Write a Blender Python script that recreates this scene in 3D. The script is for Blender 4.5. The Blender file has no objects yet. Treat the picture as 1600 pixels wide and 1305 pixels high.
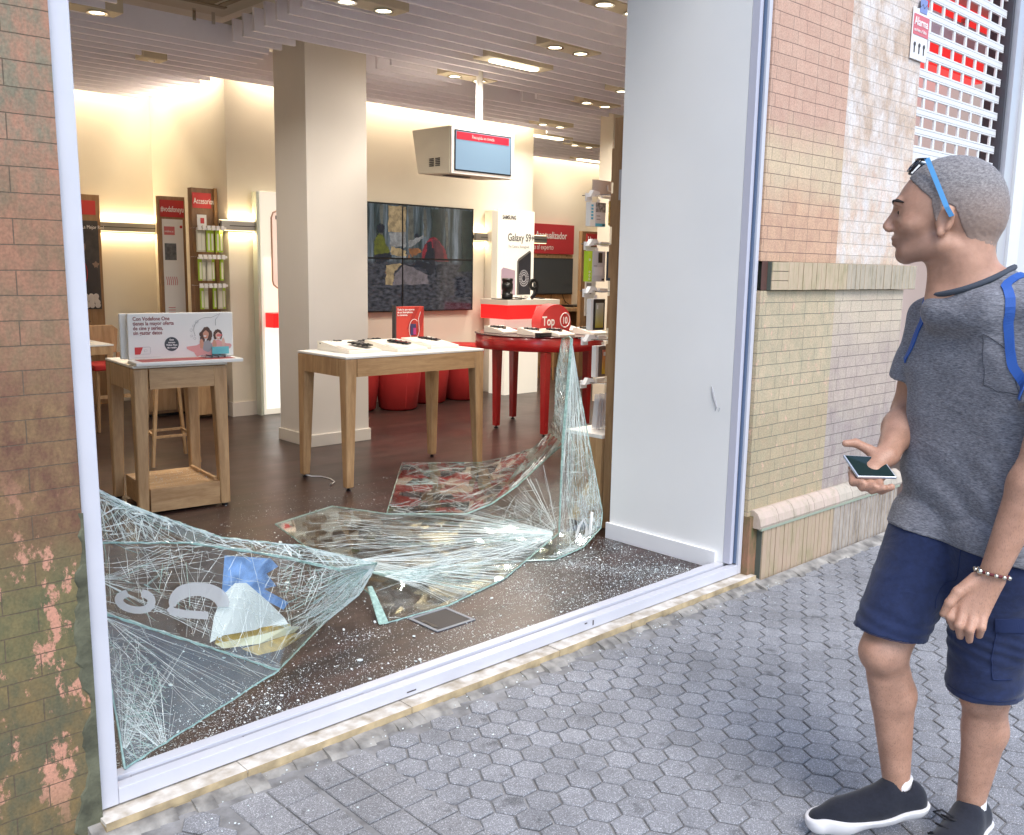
import bpy, bmesh, math, random
import numpy as np
from mathutils import Vector, Matrix
random.seed(7); rng = np.random.default_rng(7)
PI = math.pi
sc = bpy.context.scene
COL = sc.collection
# ------------------------------------------------------------------ camera
cam_d = bpy.data.cameras.new('camera'); cam = bpy.data.objects.new('camera', cam_d); COL.objects.link(cam)
sc.camera = cam
YAW, PITCH, ROLL, F = math.radians(43.6), math.radians(9.07), math.radians(1.0), 1472.0
fw = Vector((math.sin(YAW)*math.cos(PITCH), math.cos(YAW)*math.cos(PITCH), -math.sin(PITCH)))
rt0 = Vector((math.cos(YAW), -math.sin(YAW), 0)); up0 = rt0.cross(fw)
rt = rt0*math.cos(ROLL) + up0*math.sin(ROLL); up = -rt0*math.sin(ROLL) + up0*math.cos(ROLL)
CAM = Vector((0, -2.52, 1.55))
cam.matrix_world = Matrix(((rt.x, up.x, -fw.x, CAM.x), (rt.y, up.y, -fw.y, CAM.y), (rt.z, up.z, -fw.z, CAM.z), (0, 0, 0, 1)))
cam_d.sensor_width = 36; cam_d.lens = 36*F/1600; cam_d.clip_end = 400; cam_d.clip_start = .05
# ------------------------------------------------------------------ world, sun, exposure
w = bpy.data.worlds.new('World'); sc.world = w; w.use_nodes = True
nt = w.node_tree; nt.nodes.clear()
sky = nt.nodes.new('ShaderNodeTexSky'); sky.sky_type = 'NISHITA'; sky.sun_disc = False
SUN_EL, SUN_AZ = math.radians(52), math.radians(205)       # high, from behind and above the street
sky.sun_elevation = SUN_EL; sky.sun_rotation = SUN_AZ
bg = nt.nodes.new('ShaderNodeBackground'); bg.inputs[1].default_value = .15
wo = nt.nodes.new('ShaderNodeOutputWorld')
nt.links.new(sky.outputs[0], bg.inputs[0]); nt.links.new(bg.outputs[0], wo.inputs[0])
sd = bpy.data.lights.new('sun', 'SUN'); sun = bpy.data.objects.new('sun', sd); COL.objects.link(sun)
sd.energy = 1.4; sd.angle = math.radians(34); sd.color = (1, .96, .9)
sdir = Vector((math.sin(SUN_AZ)*math.cos(SUN_EL), math.cos(SUN_AZ)*math.cos(SUN_EL), math.sin(SUN_EL)))
sun.rotation_euler = sdir.to_track_quat('Z', 'Y').to_euler()
sc.view_settings.view_transform = 'Standard'; sc.view_settings.look = 'None'
sc.view_settings.exposure = 1.08; sc.view_settings.gamma = 1
cy = sc.cycles
cy.use_denoising = True; cy.max_bounces = 7; cy.diffuse_bounces = 5; cy.glossy_bounces = 3
cy.transparent_max_bounces = 24; cy.transmission_bounces = 4; cy.caustics_reflective = False; cy.caustics_refractive = False
cy.sample_clamp_indirect = 6; cy.use_light_tree = True; cy.use_adaptive_sampling = True; cy.adaptive_threshold = .02

# ------------------------------------------------------------------ helpers
def nodes(m):
    m.use_nodes = True
    return m.node_tree, m.node_tree.nodes, m.node_tree.links
MATS = {}
def mat(name, col, rough=.5, metal=0, var=0, vscale=8, bump=0, bscale=60, emit=0, ecol=None, alpha=1, spec=.5, stretch=None, col2=None, coat=0):
    """plain procedural material: base colour with noise variation and noise bump"""
    if name in MATS: return MATS[name]
    m = bpy.data.materials.new(name); MATS[name] = m
    t, N, L = nodes(m); b = N['Principled BSDF']
    b.inputs['Base Color'].default_value = (*col, 1); b.inputs['Roughness'].default_value = rough
    b.inputs['Metallic'].default_value = metal; b.inputs['Specular IOR Level'].default_value = spec
    if coat: b.inputs['Coat Weight'].default_value = coat; b.inputs['Coat Roughness'].default_value = .15
    if emit:
        b.inputs['Emission Color'].default_value = (*(ecol or col), 1); b.inputs['Emission Strength'].default_value = emit
    if alpha < 1: b.inputs['Alpha'].default_value = alpha
    if var or bump or col2:
        g = N.new('ShaderNodeNewGeometry'); mp = N.new('ShaderNodeMapping'); L.new(g.outputs['Position'], mp.inputs[0])
        if stretch: mp.inputs['Scale'].default_value = stretch
    if var or col2:
        n = N.new('ShaderNodeTexNoise'); n.inputs['Scale'].default_value = vscale; n.inputs['Detail'].default_value = 6
        L.new(mp.outputs[0], n.inputs['Vector'])
        r = N.new('ShaderNodeValToRGB'); r.color_ramp.elements[0].position = .32; r.color_ramp.elements[1].position = .68
        c2 = col2 or tuple(c*(1-var) for c in col)
        r.color_ramp.elements[0].color = (*c2, 1); r.color_ramp.elements[1].color = (*tuple(min(1, c*(1+var*.5)) for c in col), 1)
        L.new(n.outputs[0], r.inputs[0]); L.new(r.outputs[0], b.inputs['Base Color'])
    if bump:
        n2 = N.new('ShaderNodeTexNoise'); n2.inputs['Scale'].default_value = bscale; n2.inputs['Detail'].default_value = 4
        L.new(mp.outputs[0], n2.inputs['Vector'])
        bu = N.new('ShaderNodeBump'); bu.inputs['Strength'].default_value = bump; bu.inputs['Distance'].default_value = .004
        L.new(n2.outputs[0], bu.inputs['Height']); L.new(bu.outputs[0], b.inputs['Normal'])
    return m

class MB:
    """mesh builder; faces remember a material slot"""
    def __init__(s): s.v = []; s.f = []; s.m = []; s.mi = 0; s.sm = []; s.smooth = False
    def add(s, vs, fs):
        o = len(s.v); s.v += [tuple(v) for v in vs]
        for f in fs: s.f.append([i+o for i in f]); s.m.append(s.mi); s.sm.append(s.smooth)
        return s
    def box(s, x0, x1, y0, y1, z0, z1):
        return s.add([(x0,y0,z0),(x1,y0,z0),(x1,y1,z0),(x0,y1,z0),(x0,y0,z1),(x1,y0,z1),(x1,y1,z1),(x0,y1,z1)],
                     [(0,3,2,1),(4,5,6,7),(0,1,5,4),(1,2,6,5),(2,3,7,6),(3,0,4,7)])
    def hexa(s, lo, hi):
        """lo, hi: four points each (counter-clockwise seen from above)"""
        return s.add(list(lo)+list(hi), [(0,3,2,1),(4,5,6,7),(0,1,5,4),(1,2,6,5),(2,3,7,6),(3,0,4,7)])
    def prism(s, poly, lo, hi, axis='z'):
        def P(a, b, c): return {'z': (a, b, c), 'y': (a, c, b), 'x': (c, a, b)}[axis]
        n = len(poly)
        vs = [P(a, b, lo) for a, b in poly]+[P(a, b, hi) for a, b in poly]
        return s.add(vs, [tuple(range(n))[::-1], tuple(range(n, 2*n))]+[(i, (i+1) % n, n+(i+1) % n, n+i) for i in range(n)])
    def tube(s, pts, r, n=8, cap=True):
        pts = [Vector(p) for p in pts]; rs = r if isinstance(r, (list, tuple)) else [r]*len(pts)
        o = len(s.v); pv = None; vs = []; fs = []
        for i, p in enumerate(pts):
            d = (pts[min(i+1, len(pts)-1)]-pts[max(i-1, 0)]).normalized()
            if pv is None: a = d.orthogonal().normalized()
            else: a = (pv-d*pv.dot(d)).normalized()
            pv = a; b = d.cross(a)
            for k in range(n):
                t = 2*PI*k/n; vs.append(p+(a*math.cos(t)+b*math.sin(t))*rs[i])
        for i in range(len(pts)-1):
            for k in range(n): fs.append((i*n+k, i*n+(k+1) % n, (i+1)*n+(k+1) % n, (i+1)*n+k))
        if cap: fs += [tuple(range(n))[::-1], tuple(range((len(pts)-1)*n, len(pts)*n))]
        s.add(vs, fs); return s
    def lathe(s, prof, c, n=32):
        """prof: (radius, z) list; c: centre"""
        vs = [(c[0]+r*math.cos(2*PI*k/n), c[1]+r*math.sin(2*PI*k/n), c[2]+z) for r, z in prof for k in range(n)]
        fs = [(i*n+k, i*n+(k+1) % n, (i+1)*n+(k+1) % n, (i+1)*n+k) for i in range(len(prof)-1) for k in range(n)]
        fs += [tuple(range(n))[::-1], tuple(range((len(prof)-1)*n, len(prof)*n))]
        return s.add(vs, fs)
    def build(s, name, mats, parent=None, bevel=0, seg=2, xf=None):
        me = bpy.data.meshes.new(name); me.from_pydata(s.v, [], s.f)
        for m in (mats if isinstance(mats, (list, tuple)) else [mats]): me.materials.append(m)
        me.polygons.foreach_set('material_index', s.m); me.polygons.foreach_set('use_smooth', s.sm)
        if xf is not None: me.transform(xf)
        bm = bmesh.new(); bm.from_mesh(me); bmesh.ops.recalc_face_normals(bm, faces=bm.faces)
        if bevel: bmesh.ops.bevel(bm, geom=[e for e in bm.edges if e.calc_face_angle(0) > .5], offset=bevel, segments=seg, profile=.6, affect='EDGES', clamp_overlap=True)
        bm.to_mesh(me); bm.free()
        o = bpy.data.objects.new(name, me); COL.objects.link(o)
        adopt(o, parent)
        return o
def root_of(o):
    while o.parent: o = o.parent
    return o
def adopt(o, parent):
    """child of a thing whose base may be anywhere: geometry is written in world coordinates"""
    if parent is None: return
    o.parent = parent
    o.matrix_parent_inverse = WM[parent.name].inverted() if parent.name in WM else Matrix.Identity(4)
WM = {}
def thing(name, label, cat, loc=(0, 0, 0), group=None):
    o = bpy.data.objects.new(name, None); COL.objects.link(o); o.location = loc; o.empty_display_size = .1
    WM[o.name] = Matrix.Translation(Vector(loc))
    return tag(o, label, cat, group)
def tag(o, label, cat, group=None):
    o['label'] = label; o['category'] = cat
    if group: o['group'] = group
    return o
def struct(o): o['kind'] = 'structure'; return o
def dup(rootobj, delta, label=None):
    """copy a thing with its parts and sub-parts, shifted by delta"""
    r = rootobj.copy(); COL.objects.link(r); r.location = rootobj.location+Vector(delta)
    if label: r['label'] = label
    for ch in list(rootobj.children):
        c = ch.copy(); COL.objects.link(c); c.parent = r
        for g in list(ch.children):
            d = g.copy(); COL.objects.link(d); d.parent = c
    return r
def text(name, s, size, loc, m, parent, rotz=0, tilt=0, align='LEFT', depth=.0006, narrow=1.0, bold=0):
    cu = bpy.data.curves.new(name, 'FONT'); cu.body = s; cu.size = size; cu.extrude = depth; cu.align_x = align; cu.resolution_u = 3; cu.offset = bold
    cu.space_line = .95
    tmp = bpy.data.objects.new(name, cu); COL.objects.link(tmp)
    dg = bpy.context.evaluated_depsgraph_get(); me = bpy.data.meshes.new_from_object(tmp.evaluated_get(dg))
    bpy.data.objects.remove(tmp)
    M = Matrix.Translation(Vector(loc)) @ Matrix.Rotation(rotz, 4, 'Z') @ Matrix.Rotation(PI/2-tilt, 4, 'X') @ Matrix.Diagonal((narrow, 1, 1, 1))
    me.transform(M); me.materials.clear(); me.materials.append(m)
    o = bpy.data.objects.new(name, me); COL.objects.link(o); adopt(o, parent); return o
def area(name, loc, sx, sy, power, col, rot=(0, 0, 0), spread=PI):
    l = bpy.data.lights.new(name, 'AREA'); l.shape = 'RECTANGLE'; l.size = sx; l.size_y = sy; l.energy = power; l.color = col; l.spread = spread
    o = bpy.data.objects.new(name, l); COL.objects.link(o); o.location = loc; o.rotation_euler = rot; return o
WARM = (1, .85, .64); SOFT = (1, .92, .82)

# ------------------------------------------------------------------ materials
def brick_mat(name, zones, mortar, flake=None, bumpd=.006, wid=.2, hgt=.061, patch=None):
    """zones: list of (z_top, colour_a, colour_b) going up; flake: colour of bare patches"""
    m = bpy.data.materials.new(name); t, N, L = nodes(m); b = N['Principled BSDF']; b.inputs['Roughness'].default_value = .75
    g = N.new('ShaderNodeNewGeometry'); sp = N.new('ShaderNodeSeparateXYZ'); L.new(g.outputs['Position'], sp.inputs[0])
    ad = N.new('ShaderNodeMath'); L.new(sp.outputs[0], ad.inputs[0]); L.new(sp.outputs[1], ad.inputs[1])
    wn = N.new('ShaderNodeTexNoise'); wn.inputs['Scale'].default_value = 6; wn.inputs['Detail'].default_value = 5
    L.new(g.outputs['Position'], wn.inputs['Vector'])
    wz = N.new('ShaderNodeMath'); wz.operation = 'MULTIPLY_ADD'; wz.inputs[1].default_value = .006; L.new(wn.outputs[0], wz.inputs[0]); L.new(sp.outputs[2], wz.inputs[2])
    cb = N.new('ShaderNodeCombineXYZ'); L.new(ad.outputs[0], cb.inputs[0]); L.new(wz.outputs[0], cb.inputs[1])
    br = N.new('ShaderNodeTexBrick'); br.inputs['Scale'].default_value = 1; br.inputs['Brick Width'].default_value = wid; br.inputs['Row Height'].default_value = hgt
    br.inputs['Mortar Size'].default_value = .0013; br.inputs['Mortar Smooth'].default_value = .3; br.squash = .62; br.squash_frequency = 2
    br.inputs['Color1'].default_value = (1, 1, 1, 1); br.inputs['Color2'].default_value = (.74, .74, .74, 1); br.inputs['Mortar'].default_value = (0, 0, 0, 1)
    L.new(cb.outputs[0], br.inputs['Vector'])
    # zone colours by height with a noisy border
    n1 = N.new('ShaderNodeTexNoise'); n1.inputs['Scale'].default_value = 3.2; n1.inputs['Detail'].default_value = 8; n1.inputs['Roughness'].default_value = .65
    L.new(g.outputs['Position'], n1.inputs['Vector'])
    n2 = N.new('ShaderNodeTexNoise'); n2.inputs['Scale'].default_value = 19; n2.inputs['Detail'].default_value = 7; n2.inputs['Roughness'].default_value = .7
    mp = N.new('ShaderNodeMapping'); mp.inputs['Scale'].default_value = (1, 1, .55); L.new(g.outputs['Position'], mp.inputs[0]); L.new(mp.outputs[0], n2.inputs['Vector'])
    prev = None
    for zt, ca, cbb in zones:
        mx = N.new('ShaderNodeMix'); mx.data_type = 'RGBA'; mx.inputs['A'].default_value = (*ca, 1); mx.inputs['B'].default_value = (*cbb, 1)
        rp = N.new('ShaderNodeMapRange'); rp.inputs[1].default_value = .36; rp.inputs[2].default_value = .62; L.new(n2.outputs[0], rp.inputs[0]); L.new(rp.outputs[0], mx.inputs['Factor'])
        if prev is None: prev = mx.outputs['Result']
        else:
            zz = N.new('ShaderNodeMath'); zz.operation = 'MULTIPLY_ADD'; zz.inputs[1].default_value = .5; L.new(n1.outputs[0], zz.inputs[0]); L.new(sp.outputs[2], zz.inputs[2])
            r2 = N.new('ShaderNodeMapRange'); r2.inputs[1].default_value = lastz+.25-.1; r2.inputs[2].default_value = lastz+.25+.1; L.new(zz.outputs[0], r2.inputs[0])
            m2 = N.new('ShaderNodeMix'); m2.data_type = 'RGBA'; L.new(r2.outputs[0], m2.inputs['Factor']); L.new(prev, m2.inputs['A']); L.new(mx.outputs['Result'], m2.inputs['B'])
            prev = m2.outputs['Result']
        lastz = zt
    h = br.outputs['Fac']
    if flake:
        col, scale, lo, hi, zlo, zhi = flake
        n3 = N.new('ShaderNodeTexNoise'); n3.inputs['Scale'].default_value = scale; n3.inputs['Detail'].default_value = 9; n3.inputs['Roughness'].default_value = .72
        mp3 = N.new('ShaderNodeMapping'); mp3.inputs['Scale'].default_value = (1.6, 1.6, 1); L.new(g.outputs['Position'], mp3.inputs[0]); L.new(mp3.outputs[0], n3.inputs['Vector'])
        r3 = N.new('ShaderNodeMapRange'); r3.inputs[1].default_value = lo; r3.inputs[2].default_value = hi; L.new(n3.outputs[0], r3.inputs[0])
        za = N.new('ShaderNodeMapRange'); za.inputs[1].default_value = zhi+.15; za.inputs[2].default_value = zhi-.15; L.new(sp.outputs[2], za.inputs[0])
        zb = N.new('ShaderNodeMapRange'); zb.inputs[1].default_value = zlo-.1; zb.inputs[2].default_value = zlo+.1; L.new(sp.outputs[2], zb.inputs[0])
        q = N.new('ShaderNodeMath'); q.operation = 'MULTIPLY'; L.new(za.outputs[0], q.inputs[0]); L.new(zb.outputs[0], q.inputs[1])
        q2 = N.new('ShaderNodeMath'); q2.operation = 'MULTIPLY'; L.new(q.outputs[0], q2.inputs[0]); L.new(r3.outputs[0], q2.inputs[1])
        m3 = N.new('ShaderNodeMix'); m3.data_type = 'RGBA'; L.new(q2.outputs[0], m3.inputs['Factor']); L.new(prev, m3.inputs['A']); m3.inputs['B'].default_value = (*col, 1)
        prev = m3.outputs['Result']; fl = q2.outputs[0]
    vb = N.new('ShaderNodeMix'); vb.data_type = 'RGBA'; vb.blend_type = 'MULTIPLY'; vb.inputs['Factor'].default_value = .36
    L.new(prev, vb.inputs['A']); L.new(br.outputs['Color'], vb.inputs['B'])
    mo = N.new('ShaderNodeMix'); mo.data_type = 'RGBA'; L.new(br.outputs['Fac'], mo.inputs['Factor']); L.new(vb.outputs['Result'], mo.inputs['A']); mo.inputs['B'].default_value = (*mortar, 1)
    # fine speckle
    n5 = N.new('ShaderNodeTexNoise'); n5.inputs['Scale'].default_value = 140; n5.inputs['Detail'].default_value = 3; L.new(g.outputs['Position'], n5.inputs['Vector'])
    r5 = N.new('ShaderNodeMapRange'); r5.inputs[1].default_value = .3; r5.inputs[2].default_value = .7; r5.inputs[3].default_value = .82; r5.inputs[4].default_value = 1.14; L.new(n5.outputs[0], r5.inputs[0])
    vm = N.new('ShaderNodeVectorMath'); vm.operation = 'SCALE'; L.new(mo.outputs['Result'], vm.inputs[0]); L.new(r5.outputs[0], vm.inputs['Scale'])
    L.new(vm.outputs[0], b.inputs['Base Color'])
    hh = N.new('ShaderNodeMath'); hh.operation = 'MULTIPLY_ADD'; hh.inputs[1].default_value = -1; L.new(br.outputs['Fac'], hh.inputs[0])
    h2 = N.new('ShaderNodeMath'); h2.operation = 'MULTIPLY'; h2.inputs[1].default_value = .7; L.new(n2.outputs[0], h2.inputs[0]); L.new(h2.outputs[0], hh.inputs[2])
    bu = N.new('ShaderNodeBump'); bu.inputs['Strength'].default_value = .8; bu.inputs['Distance'].default_value = bumpd; L.new(hh.outputs[0], bu.inputs['Height']); L.new(bu.outputs[0], b.inputs['Normal'])
    return m
def wood_mat(name, a, c, axis=(1, 1, .12), rough=.45):
    m = bpy.data.materials.new(name); t, N, L = nodes(m); b = N['Principled BSDF']; b.inputs['Roughness'].default_value = rough
    g = N.new('ShaderNodeNewGeometry'); mp = N.new('ShaderNodeMapping'); mp.inputs['Scale'].default_value = axis; L.new(g.outputs['Position'], mp.inputs[0])
    n = N.new('ShaderNodeTexNoise'); n.inputs['Scale'].default_value = 26; n.inputs['Detail'].default_value = 8; n.inputs['Distortion'].default_value = .6; L.new(mp.outputs[0], n.inputs['Vector'])
    n2 = N.new('ShaderNodeTexNoise'); n2.inputs['Scale'].default_value = 160; n2.inputs['Detail'].default_value = 3; L.new(mp.outputs[0], n2.inputs['Vector'])
    mix = N.new('ShaderNodeMath'); mix.operation = 'MULTIPLY_ADD'; mix.inputs[1].default_value = .35; L.new(n2.outputs[0], mix.inputs[0]); L.new(n.outputs[0], mix.inputs[2])
    r = N.new('ShaderNodeValToRGB'); r.color_ramp.elements[0].position = .5; r.color_ramp.elements[1].position = .85
    r.color_ramp.elements[0].color = (*a, 1); r.color_ramp.elements[1].color = (*c, 1); L.new(mix.outputs[0], r.inputs[0]); L.new(r.outputs[0], b.inputs['Base Color'])
    return m
OAK = wood_mat('oak', (.36, .205, .095), (.52, .33, .17)); OAKX = wood_mat('oak_grain_along', (.36, .205, .095), (.52, .33, .17), (.12, 1, 1))
OAKD = wood_mat('brown_oak', (.17, .085, .04), (.27, .15, .075)); OAKM = wood_mat('mid_oak', (.27, .15, .07), (.37, .22, .11))
WHITE = mat('white_paint', (.78, .78, .8), .45, var=.03, vscale=3)
FRAMEW = mat('white_lacquered_aluminium', (.56, .56, .61), .32, var=.05, vscale=5, bump=.05)
LAMW = mat('white_laminate', (.82, .8, .76), .3)
CREAM = mat('cream_wall_paint', (.74, .68, .56), .75, var=.03, vscale=2, bump=.08, bscale=150)
PILLARM = mat('ivory_pillar_paint', (.74, .69, .63), .6, var=.03, vscale=2, bump=.06, bscale=120)
SKIRT = mat('ivory_skirting', (.74, .68, .6), .45)
CEIL = mat('slab_paint', (.72, .69, .64), .8)
SLAT = mat('lilac_grey_slats', (.86, .85, .96), .55, var=.04, vscale=3)
RED = mat('glossy_red', (.42, .012, .014), .28, coat=.5); REDM = mat('matt_red', (.55, .04, .04), .55); REDF = mat('red_felt', (.42, .02, .018), .85, bump=.4, bscale=300)
REDL = mat('red_glow', (.7, .01, .01), .4, emit=.4, ecol=(1, .02, .02))
BLACK = mat('black_plastic', (.012, .012, .014), .3); DGREY = mat('dark_grey_metal', (.07, .07, .08), .4, metal=.6); GREYM = mat('grey_metal', (.4, .39, .37), .35, metal=.8)
DARKTXT = mat('dark_ink', (.06, .05, .05), .6); WTXT = mat('white_ink', (.85, .82, .8), .6); GREYTXT = mat('grey_ink', (.3, .28, .28), .6)
LBOX = mat('lightbox_white', (.8, .77, .68), .4, emit=.22, ecol=(1, .94, .8)); LBOXB = mat('lightbox_bright', (.8, .8, .76), .4, emit=.45, ecol=(.97, 1, .93))
LAMP = mat('lamp_glow', (1, .9, .7), .4, emit=5, ecol=(1, .88, .6)); TUBE = mat('tube_glow', (1, .95, .8), .4, emit=4, ecol=(1, .9, .66))
CHROME = mat('chrome', (.7, .7, .7), .15, metal=1); PLW = mat('white_plastic', (.78, .76, .74), .35); CLEARP = mat('clear_plastic', (.75, .75, .77), .12, alpha=.35)
# ================================================================== OUTDOOR SETTING
FZ = .06                                                      # shop floor height above the pavement
def hexpoly(cx, cy, r): return [(cx+r*math.cos(PI/3*k), cy+r*math.sin(PI/3*k)) for k in range(6)]
gm = mat('pavement_joint_grit', (.27, .265, .265), .95, var=.4, vscale=12, bump=.8, bscale=120, col2=(.15, .145, .14))
g = MB().add([(-60, -60, -.006), (60, -60, -.006), (60, .0, -.006), (-60, .0, -.006)], [(0, 1, 2, 3)]); struct(g.build('ground', gm))
def tile_mat(name, c):
    m = bpy.data.materials.new(name); t, N, L = nodes(m); b = N['Principled BSDF']; b.inputs['Roughness'].default_value = .7
    g = N.new('ShaderNodeNewGeometry')
    v = N.new('ShaderNodeTexVoronoi'); v.inputs['Scale'].default_value = 430; L.new(g.outputs['Position'], v.inputs['Vector'])
    sx = N.new('ShaderNodeSeparateColor'); L.new(v.outputs['Color'], sx.inputs[0])
    r = N.new('ShaderNodeValToRGB'); e = r.color_ramp.elements; e[0].position = 0; e[0].color = (*tuple(x*.55 for x in c), 1); e[1].position = .9; e[1].color = (*tuple(x*1.05 for x in c), 1)
    e2 = e.new(.95); e2.color = (*tuple(min(1, x*1.8) for x in c), 1); L.new(sx.outputs[0], r.inputs[0])
    n = N.new('ShaderNodeTexNoise'); n.inputs['Scale'].default_value = 2.5; n.inputs['Detail'].default_value = 8; n.inputs['Roughness'].default_value = .7; L.new(g.outputs['Position'], n.inputs['Vector'])
    r2 = N.new('ShaderNodeMapRange'); r2.inputs[1].default_value = .3; r2.inputs[2].default_value = .7; r2.inputs[3].default_value = .74; r2.inputs[4].default_value = 1.18; L.new(n.outputs[0], r2.inputs[0])
    n6 = N.new('ShaderNodeTexNoise'); n6.inputs['Scale'].default_value = 11; n6.inputs['Detail'].default_value = 5; L.new(g.outputs['Position'], n6.inputs['Vector'])
    r6 = N.new('ShaderNodeMapRange'); r6.inputs[1].default_value = .62; r6.inputs[2].default_value = .72; r6.inputs[3].default_value = 1; r6.inputs[4].default_value = .55; L.new(n6.outputs[0], r6.inputs[0])
    m6 = N.new('ShaderNodeMath'); m6.operation = 'MULTIPLY'; L.new(r2.outputs[0], m6.inputs[0]); L.new(r6.outputs[0], m6.inputs[1])
    oi = N.new('ShaderNodeAttribute'); oi.attribute_name = 'tone'
    mu = N.new('ShaderNodeMath'); mu.operation = 'MULTIPLY'; L.new(m6.outputs[0], mu.inputs[0]); L.new(oi.outputs['Fac'], mu.inputs[1])
    s = N.new('ShaderNodeVectorMath'); s.operation = 'SCALE'; L.new(r.outputs[0], s.inputs[0]); L.new(mu.outputs[0], s.inputs['Scale']); L.new(s.outputs[0], b.inputs['Base Color'])
    bu = N.new('ShaderNodeBump'); bu.inputs['Strength'].default_value = .5; bu.inputs['Distance'].default_value = .0015; L.new(sx.outputs[1], bu.inputs['Height']); L.new(bu.outputs[0], b.inputs['Normal'])
    return m
TILEM = tile_mat('hexagon_terrazzo', (.3, .302, .318)); TILES = tile_mat('square_terrazzo', (.29, .287, .295))
def tiles(name, polys, m):
    """each tile: chamfered low prism, slightly tilted; per-tile tone stored as a face attribute"""
    V = []; Fc = []; tone = []
    for poly in polys:
        cx = sum(p[0] for p in poly)/len(poly); cy = sum(p[1] for p in poly)/len(poly); n = len(poly)
        tx, ty, dz = random.uniform(-.012, .012), random.uniform(-.012, .012), random.uniform(-.0015, .0012); o = len(V)
        for sc_, z in ((1, -.008), (.985, -.003), (.93, 0)):
            for p in poly:
                x = cx+(p[0]-cx)*sc_; y = cy+(p[1]-cy)*sc_
                V.append((x, y, z+dz+tx*(x-cx)+ty*(y-cy)))
        t = random.uniform(.92, 1.08)*(.86 if random.random() < .05 else 1)
        Fc.append(tuple(range(o+2*n, o+3*n))); tone.append(t)
        for l in (0, 1):
            for k in range(n): Fc.append((o+l*n+k, o+l*n+(k+1) % n, o+(l+1)*n+(k+1) % n, o+(l+1)*n+k)); tone.append(t*(.92 if l else .6))
    me = bpy.data.meshes.new(name); me.from_pydata(V, [], Fc); me.materials.append(m)
    at = me.attributes.new('tone', 'FLOAT', 'FACE'); at.data.foreach_set('value', tone)
    o = bpy.data.objects.new(name, me); COL.objects.link(o); return struct(o)
def clip_left(x, y):                                           # slanted joint between the square cover and the hexagons
    return x > 1.60 if y < -.05 else True
polys = []; R6 = .051*2/math.sqrt(3)*.955
for i in range(-4, 120):
    for j in range(-60, 0):
        cx = .35+i*.0883; cy = -.075+j*.102+(.051 if i % 2 else 0)
        if cy > -.13 or cy < -3.6 or cx > 10.5: continue
        if 1.10 < cx < 1.665: continue
        polys.append(hexpoly(cx, cy, R6*random.uniform(.985, 1.01)))
tiles('pavement', polys, TILEM)
sq = []
for i in range(4):
    for j in range(26):
        x0 = 1.155+i*.1165+(.014 if i > 1 else 0); y1 = -.15-j*.1165
        sq.append([(x0, y1-.112), (x0+.112, y1-.112), (x0+.112, y1), (x0, y1)])
tiles('paving_square_tiles', sq, TILES)
m_ = mat('dirty_mortar', (.3, .28, .25), .95, var=.6, vscale=14, bump=1, bscale=50, col2=(.13, .12, .11))
b = MB()
for i in range(60):                                            # uneven mortar fillet between sill and tiles
    x = .8+i*.055; d = .12+random.uniform(-.02, .025); b.hexa([(x, -d, -.012), (x+.056, -d-.01, -.012), (x+.056, -.02, -.012), (x, -.02, -.012)], [(x, -d+.02, .006), (x+.056, -d+.02, .006+random.uniform(-.003, .004)), (x+.056, -.02, .03), (x, -.02, .03)])
struct(b.build('pavement_edge_mortar', m_))
b = MB()
for i in range(40):
    x = 4.0+i*.16; d = .17+random.uniform(-.015, .02); b.hexa([(x, -d, -.012), (x+.162, -d, -.012), (x+.162, -.1, -.012), (x, -.1, -.012)], [(x, -d+.015, .003), (x+.162, -d+.015, .005), (x+.162, -.1, .02), (x, -.1, .02)])
struct(b.build('pavement_edge_grout', m_))
# ---- left brick pier
pierL = thing('brick_pier', 'weathered brown brick pier with flaking salmon paint left of the shop window', 'brick pier', (.4, 0, 0))
bl = brick_mat('pier_brick', [(.45, (.2, .135, .055), (.11, .1, .055)), (.85, (.2, .155, .065), (.105, .105, .05)), (1.3, (.14, .062, .037), (.22, .13, .06)), (1.75, (.33, .16, .095), (.22, .14, .08)), (9, (.4, .19, .12), (.21, .18, .12))],
               (.12, .085, .055), flake=((.56, .27, .18), 7, .56, .6, .12, .9))
MB().hexa([(-2.5, -.03, 0), (.841, -.03, 0), (.841, .24, 0), (-2.5, .24, 0)], [(-2.5, -.03, 3.6), (.806, -.03, 3.6), (.806, .24, 3.6), (-2.5, .24, 3.6)]).build('brick_face', bl, pierL)
cem = mat('cement_render', (.11, .11, .07), .95, var=.5, vscale=16, bump=1, bscale=60)
b = MB(); K = 46; pz = [i*.02 for i in range(K)]; pw = []; _w = .05
for z in pz: _w = max(.003, min(.06*(1-z/.95)+.012, _w+random.gauss(0, .009))); pw.append(_w)
b.add([(.842-.03*z/3.6, -.034, z) for z in pz]+[(.836-w_, -.0335, z) for z, w_ in zip(pz, pw)]+[(.836-w_-.006, -.0295, z) for z, w_ in zip(pz, pw)],
      [(i, i+K, i+K+1, i+1) for i in range(K-1)]+[(i+K, i+2*K, i+2*K+1, i+K+1) for i in range(K-1)])
b.build('cement_patch', cem, pierL)
MB().tube([(.837, -.012, 0), (.834, -.014, .3), (.834, -.012, .6), (.823, -.012, 1.0), (.824, -.012, 1.3), (.808, -.012, 3.2)], .007, 8).build('sealant', mat('grey_sealant', (.3, .3, .31), .8), pierL)
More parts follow.
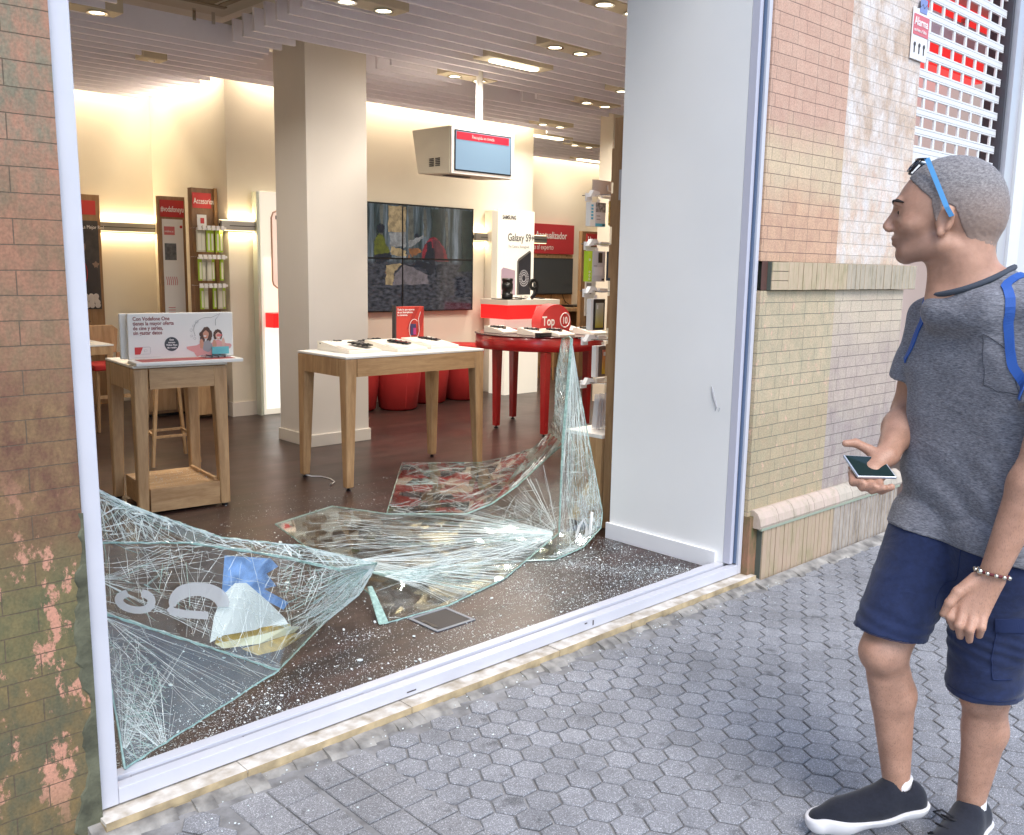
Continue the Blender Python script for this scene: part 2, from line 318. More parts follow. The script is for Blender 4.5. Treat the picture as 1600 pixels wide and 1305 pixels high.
# ---- right brick pilaster
pierR = thing('brick_pilaster', 'pale brick pilaster with soldier-course ledge and rounded plinth right of the window', 'brick pilaster', (4.8, 0, 0))
ua = brick_mat('upper_brick_smooth', [(1.92, (.62, .39, .25), (.55, .33, .22)), (2.2, (.64, .49, .32), (.58, .44, .3)), (9, (.56, .34, .25), (.6, .39, .29))], (.16, .1, .08))
ub = brick_mat('upper_brick_worn', [(1.8, (.68, .56, .43), (.66, .46, .33)), (2.2, (.64, .44, .33), (.68, .58, .47)), (9, (.5, .36, .27), (.64, .5, .39))], (.46, .4, .35), flake=((.74, .69, .66), 4, .42, .62, 1.3, 4))
la = brick_mat('lower_brick_ochre', [(.9, (.46, .35, .22), (.42, .35, .22)), (9, (.55, .43, .28), (.45, .38, .25))], (.13, .15, .12), flake=((.66, .42, .3), 16, .58, .66, .1, 2))
lb = brick_mat('lower_brick_grey', [(.75, (.42, .36, .31), (.34, .27, .25)), (1.2, (.5, .41, .33), (.43, .34, .29)), (9, (.56, .45, .34), (.56, .47, .35))], (.13, .11, .1))
PX0, PX1 = 4.005, 5.56
MB().box(PX0, 4.735, -.02, .4, 1.60, 3.6).build('smooth_upper_brick', ua, pierR)
MB().box(4.738, PX1, -.017, .4, 1.60, 3.6).build('worn_upper_brick', ub, pierR)
MB().box(PX0, 4.735, -.03, .4, .34, 1.458).build('ochre_lower_brick', la, pierR)
MB().box(4.738, PX1, -.027, .4, .34, 1.458).build('grey_lower_brick', lb, pierR)
def soldier_mat(name, ca, cb, cj, zones=None):
    m = bpy.data.materials.new(name); t, N, L = nodes(m); b = N['Principled BSDF']; b.inputs['Roughness'].default_value = .85
    g = N.new('ShaderNodeNewGeometry'); n = N.new('ShaderNodeTexNoise'); n.inputs['Scale'].default_value = 11; n.inputs['Detail'].default_value = 8; n.inputs['Roughness'].default_value = .72
    mp = N.new('ShaderNodeMapping'); mp.inputs['Scale'].default_value = (1.6, 1.6, .5); L.new(g.outputs['Position'], mp.inputs[0]); L.new(mp.outputs[0], n.inputs['Vector'])
    r = N.new('ShaderNodeValToRGB'); e = r.color_ramp.elements; e[0].position = .35; e[0].color = (*ca, 1); e[1].position = .6; e[1].color = (*cb, 1); L.new(n.outputs[0], r.inputs[0])
    e3 = e.new(.46); e3.color = (*tuple((x+y)/2*1.05 for x, y in zip(ca, cb)), 1)
    L.new(r.outputs[0], b.inputs['Base Color'])
    bu = N.new('ShaderNodeBump'); bu.inputs['Strength'].default_value = .7; bu.inputs['Distance'].default_value = .004; L.new(n.outputs[0], bu.inputs['Height']); L.new(bu.outputs[0], b.inputs['Normal'])
    return m
s1 = soldier_mat('soldier_brick_ochre', (.34, .29, .17), (.5, .38, .26), 0); s2 = soldier_mat('soldier_brick_grey', (.3, .26, .19), (.44, .37, .28), 0)
s3 = soldier_mat('plinth_brick_ochre', (.33, .27, .16), (.44, .32, .23), 0); s4 = soldier_mat('plinth_brick_grey', (.2, .16, .13), (.4, .35, .3), 0)
jt = mat('dark_joint', (.09, .1, .08), .95)
b = MB(); b.box(PX0+.05, 5.66, -.05, .4, 1.461, 1.597); b.build('ledge_core', jt, pierR)
b = MB(); x = 4.21; b.mi = 0
for k in range(3): b.box(4.06, 4.208, -.056, -.045, 1.462+k*.0455, 1.505+k*.0455)
while x < 5.63:
    w_ = .043+random.uniform(-.003, .003); b.mi = 0 if x < 4.78 else 1; b.box(x, min(x+w_, 5.66), -.056+random.uniform(-.002, .002), -.045, 1.46+random.uniform(0, .003), 1.598); x += w_+.0042
b.build('soldier_course', [s1, s2], pierR, bevel=.0015, seg=1)
MB().box(PX0-.0, 4.058, -.03, -.0275, 1.462, 1.6).build('dark_end_brick', mat('dark_brick', (.09, .04, .03), .8, var=.3), pierR)
prof = [(-.02, .345), (-.03, .37), (-.045, .37), (-.068, .357), (-.083, .33), (-.09, .295), (-.085, .28), (-.02, .28)]
b = MB(); b.smooth = False; x = 4.035; k = 0
while x < 5.6:
    w_ = [.17, .145, .155, .05, .1][k % 5]; b.mi = 0 if x < 4.75 else 1; b.prism([(a, c) for a, c in prof], x, min(x+w_, 5.62), 'x'); x += w_+.003; k += 1
b.build('rounded_moulding', [soldier_mat('moulding_glaze', (.4, .33, .25), (.54, .42, .35), 0), soldier_mat('moulding_glaze_grey', (.34, .3, .24), (.5, .43, .35), 0)], pierR)
MB().box(PX0+.07, 5.6, -.073, .4, 0, .281).build('plinth_core', jt, pierR)
b = MB(); x = 4.08
while x < 5.58:
    w_ = .036+random.uniform(-.004, .004); b.mi = 0 if x < 4.76 else 1; b.box(x, min(x+w_, 5.6), -.081+random.uniform(-.0015, .0015), -.06, .004, .279); x += w_+.004
b.build('plinth_bricks', [s3, s4], pierR, bevel=.0015, seg=1)
MB().box(4.005, 4.078, -.045, .3, .0, .34).build('mossy_return', soldier_mat('mossy_brick', (.1, .1, .04), (.3, .15, .09), 0), pierR)
MB().box(4.05, 5.6, -.087, -.07, .268, .281).build('bed_joint', mat('green_grey_mortar', (.3, .34, .26), .9), pierR)
# ---- window frame, open to the floor
wf = thing('window_frame', 'white aluminium shop window frame around the smashed opening', 'window frame', (2.4, 0, 0))
MB().hexa([(.84, -.012, .045), (.895, -.012, .045), (.895, .09, .045), (.84, .09, .045)], [(.808, -.012, 3.6), (.862, -.012, 3.6), (.862, .09, 3.6), (.808, .09, 3.6)]).build('jamb', FRAMEW, wf, bevel=.003)
b = MB(); b.box(3.973, 4.0, -.012, .004, .045, 3.6); o = b.build('jamb', FRAMEW, wf, bevel=.003)
MB().box(3.958, 3.972, .0, .01, .1, 3.6).build('glazing_channel', mat('blue_grey_gasket', (.08, .12, .2), .4), wf)
MB().box(3.93, 3.957, .011, .05, .1, 3.6).build('inner_bead', mat('grey_anodised', (.5, .5, .58), .4), wf)
MB().box(.8955, 3.972, -.012, .028, .045, .092).build('bottom_rail', FRAMEW, wf, bevel=.003)
MB().box(.896, 3.925, .043, .085, .045, .098).build('bottom_bead', FRAMEW, wf, bevel=.002)
MB().box(.896, 3.972, .0283, .043, .045, .072).build('glazing_groove', mat('dark_gasket', (.08, .08, .09), .6), wf)  # dark gasket strip lying in the groove
b = MB()
for (x0, x1) in ((.95, 1.18), (1.3, 1.75), (2.45, 2.75)): b.box(x0, x1, .029, .042, .073, .089)
b.build('gasket_strip', mat('torn_gasket', (.3, .3, .33), .6), wf)
b = MB().box(1.9, 1.94, -.0135, -.0122, .06, .064).box(2.88, 2.886, -.0135, -.0122, .058, .08).box(2.83, 2.845, -.0135, -.0122, .075, .08); b.build('scratch', DARKTXT, wf)
b = MB(); b.smooth = True
for k in range(14): xx, yy, rr = .905+random.random()*.05, .03+random.random()*.01, random.uniform(.003, .008); b.lathe([(.001, 0), (rr, rr*.5), (rr*.6, rr), (.001, rr*1.2)], (xx, yy, .07+random.random()*.01), 7)
b.build('debris', mat('dark_debris', (.06, .05, .045), .95), wf)
MB().box(3.75, 3.9, .087, .115, .062, .085).build('bracket', FRAMEW, wf, bevel=.002)
# ---- marble sill
sl = thing('marble_sill', 'worn cream marble sill slabs under the white window frame', 'sill', (2.4, -.05, 0))
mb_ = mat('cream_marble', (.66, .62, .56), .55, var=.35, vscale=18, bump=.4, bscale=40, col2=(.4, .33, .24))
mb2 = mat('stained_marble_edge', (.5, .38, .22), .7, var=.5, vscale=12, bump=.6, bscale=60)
x = .835
for w_ in (.42, .62, .74, .45, .55, .43):
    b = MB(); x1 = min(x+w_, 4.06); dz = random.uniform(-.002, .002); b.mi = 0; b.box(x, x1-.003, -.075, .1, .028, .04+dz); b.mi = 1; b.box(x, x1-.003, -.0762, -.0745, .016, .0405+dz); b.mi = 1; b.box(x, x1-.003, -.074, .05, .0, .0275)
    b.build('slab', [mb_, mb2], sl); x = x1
# ---- roller shutter and shop next door
sh = thing('roller_shutter', 'white perforated roller shutter half lowered beyond the brick pilaster', 'shutter', (6.3, 0, 1.7))
SHW = mat('white_shutter_paint', (.7, .7, .7), .4)
b = MB(); z = 1.72; SX0, SX1 = 5.57, 6.90; row = 0
while z < 3.6:
    if row < 5: b.box(SX0, SX1, .03, .044, z, z+.1065)
    else:
        b.box(SX0, SX1, .03, .044, z, z+.026); b.box(SX0, SX1, .03, .044, z+.0285, z+.038); b.box(SX0, SX1, .03, .044, z+.098, z+.1065)
        x = SX0
        while x < SX1: b.box(x, min(x+.026, SX1), .0315, .0425, z+.037, z+.099); x += .176
    z += .109; row += 1
b.build('slats', SHW, sh)
MB().box(SX0, SX1, .02, .055, 1.68, 1.718).build('bottom_bar', mat('shutter_bar', (.35, .3, .25), .5), sh)
MB().box(6.915, 6.95, .0, .14, 0, 3.6).build('guide_rail', mat('dark_rail', (.05, .05, .06), .5), sh)  # guide rail coloured near black
po = thing('facade_post', 'grey white metal door post right of the roller shutter', 'post', (7.1, 0, 0))
MB().box(6.955, 7.10, -.03, .12, 0, 3.6).build('outer_face', mat('silver_post', (.5, .5, .54), .3, metal=.3), po)
MB().box(7.105, 7.3, -.05, .12, 0, 3.6).build('white_face', SHW, po); MB().box(7.305, 7.34, -.03, .12, 0, 3.6).build('edge_strip', GREYM, po)
nb = thing('neighbouring_shopfront', 'pale neighbouring shop interior seen behind the shutter and post', 'shopfront', (7, .6, 0))
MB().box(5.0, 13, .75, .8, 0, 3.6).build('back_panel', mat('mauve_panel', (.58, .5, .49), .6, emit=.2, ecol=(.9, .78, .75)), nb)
MB().box(5.53, 5.56, .402, .75, 0, 3.6).build('side_panel', mat('white_panel', (.75, .72, .7), .5), nb)
MB().box(7.345, 13, .0, .04, 0, 3.6).build('glazed_panel', mat('pale_panel', (.6, .6, .6), .4), nb)
MB().box(5.602, 6.988, .13, .75, .0, .05).build('threshold', mat('pale_step', (.6, .58, .55), .6), nb)
rb = thing('red_sign_box', 'glowing red sign box hanging behind the shutter slots', 'sign', (6.2, .5, 2.3))
MB().box(5.62, 7.68, .45, .6, 2.98, 3.7).build('box', mat('red_sign_panel', (.6, .02, .02), .4, emit=.35, ecol=(1, .03, .03)), rb)
als = thing('alarm_sign', 'white and red alarm notice with wavy emblem fixed over the pilaster edge', 'sign', (5.45, -.03, 2.825))
MB().box(5.40, 5.60, -.03, -.022, 2.745, 3.02).build('plate', mat('notice_white', (.8, .79, .8), .4), als, bevel=.004)
MB().box(5.404, 5.597, -.0325, -.0305, 2.875, 2.985).build('red_band', mat('notice_red', (.62, .12, .14), .4), als)
text('word', 'Alarma', .062, (5.41, -.034, 2.927), WTXT, als, narrow=.95, bold=.0008); text('small_print', 'con Aviso a Policía', .026, (5.41, -.034, 2.893), WTXT, als, narrow=.8)
b = MB(); 
for k in range(3):
    b.lathe([(.012, 0), (.012, .002)], (0, 0, 0), 12); n = 24
    for i in range(len(b.v)-n, len(b.v)): vx, vy, vz = b.v[i]; b.v[i] = (5.435+k*.06+vx, -.032-vz, 2.825+vy)
    b.box(5.43+k*.06, 5.441+k*.06, -.033, -.031, 2.78, 2.817)
b.build('pictogram', DARKTXT, als)
MB().box(5.47, 5.56, -.033, -.0305, 3.075, 3.0).build('blue_logo', mat('logo_blue', (.2, .25, .5), .4), als)
MB().tube([(5.44, -.032, 3.015), (5.46, -.032, 3.055), (5.47, -.032, 3.025), (5.5, -.032, 3.045), (5.52, -.032, 3.025), (5.56, -.032, 3.055)], .0025, 5).build('signature', DARKTXT, als)
# ================================================================== SHOP SHELL
def floor_mat():
    m = bpy.data.materials.new('dark_vinyl_planks'); t, N, L = nodes(m); b = N['Principled BSDF']
    g = N.new('ShaderNodeNewGeometry'); mp = N.new('ShaderNodeMapping'); mp.inputs['Rotation'].default_value = (0, 0, math.radians(0)); L.new(g.outputs['Position'], mp.inputs[0])
    br = N.new('ShaderNodeTexBrick'); br.inputs['Scale'].default_value = 1; br.inputs['Brick Width'].default_value = 1.1; br.inputs['Row Height'].default_value = .15; br.inputs['Mortar Size'].default_value = .0007
    br.inputs['Color1'].default_value = (.045, .022, .018, 1); br.inputs['Color2'].default_value = (.03, .017, .015, 1); br.inputs['Mortar'].default_value = (.012, .01, .01, 1); L.new(mp.outputs[0], br.inputs['Vector'])
    n = N.new('ShaderNodeTexNoise'); n.inputs['Scale'].default_value = 9; n.inputs['Detail'].default_value = 8; mp2 = N.new('ShaderNodeMapping'); mp2.inputs['Scale'].default_value = (.25, 2.4, 1); L.new(g.outputs['Position'], mp2.inputs[0]); L.new(mp2.outputs[0], n.inputs['Vector'])
    r = N.new('ShaderNodeMapRange'); r.inputs[1].default_value = .3; r.inputs[2].default_value = .7; r.inputs[3].default_value = .55; r.inputs[4].default_value = 1.5; L.new(n.outputs[0], r.inputs[0])
    s = N.new('ShaderNodeVectorMath'); s.operation = 'SCALE'; L.new(br.outputs[0], s.inputs[0]); L.new(r.outputs[0], s.inputs['Scale']); L.new(s.outputs[0], b.inputs['Base Color'])
    n3 = N.new('ShaderNodeTexNoise'); n3.inputs['Scale'].default_value = 3; n3.inputs['Detail'].default_value = 5; L.new(g.outputs['Position'], n3.inputs['Vector'])
    r3 = N.new('ShaderNodeMapRange'); r3.inputs[3].default_value = .25; r3.inputs[4].default_value = .42; L.new(n3.outputs[0], r3.inputs[0]); L.new(r3.outputs[0], b.inputs['Roughness'])
    bu = N.new('ShaderNodeBump'); bu.inputs['Strength'].default_value = .08; bu.inputs['Distance'].default_value = .002; L.new(n.outputs[0], bu.inputs['Height']); L.new(bu.outputs[0], b.inputs['Normal'])
    return m
struct(MB().box(.3, 14, .04, 11, -.1, FZ).build('floor', floor_mat()))
struct(MB().box(-.4, 14, .1, 11, 3.45, 3.6).build('ceiling', CEIL))
WT = 3.45
# back walls: the screen wall, its return, the deeper wall on each side
struct(MB().box(4.3, 8.34, 5.94, 6.1, FZ, WT).build('wall_back', CREAM))
struct(MB().box(4.3, 4.42, 6.1, 7.62, FZ, WT).build('wall_back_return', CREAM))
struct(MB().box(-.5, 4.42, 7.62, 7.8, FZ, WT).build('wall_back_left', CREAM))
struct(MB().box(8.22, 8.34, 6.1, 8.0, FZ, WT).build('wall_back_side', CREAM))
struct(MB().box(8.22, 14, 8.0, 8.2, FZ, WT).build('wall_far', CREAM))
struct(MB().box(.2, .3, .24, 8, FZ, WT).build('wall_left', CREAM))
struct(MB().box(13.8, 14, .24, 8, FZ, WT).build('wall_right', CREAM))
struct(MB().box(4.42, 14, .81, .9, FZ, WT).build('wall_front_inner', CREAM))
b = MB(); b.box(4.3, 8.34, 5.925, 5.94, FZ, FZ+.14).box(4.285, 4.3, 5.925, 7.62, FZ, FZ+.14).box(.3, 4.285, 7.605, 7.62, FZ, FZ+.14).box(8.34, 13.8, 7.985, 8.0, FZ, FZ+.14).box(8.34, 8.355, 5.94, 7.985, FZ, FZ+.14)
struct(b.build('wall_skirting', SKIRT))
# reveal panel beside the opening
pn = thing('reveal_panel', 'tall scuffed white partition panel with skirting inside the window right end', 'panel', (3.95, .4, FZ))
MB().box(3.93, 4.02, .052, .8, FZ, 3.45).build('board', mat('reveal_white', (.8, .8, .79), .5, var=.04, vscale=1.5, bump=.05, bscale=30), pn)
MB().box(3.912, 3.9295, .087, .815, FZ, FZ+.09).build('skirting', WHITE, pn, bevel=.002)
b = MB(); b.tube([(3.929, .17, .98), (3.929, .155, .93), (3.929, .135, .88), (3.929, .14, .86)], [.003, .006, .004, .002], 6); b.tube([(3.929, .115, .88), (3.929, .12, .86)], .0015, 4); b.build('scratch', mat('scratch_grey', (.35, .35, .37), .6), pn)
# pillar
pl = thing('pillar', 'square ivory pillar with skirting in the middle of the shop', 'pillar', (4.33, 4.35, FZ))
MB().box(4.05, 4.62, 4.12, 4.6, FZ, 3.45).build('shaft', PILLARM, pl)
b = MB(); b.prism([(4.035, 4.105), (4.635, 4.105), (4.635, 4.615), (4.035, 4.615)], FZ, FZ+.1); b.build('skirting', SKIRT, pl, bevel=.003)
pl2 = thing('boxed_column', 'beige boxed column rising behind the accessory tower', 'column', (8.1, 4.45, FZ))
MB().box(8.0, 8.3, 4.38, 4.56, FZ, 3.45).build('shaft', CREAM, pl2)
# ---- slatted ceiling
b = MB(); ZB, ZT = 3.17, 3.33
def slat(y, x0, x1): b.box(x0, x1, y-.014, y+.014, ZB, ZT)
y = .46
ys = []
while y < 8.3: ys.append(y); y += .2
for y in ys:
    segs = [(.35, 13.7)]
    def cut(a, c):
        global segs
        out = []
        for s0, s1 in segs:
            if c <= s0 or a >= s1: out.append((s0, s1)); continue
            if a > s0: out.append((s0, a))
            if c < s1: out.append((c, s1))
        segs = out
    if 3.0 < y < 4.4: cut(2.52, 3.4+(y-3.18)*.12)
    if 3.95 < y < 5.0: cut(3.93+(.25 if y > 4.5 else 0)*(y-4.4), 4.82)
    if 4.1 < y < 4.65: cut(5.75, 6.7)
    if y > 5.83: cut(4.12, 4.4); cut(4.4, 8.48)
    if y > 7.45: cut(-1, 4.6)
    if y > 7.85: segs = []
    for s0, s1 in segs:
        if s1-s0 > .05: slat(y, s0, s1)
struct(b.build('ceiling_slats', SLAT))
b = MB()
for x in np.arange(.9, 13, .9):
    if 2.5 < x < 3.5 or 4 < x < 4.8: continue
    b.box(x, x+.03, .4, 5.7, ZT+.001, ZT+.03)
struct(b.build('ceiling_slat_rails', GREYM))
ac = thing('air_conditioner', 'beige ceiling air conditioner cassette in the gap of the slats', 'air conditioner', (3.1, 3.9, 3.4))
MB().box(2.5, 3.6, 3.2, 4.55, 3.4, 3.449).build('housing', mat('beige_housing', (.55, .5, .4), .5), ac, bevel=.01)
MB().box(2.75, 3.35, 3.45, 4.2, 3.385, 3.399).build('grille', mat('tan_mesh', (.2, .15, .09), .7, bump=1, bscale=400), ac)
b = MB(); b.box(2.6, 3.48, 4.24, 4.29, 3.39, 3.399).box(3.4, 3.45, 3.4, 4.22, 3.39, 3.399); b.build('air_slot', mat('slot_shadow', (.25, .2, .13), .6), ac)
b = MB()
for (x, yy) in ((2.75, 4.38), (3.3, 4.4), (3.45, 4.4)): MB().box(x-.012, x+.012, yy, yy+.01, 3.3, 3.385).build('hanger', CHROME, ac)
# ---- ceiling lamps
LH = mat('lamp_housing', (.62, .55, .42), .5)
def downlight(x, y, label, lamps=(-.14, .14), L2=.28, power=11):
    t = thing('downlight', label, 'ceiling lamp', (x, y, ZB), 'recessed spotlights in the slatted ceiling')
    MB().box(x-L2, x+L2, y-.085, y+.085, ZB-.004, ZT).build('housing', LH, t)
    for dx in lamps:
        r_ = MB().lathe([(.062, -.002), (.066, -.012), (.052, -.012), (.05, -.002)], (x+dx, y, ZB-.004), 24); rg = r_.build('lamp_ring', CHROME, t)
        e_ = MB().lathe([(.049, 0), (.04, -.005)], (x+dx, y, ZB-.006), 20); e_.build('bulb', LAMP, rg)
    a = area('downlight_glow', (x, y, ZB-.03), .4, .12, power, SOFT, spread=math.radians(150)); a.parent = t; a.matrix_parent_inverse = Matrix.Translation(Vector((x, y, ZB))).inverted()
for x, y, lab in ((2.36, 4.14, 'spotlight cut by the left window jamb at the ceiling top'), (3.63, 2.7, 'single visible spotlight above the big oak table near the top edge'), (5.38, 2.59, 'twin spotlight right of the long bright tube, nearest the white partition'),
                  (5.58, 3.98, 'twin spotlight directly before the hanging monitor pole'), (7.3, 4.01, 'twin spotlight beside the top of the accessory tower'), (8.02, 5.33, 'distant twin spotlight over the end of the screen wall'),
                  (4.76, 1.57, 'twin spotlight at the ceiling corner touching the partition'), (7.05, 3.35, 'small bright spotlight just peeking past the partition edge'), (9.6, 6.3, 'faint twin spotlight over the far right room')):
    downlight(x, y, lab)
def tube(x, y, label, L2=.26, power=21):
    t = thing('tube_light', label, 'ceiling lamp', (x, y, ZB), 'rounded tube lamps in the slatted ceiling')
    MB().box(x-L2-.1, x+L2+.1, y-.09, y+.09, ZB-.004, ZT).build('housing', LH, t)
    n = 10; pl_ = [(x+L2+.045*math.cos(a)-.045, y+.045*math.sin(a)) for a in np.linspace(-PI/2, PI/2, n)]+[(x-L2-.045*math.cos(a)+.045, y-.045*math.sin(a)) for a in np.linspace(-PI/2, PI/2, n)]
    MB().prism(pl_, ZB-.016, ZB-.005).build('diffuser', TUBE, t)
    a = area('tube_glow_light', (x, y, ZB-.04), .5, .1, power, SOFT); a.parent = t; a.matrix_parent_inverse = Matrix.Translation(Vector((x, y, ZB))).inverted()
tube(5.47, 3.27, 'bright rounded tube lamp in front of the hanging monitor'); tube(8.7, 6.05, 'wide tube lamp above the corner of the screen wall', power=8); tube(10.95, 7.38, 'farthest slim tube lamp near the back right column', power=4)
for x, y, lab in ((3.35, 5.3, 'small beige ceiling speaker box among slats near the left cove'), (2.75, 6.6, 'small beige ceiling box far left beside the jamb'), (5.15, 5.15, 'small beige ceiling box right of the pillar top')):
    t = thing('ceiling_sensor', lab, 'sensor', (x, y, ZB), 'beige boxes set in the slats'); MB().box(x-.1, x+.1, y-.08, y+.08, ZB-.02, ZT).build('case', LH, t, bevel=.01); MB().lathe([(.03, 0), (.02, -.01)], (x, y, ZB-.02), 16).build('dome', PLW, t)
# cove lamps hidden above the walls' edge, and the glowing rails
def cove(x0, x1, y0, y1, power, label):
    t = thing('cove_lamp', label, 'ceiling lamp', ((x0+x1)/2, (y0+y1)/2, 3.38), 'hidden cove lamps washing the walls')
    MB().box(x0, x1, y0, y1, 3.4, 3.44).build('strip', mat('cove_strip', (1, .85, .55), .5, emit=3, ecol=WARM), t)
    a = area('cove_glow', ((x0+x1)/2, (y0+y1)/2, 3.385), max(x1-x0, .03), max(y1-y0, .03), power, WARM); a.parent = t; a.matrix_parent_inverse = WM[t.name].inverted()
cove(4.45, 8.3, 5.83, 5.87, 14, 'cove lamp strip washing the video screen wall from the ceiling')
cove(4.17, 4.21, 6.0, 7.4, 6, 'short cove strip washing the return wall')
cove(.6, 4.1, 7.5, 7.54, 11, 'cove strip washing the far left wall')
cove(8.6, 13.4, 7.88, 7.92, 13, 'cove strip washing the far right wall')
area('shop_fill_dummy', (0, 0, -50), .1, .1, 0, (1, 1, 1)) if False else None
def rail(x0, x1, y, label, side=False, z0=1.85):
    t = thing('display_rail', label, 'wall rail', ((x0+x1)/2, y, z0), 'grey metal display rails with warm light on the wall')
    MB().box(x0, x1, y-.07, y-.035, z0, z0+.085).build('bar', GREYM, t, bevel=.003)
    MB().box(x0+.08, x1, y-.0725, y-.0705, z0+.036, z0+.043).build('slot', BLACK, t); MB().box(x0, x1, y-.034, y-.012, z0+.02, z0+.06).build('spacer', DGREY, t)
    for s_, zz in ((1, z0+.09), (-1, z0-.006)):
        MB().box(x0, x1, y-.06, y-.02, zz, zz+.003).build('led_strip', mat('warm_led', (1, .8, .5), .5, emit=2.2, ecol=(1, .74, .4)), t)
        a = area('rail_glow', ((x0+x1)/2, y-.03, zz+.01*s_), x1-x0, .03, 2.2*(x1-x0), (1, .76, .46), rot=(PI if s_ > 0 else 0, 0, 0)); a.parent = t; a.matrix_parent_inverse = WM[t.name].inverted()
rail(4.2, 4.585, 5.94, 'short grey rail between the accessories tower and the left phone lightbox'); rail(7.36, 7.6, 5.94, 'grey rail stub between video screens and tall white lightbox'); rail(8.2, 8.5, 5.9, 'grey rail end projecting right of the tall white lightbox')
rail(3.55, 4.28, 7.62, 'long grey rail on the far left wall'); rail(11.7, 12.4, 8.0, 'grey rail stub right of the red expert sign')
# ================================================================== THINGS IN THE SHOP
def rot_build(mb, name, m, parent, c, ang, **k):
    X = Matrix.Translation(Vector(c)) @ Matrix.Rotation(ang, 4, 'Z') @ Matrix.Translation(-Vector(c)); return mb.build(name, m, parent, xf=X, **k)
# ---- big oak table
TX0, TX1, TY0, TY1, TZ = 3.41, 4.61, 2.63, 3.23, .955
t = thing('display_table', 'large oak display table with four tapered legs before the pillar', 'table', (4.0, 2.9, FZ))
MB().box(TX0, TX1, TY0, TY1, TZ-.016, TZ).build('tabletop', LAMW, t, bevel=.004)
for ya, yb in ((TY0+.002, TY0+.025), (TY1-.025, TY1-.002)): MB().box(TX0+.09, TX1-.09, ya, yb, TZ-.135, TZ-.018).build('apron', OAKX, t)
for xa, xb in ((TX0+.002, TX0+.025), (TX1-.025, TX1-.002)): MB().box(xa, xb, TY0+.09, TY1-.09, TZ-.135, TZ-.018).build('apron', OAK, t)
def taper_leg(x, y, sx, sy, parent, z0, z1, w0=.055, w1=.09, m=OAK, r=.012):
    """outer corner at (x, y); sx, sy point inward"""
    def sq(w): return sorted([x, x+sx*w]), sorted([y, y+sy*w])
    (a0, a1), (c0, c1) = sq(w0); (d0, d1), (e0, e1) = sq(w1)
    b = MB().hexa([(a0, c0, z0), (a1, c0, z0), (a1, c1, z0), (a0, c1, z0)], [(d0, e0, z1), (d1, e0, z1), (d1, e1, z1), (d0, e1, z1)])
    o = b.build('leg', m, parent, bevel=r, seg=3)
    MB().lathe([(.012, 0), (.018, .003), (.018, .008), (.008, .01), (.008, .02)], ((a0+a1)/2, (c0+c1)/2, FZ+.001), 12).build('foot', BLACK, o)
for x, sx in ((TX0, 1), (TX1, -1)):
    for y, sy in ((TY0, 1), (TY1, -1)): taper_leg(x, y, sx, sy, t, FZ+.02, TZ-.017)
c_ = thing('loose_cable', 'thin white cable curling on the dark floor by the big oak table', 'cable', (3.45, 3.1, FZ))
MB().tube([(3.43, 3.2, .08), (3.47, 3.17, .066), (3.52, 3.12, .065), (3.53, 3.02, .065), (3.5, 2.92, .065), (3.44, 2.87, .066)], .004, 6).build('wire', PLW, c_); MB().tube([(3.45, 2.88, .066), (3.42, 2.85, .068)], .006, 6).build('plug', GREYM, c_)
# display wedges with phones on the big table
DISP = mat('cream_display_acrylic', (.8, .75, .66), .35)
def wedge(x, y, lab, ang=0, z=TZ, w_=.2, l_=.3, blk=False, grp='cream phone wedges on the tables'):
    t = thing('phone_stand', lab, 'phone stand', (x, y, z), grp)
    b = MB().prism([(y-l_/2, z+.001), (y+l_/2, z+.001), (y+l_/2, z+.06), (y+l_/2-.05, z+.062), (y-l_/2, z+.022)], x-w_/2, x+w_/2, 'x'); rot_build(b, 'wedge', DISP, t, (x, y, z), ang, bevel=.003)
    b = MB().hexa([(x-w_/2+.008, y-l_/2+.02, z+.0265), (x-.02, y-l_/2+.02, z+.0265), (x-.02, y-.03, z+.044), (x-w_/2+.008, y-.03, z+.044)], [(x-w_/2+.008, y-l_/2+.02, z+.028), (x-.02, y-l_/2+.02, z+.028), (x-.02, y-.03, z+.0455), (x-w_/2+.008, y-.03, z+.0455)]); rot_build(b, 'price_card', mat('pale_card', (.75, .6, .55), .5), t, (x, y, z), ang)
    return t
def phone(x, y, z, lab, ang=.3, tiltx=.2, L2=.15, W2=.075, case=BLACK, name='display_phone', grp='dark display phones'):
    t = thing(name, lab, 'phone', (x, y, z), grp)
    X = Matrix.Translation((x, y, z)) @ Matrix.Rotation(ang, 4, 'Z') @ Matrix.Rotation(tiltx, 4, 'X')
    MB().box(-W2/2, W2/2, -L2/2, L2/2, 0, .009).build('body', case, t, bevel=.003, xf=X)
    MB().box(-W2/2+.004, W2/2-.004, -L2/2+.008, L2/2-.008, .0092, .0096).build('screen', mat('dark_screen', (.02, .022, .03), .08), t, xf=X)
    b = MB(); 
    for q in (-.04, .0, .04): b.box(-W2/2-.006, W2/2+.006, q-.004, q+.004, -.004, .012)
    b.build('security_clamp', mat('clamp_grey', (.06, .06, .06), .4, metal=.5), t, xf=X)
    return t
spots = [(3.68, 3.0, 'leftmost wedge, under the phone at the pillar side'), (4.03, 2.93, 'middle wedge before the red sign box'), (4.38, 3.0, 'rightmost wedge near the table end')]
for i, (x, y, s_) in enumerate(spots):
    wedge(x, y, 'cream phone wedge on the big oak table, '+s_.split(',')[0], w_=.26, l_=.4)
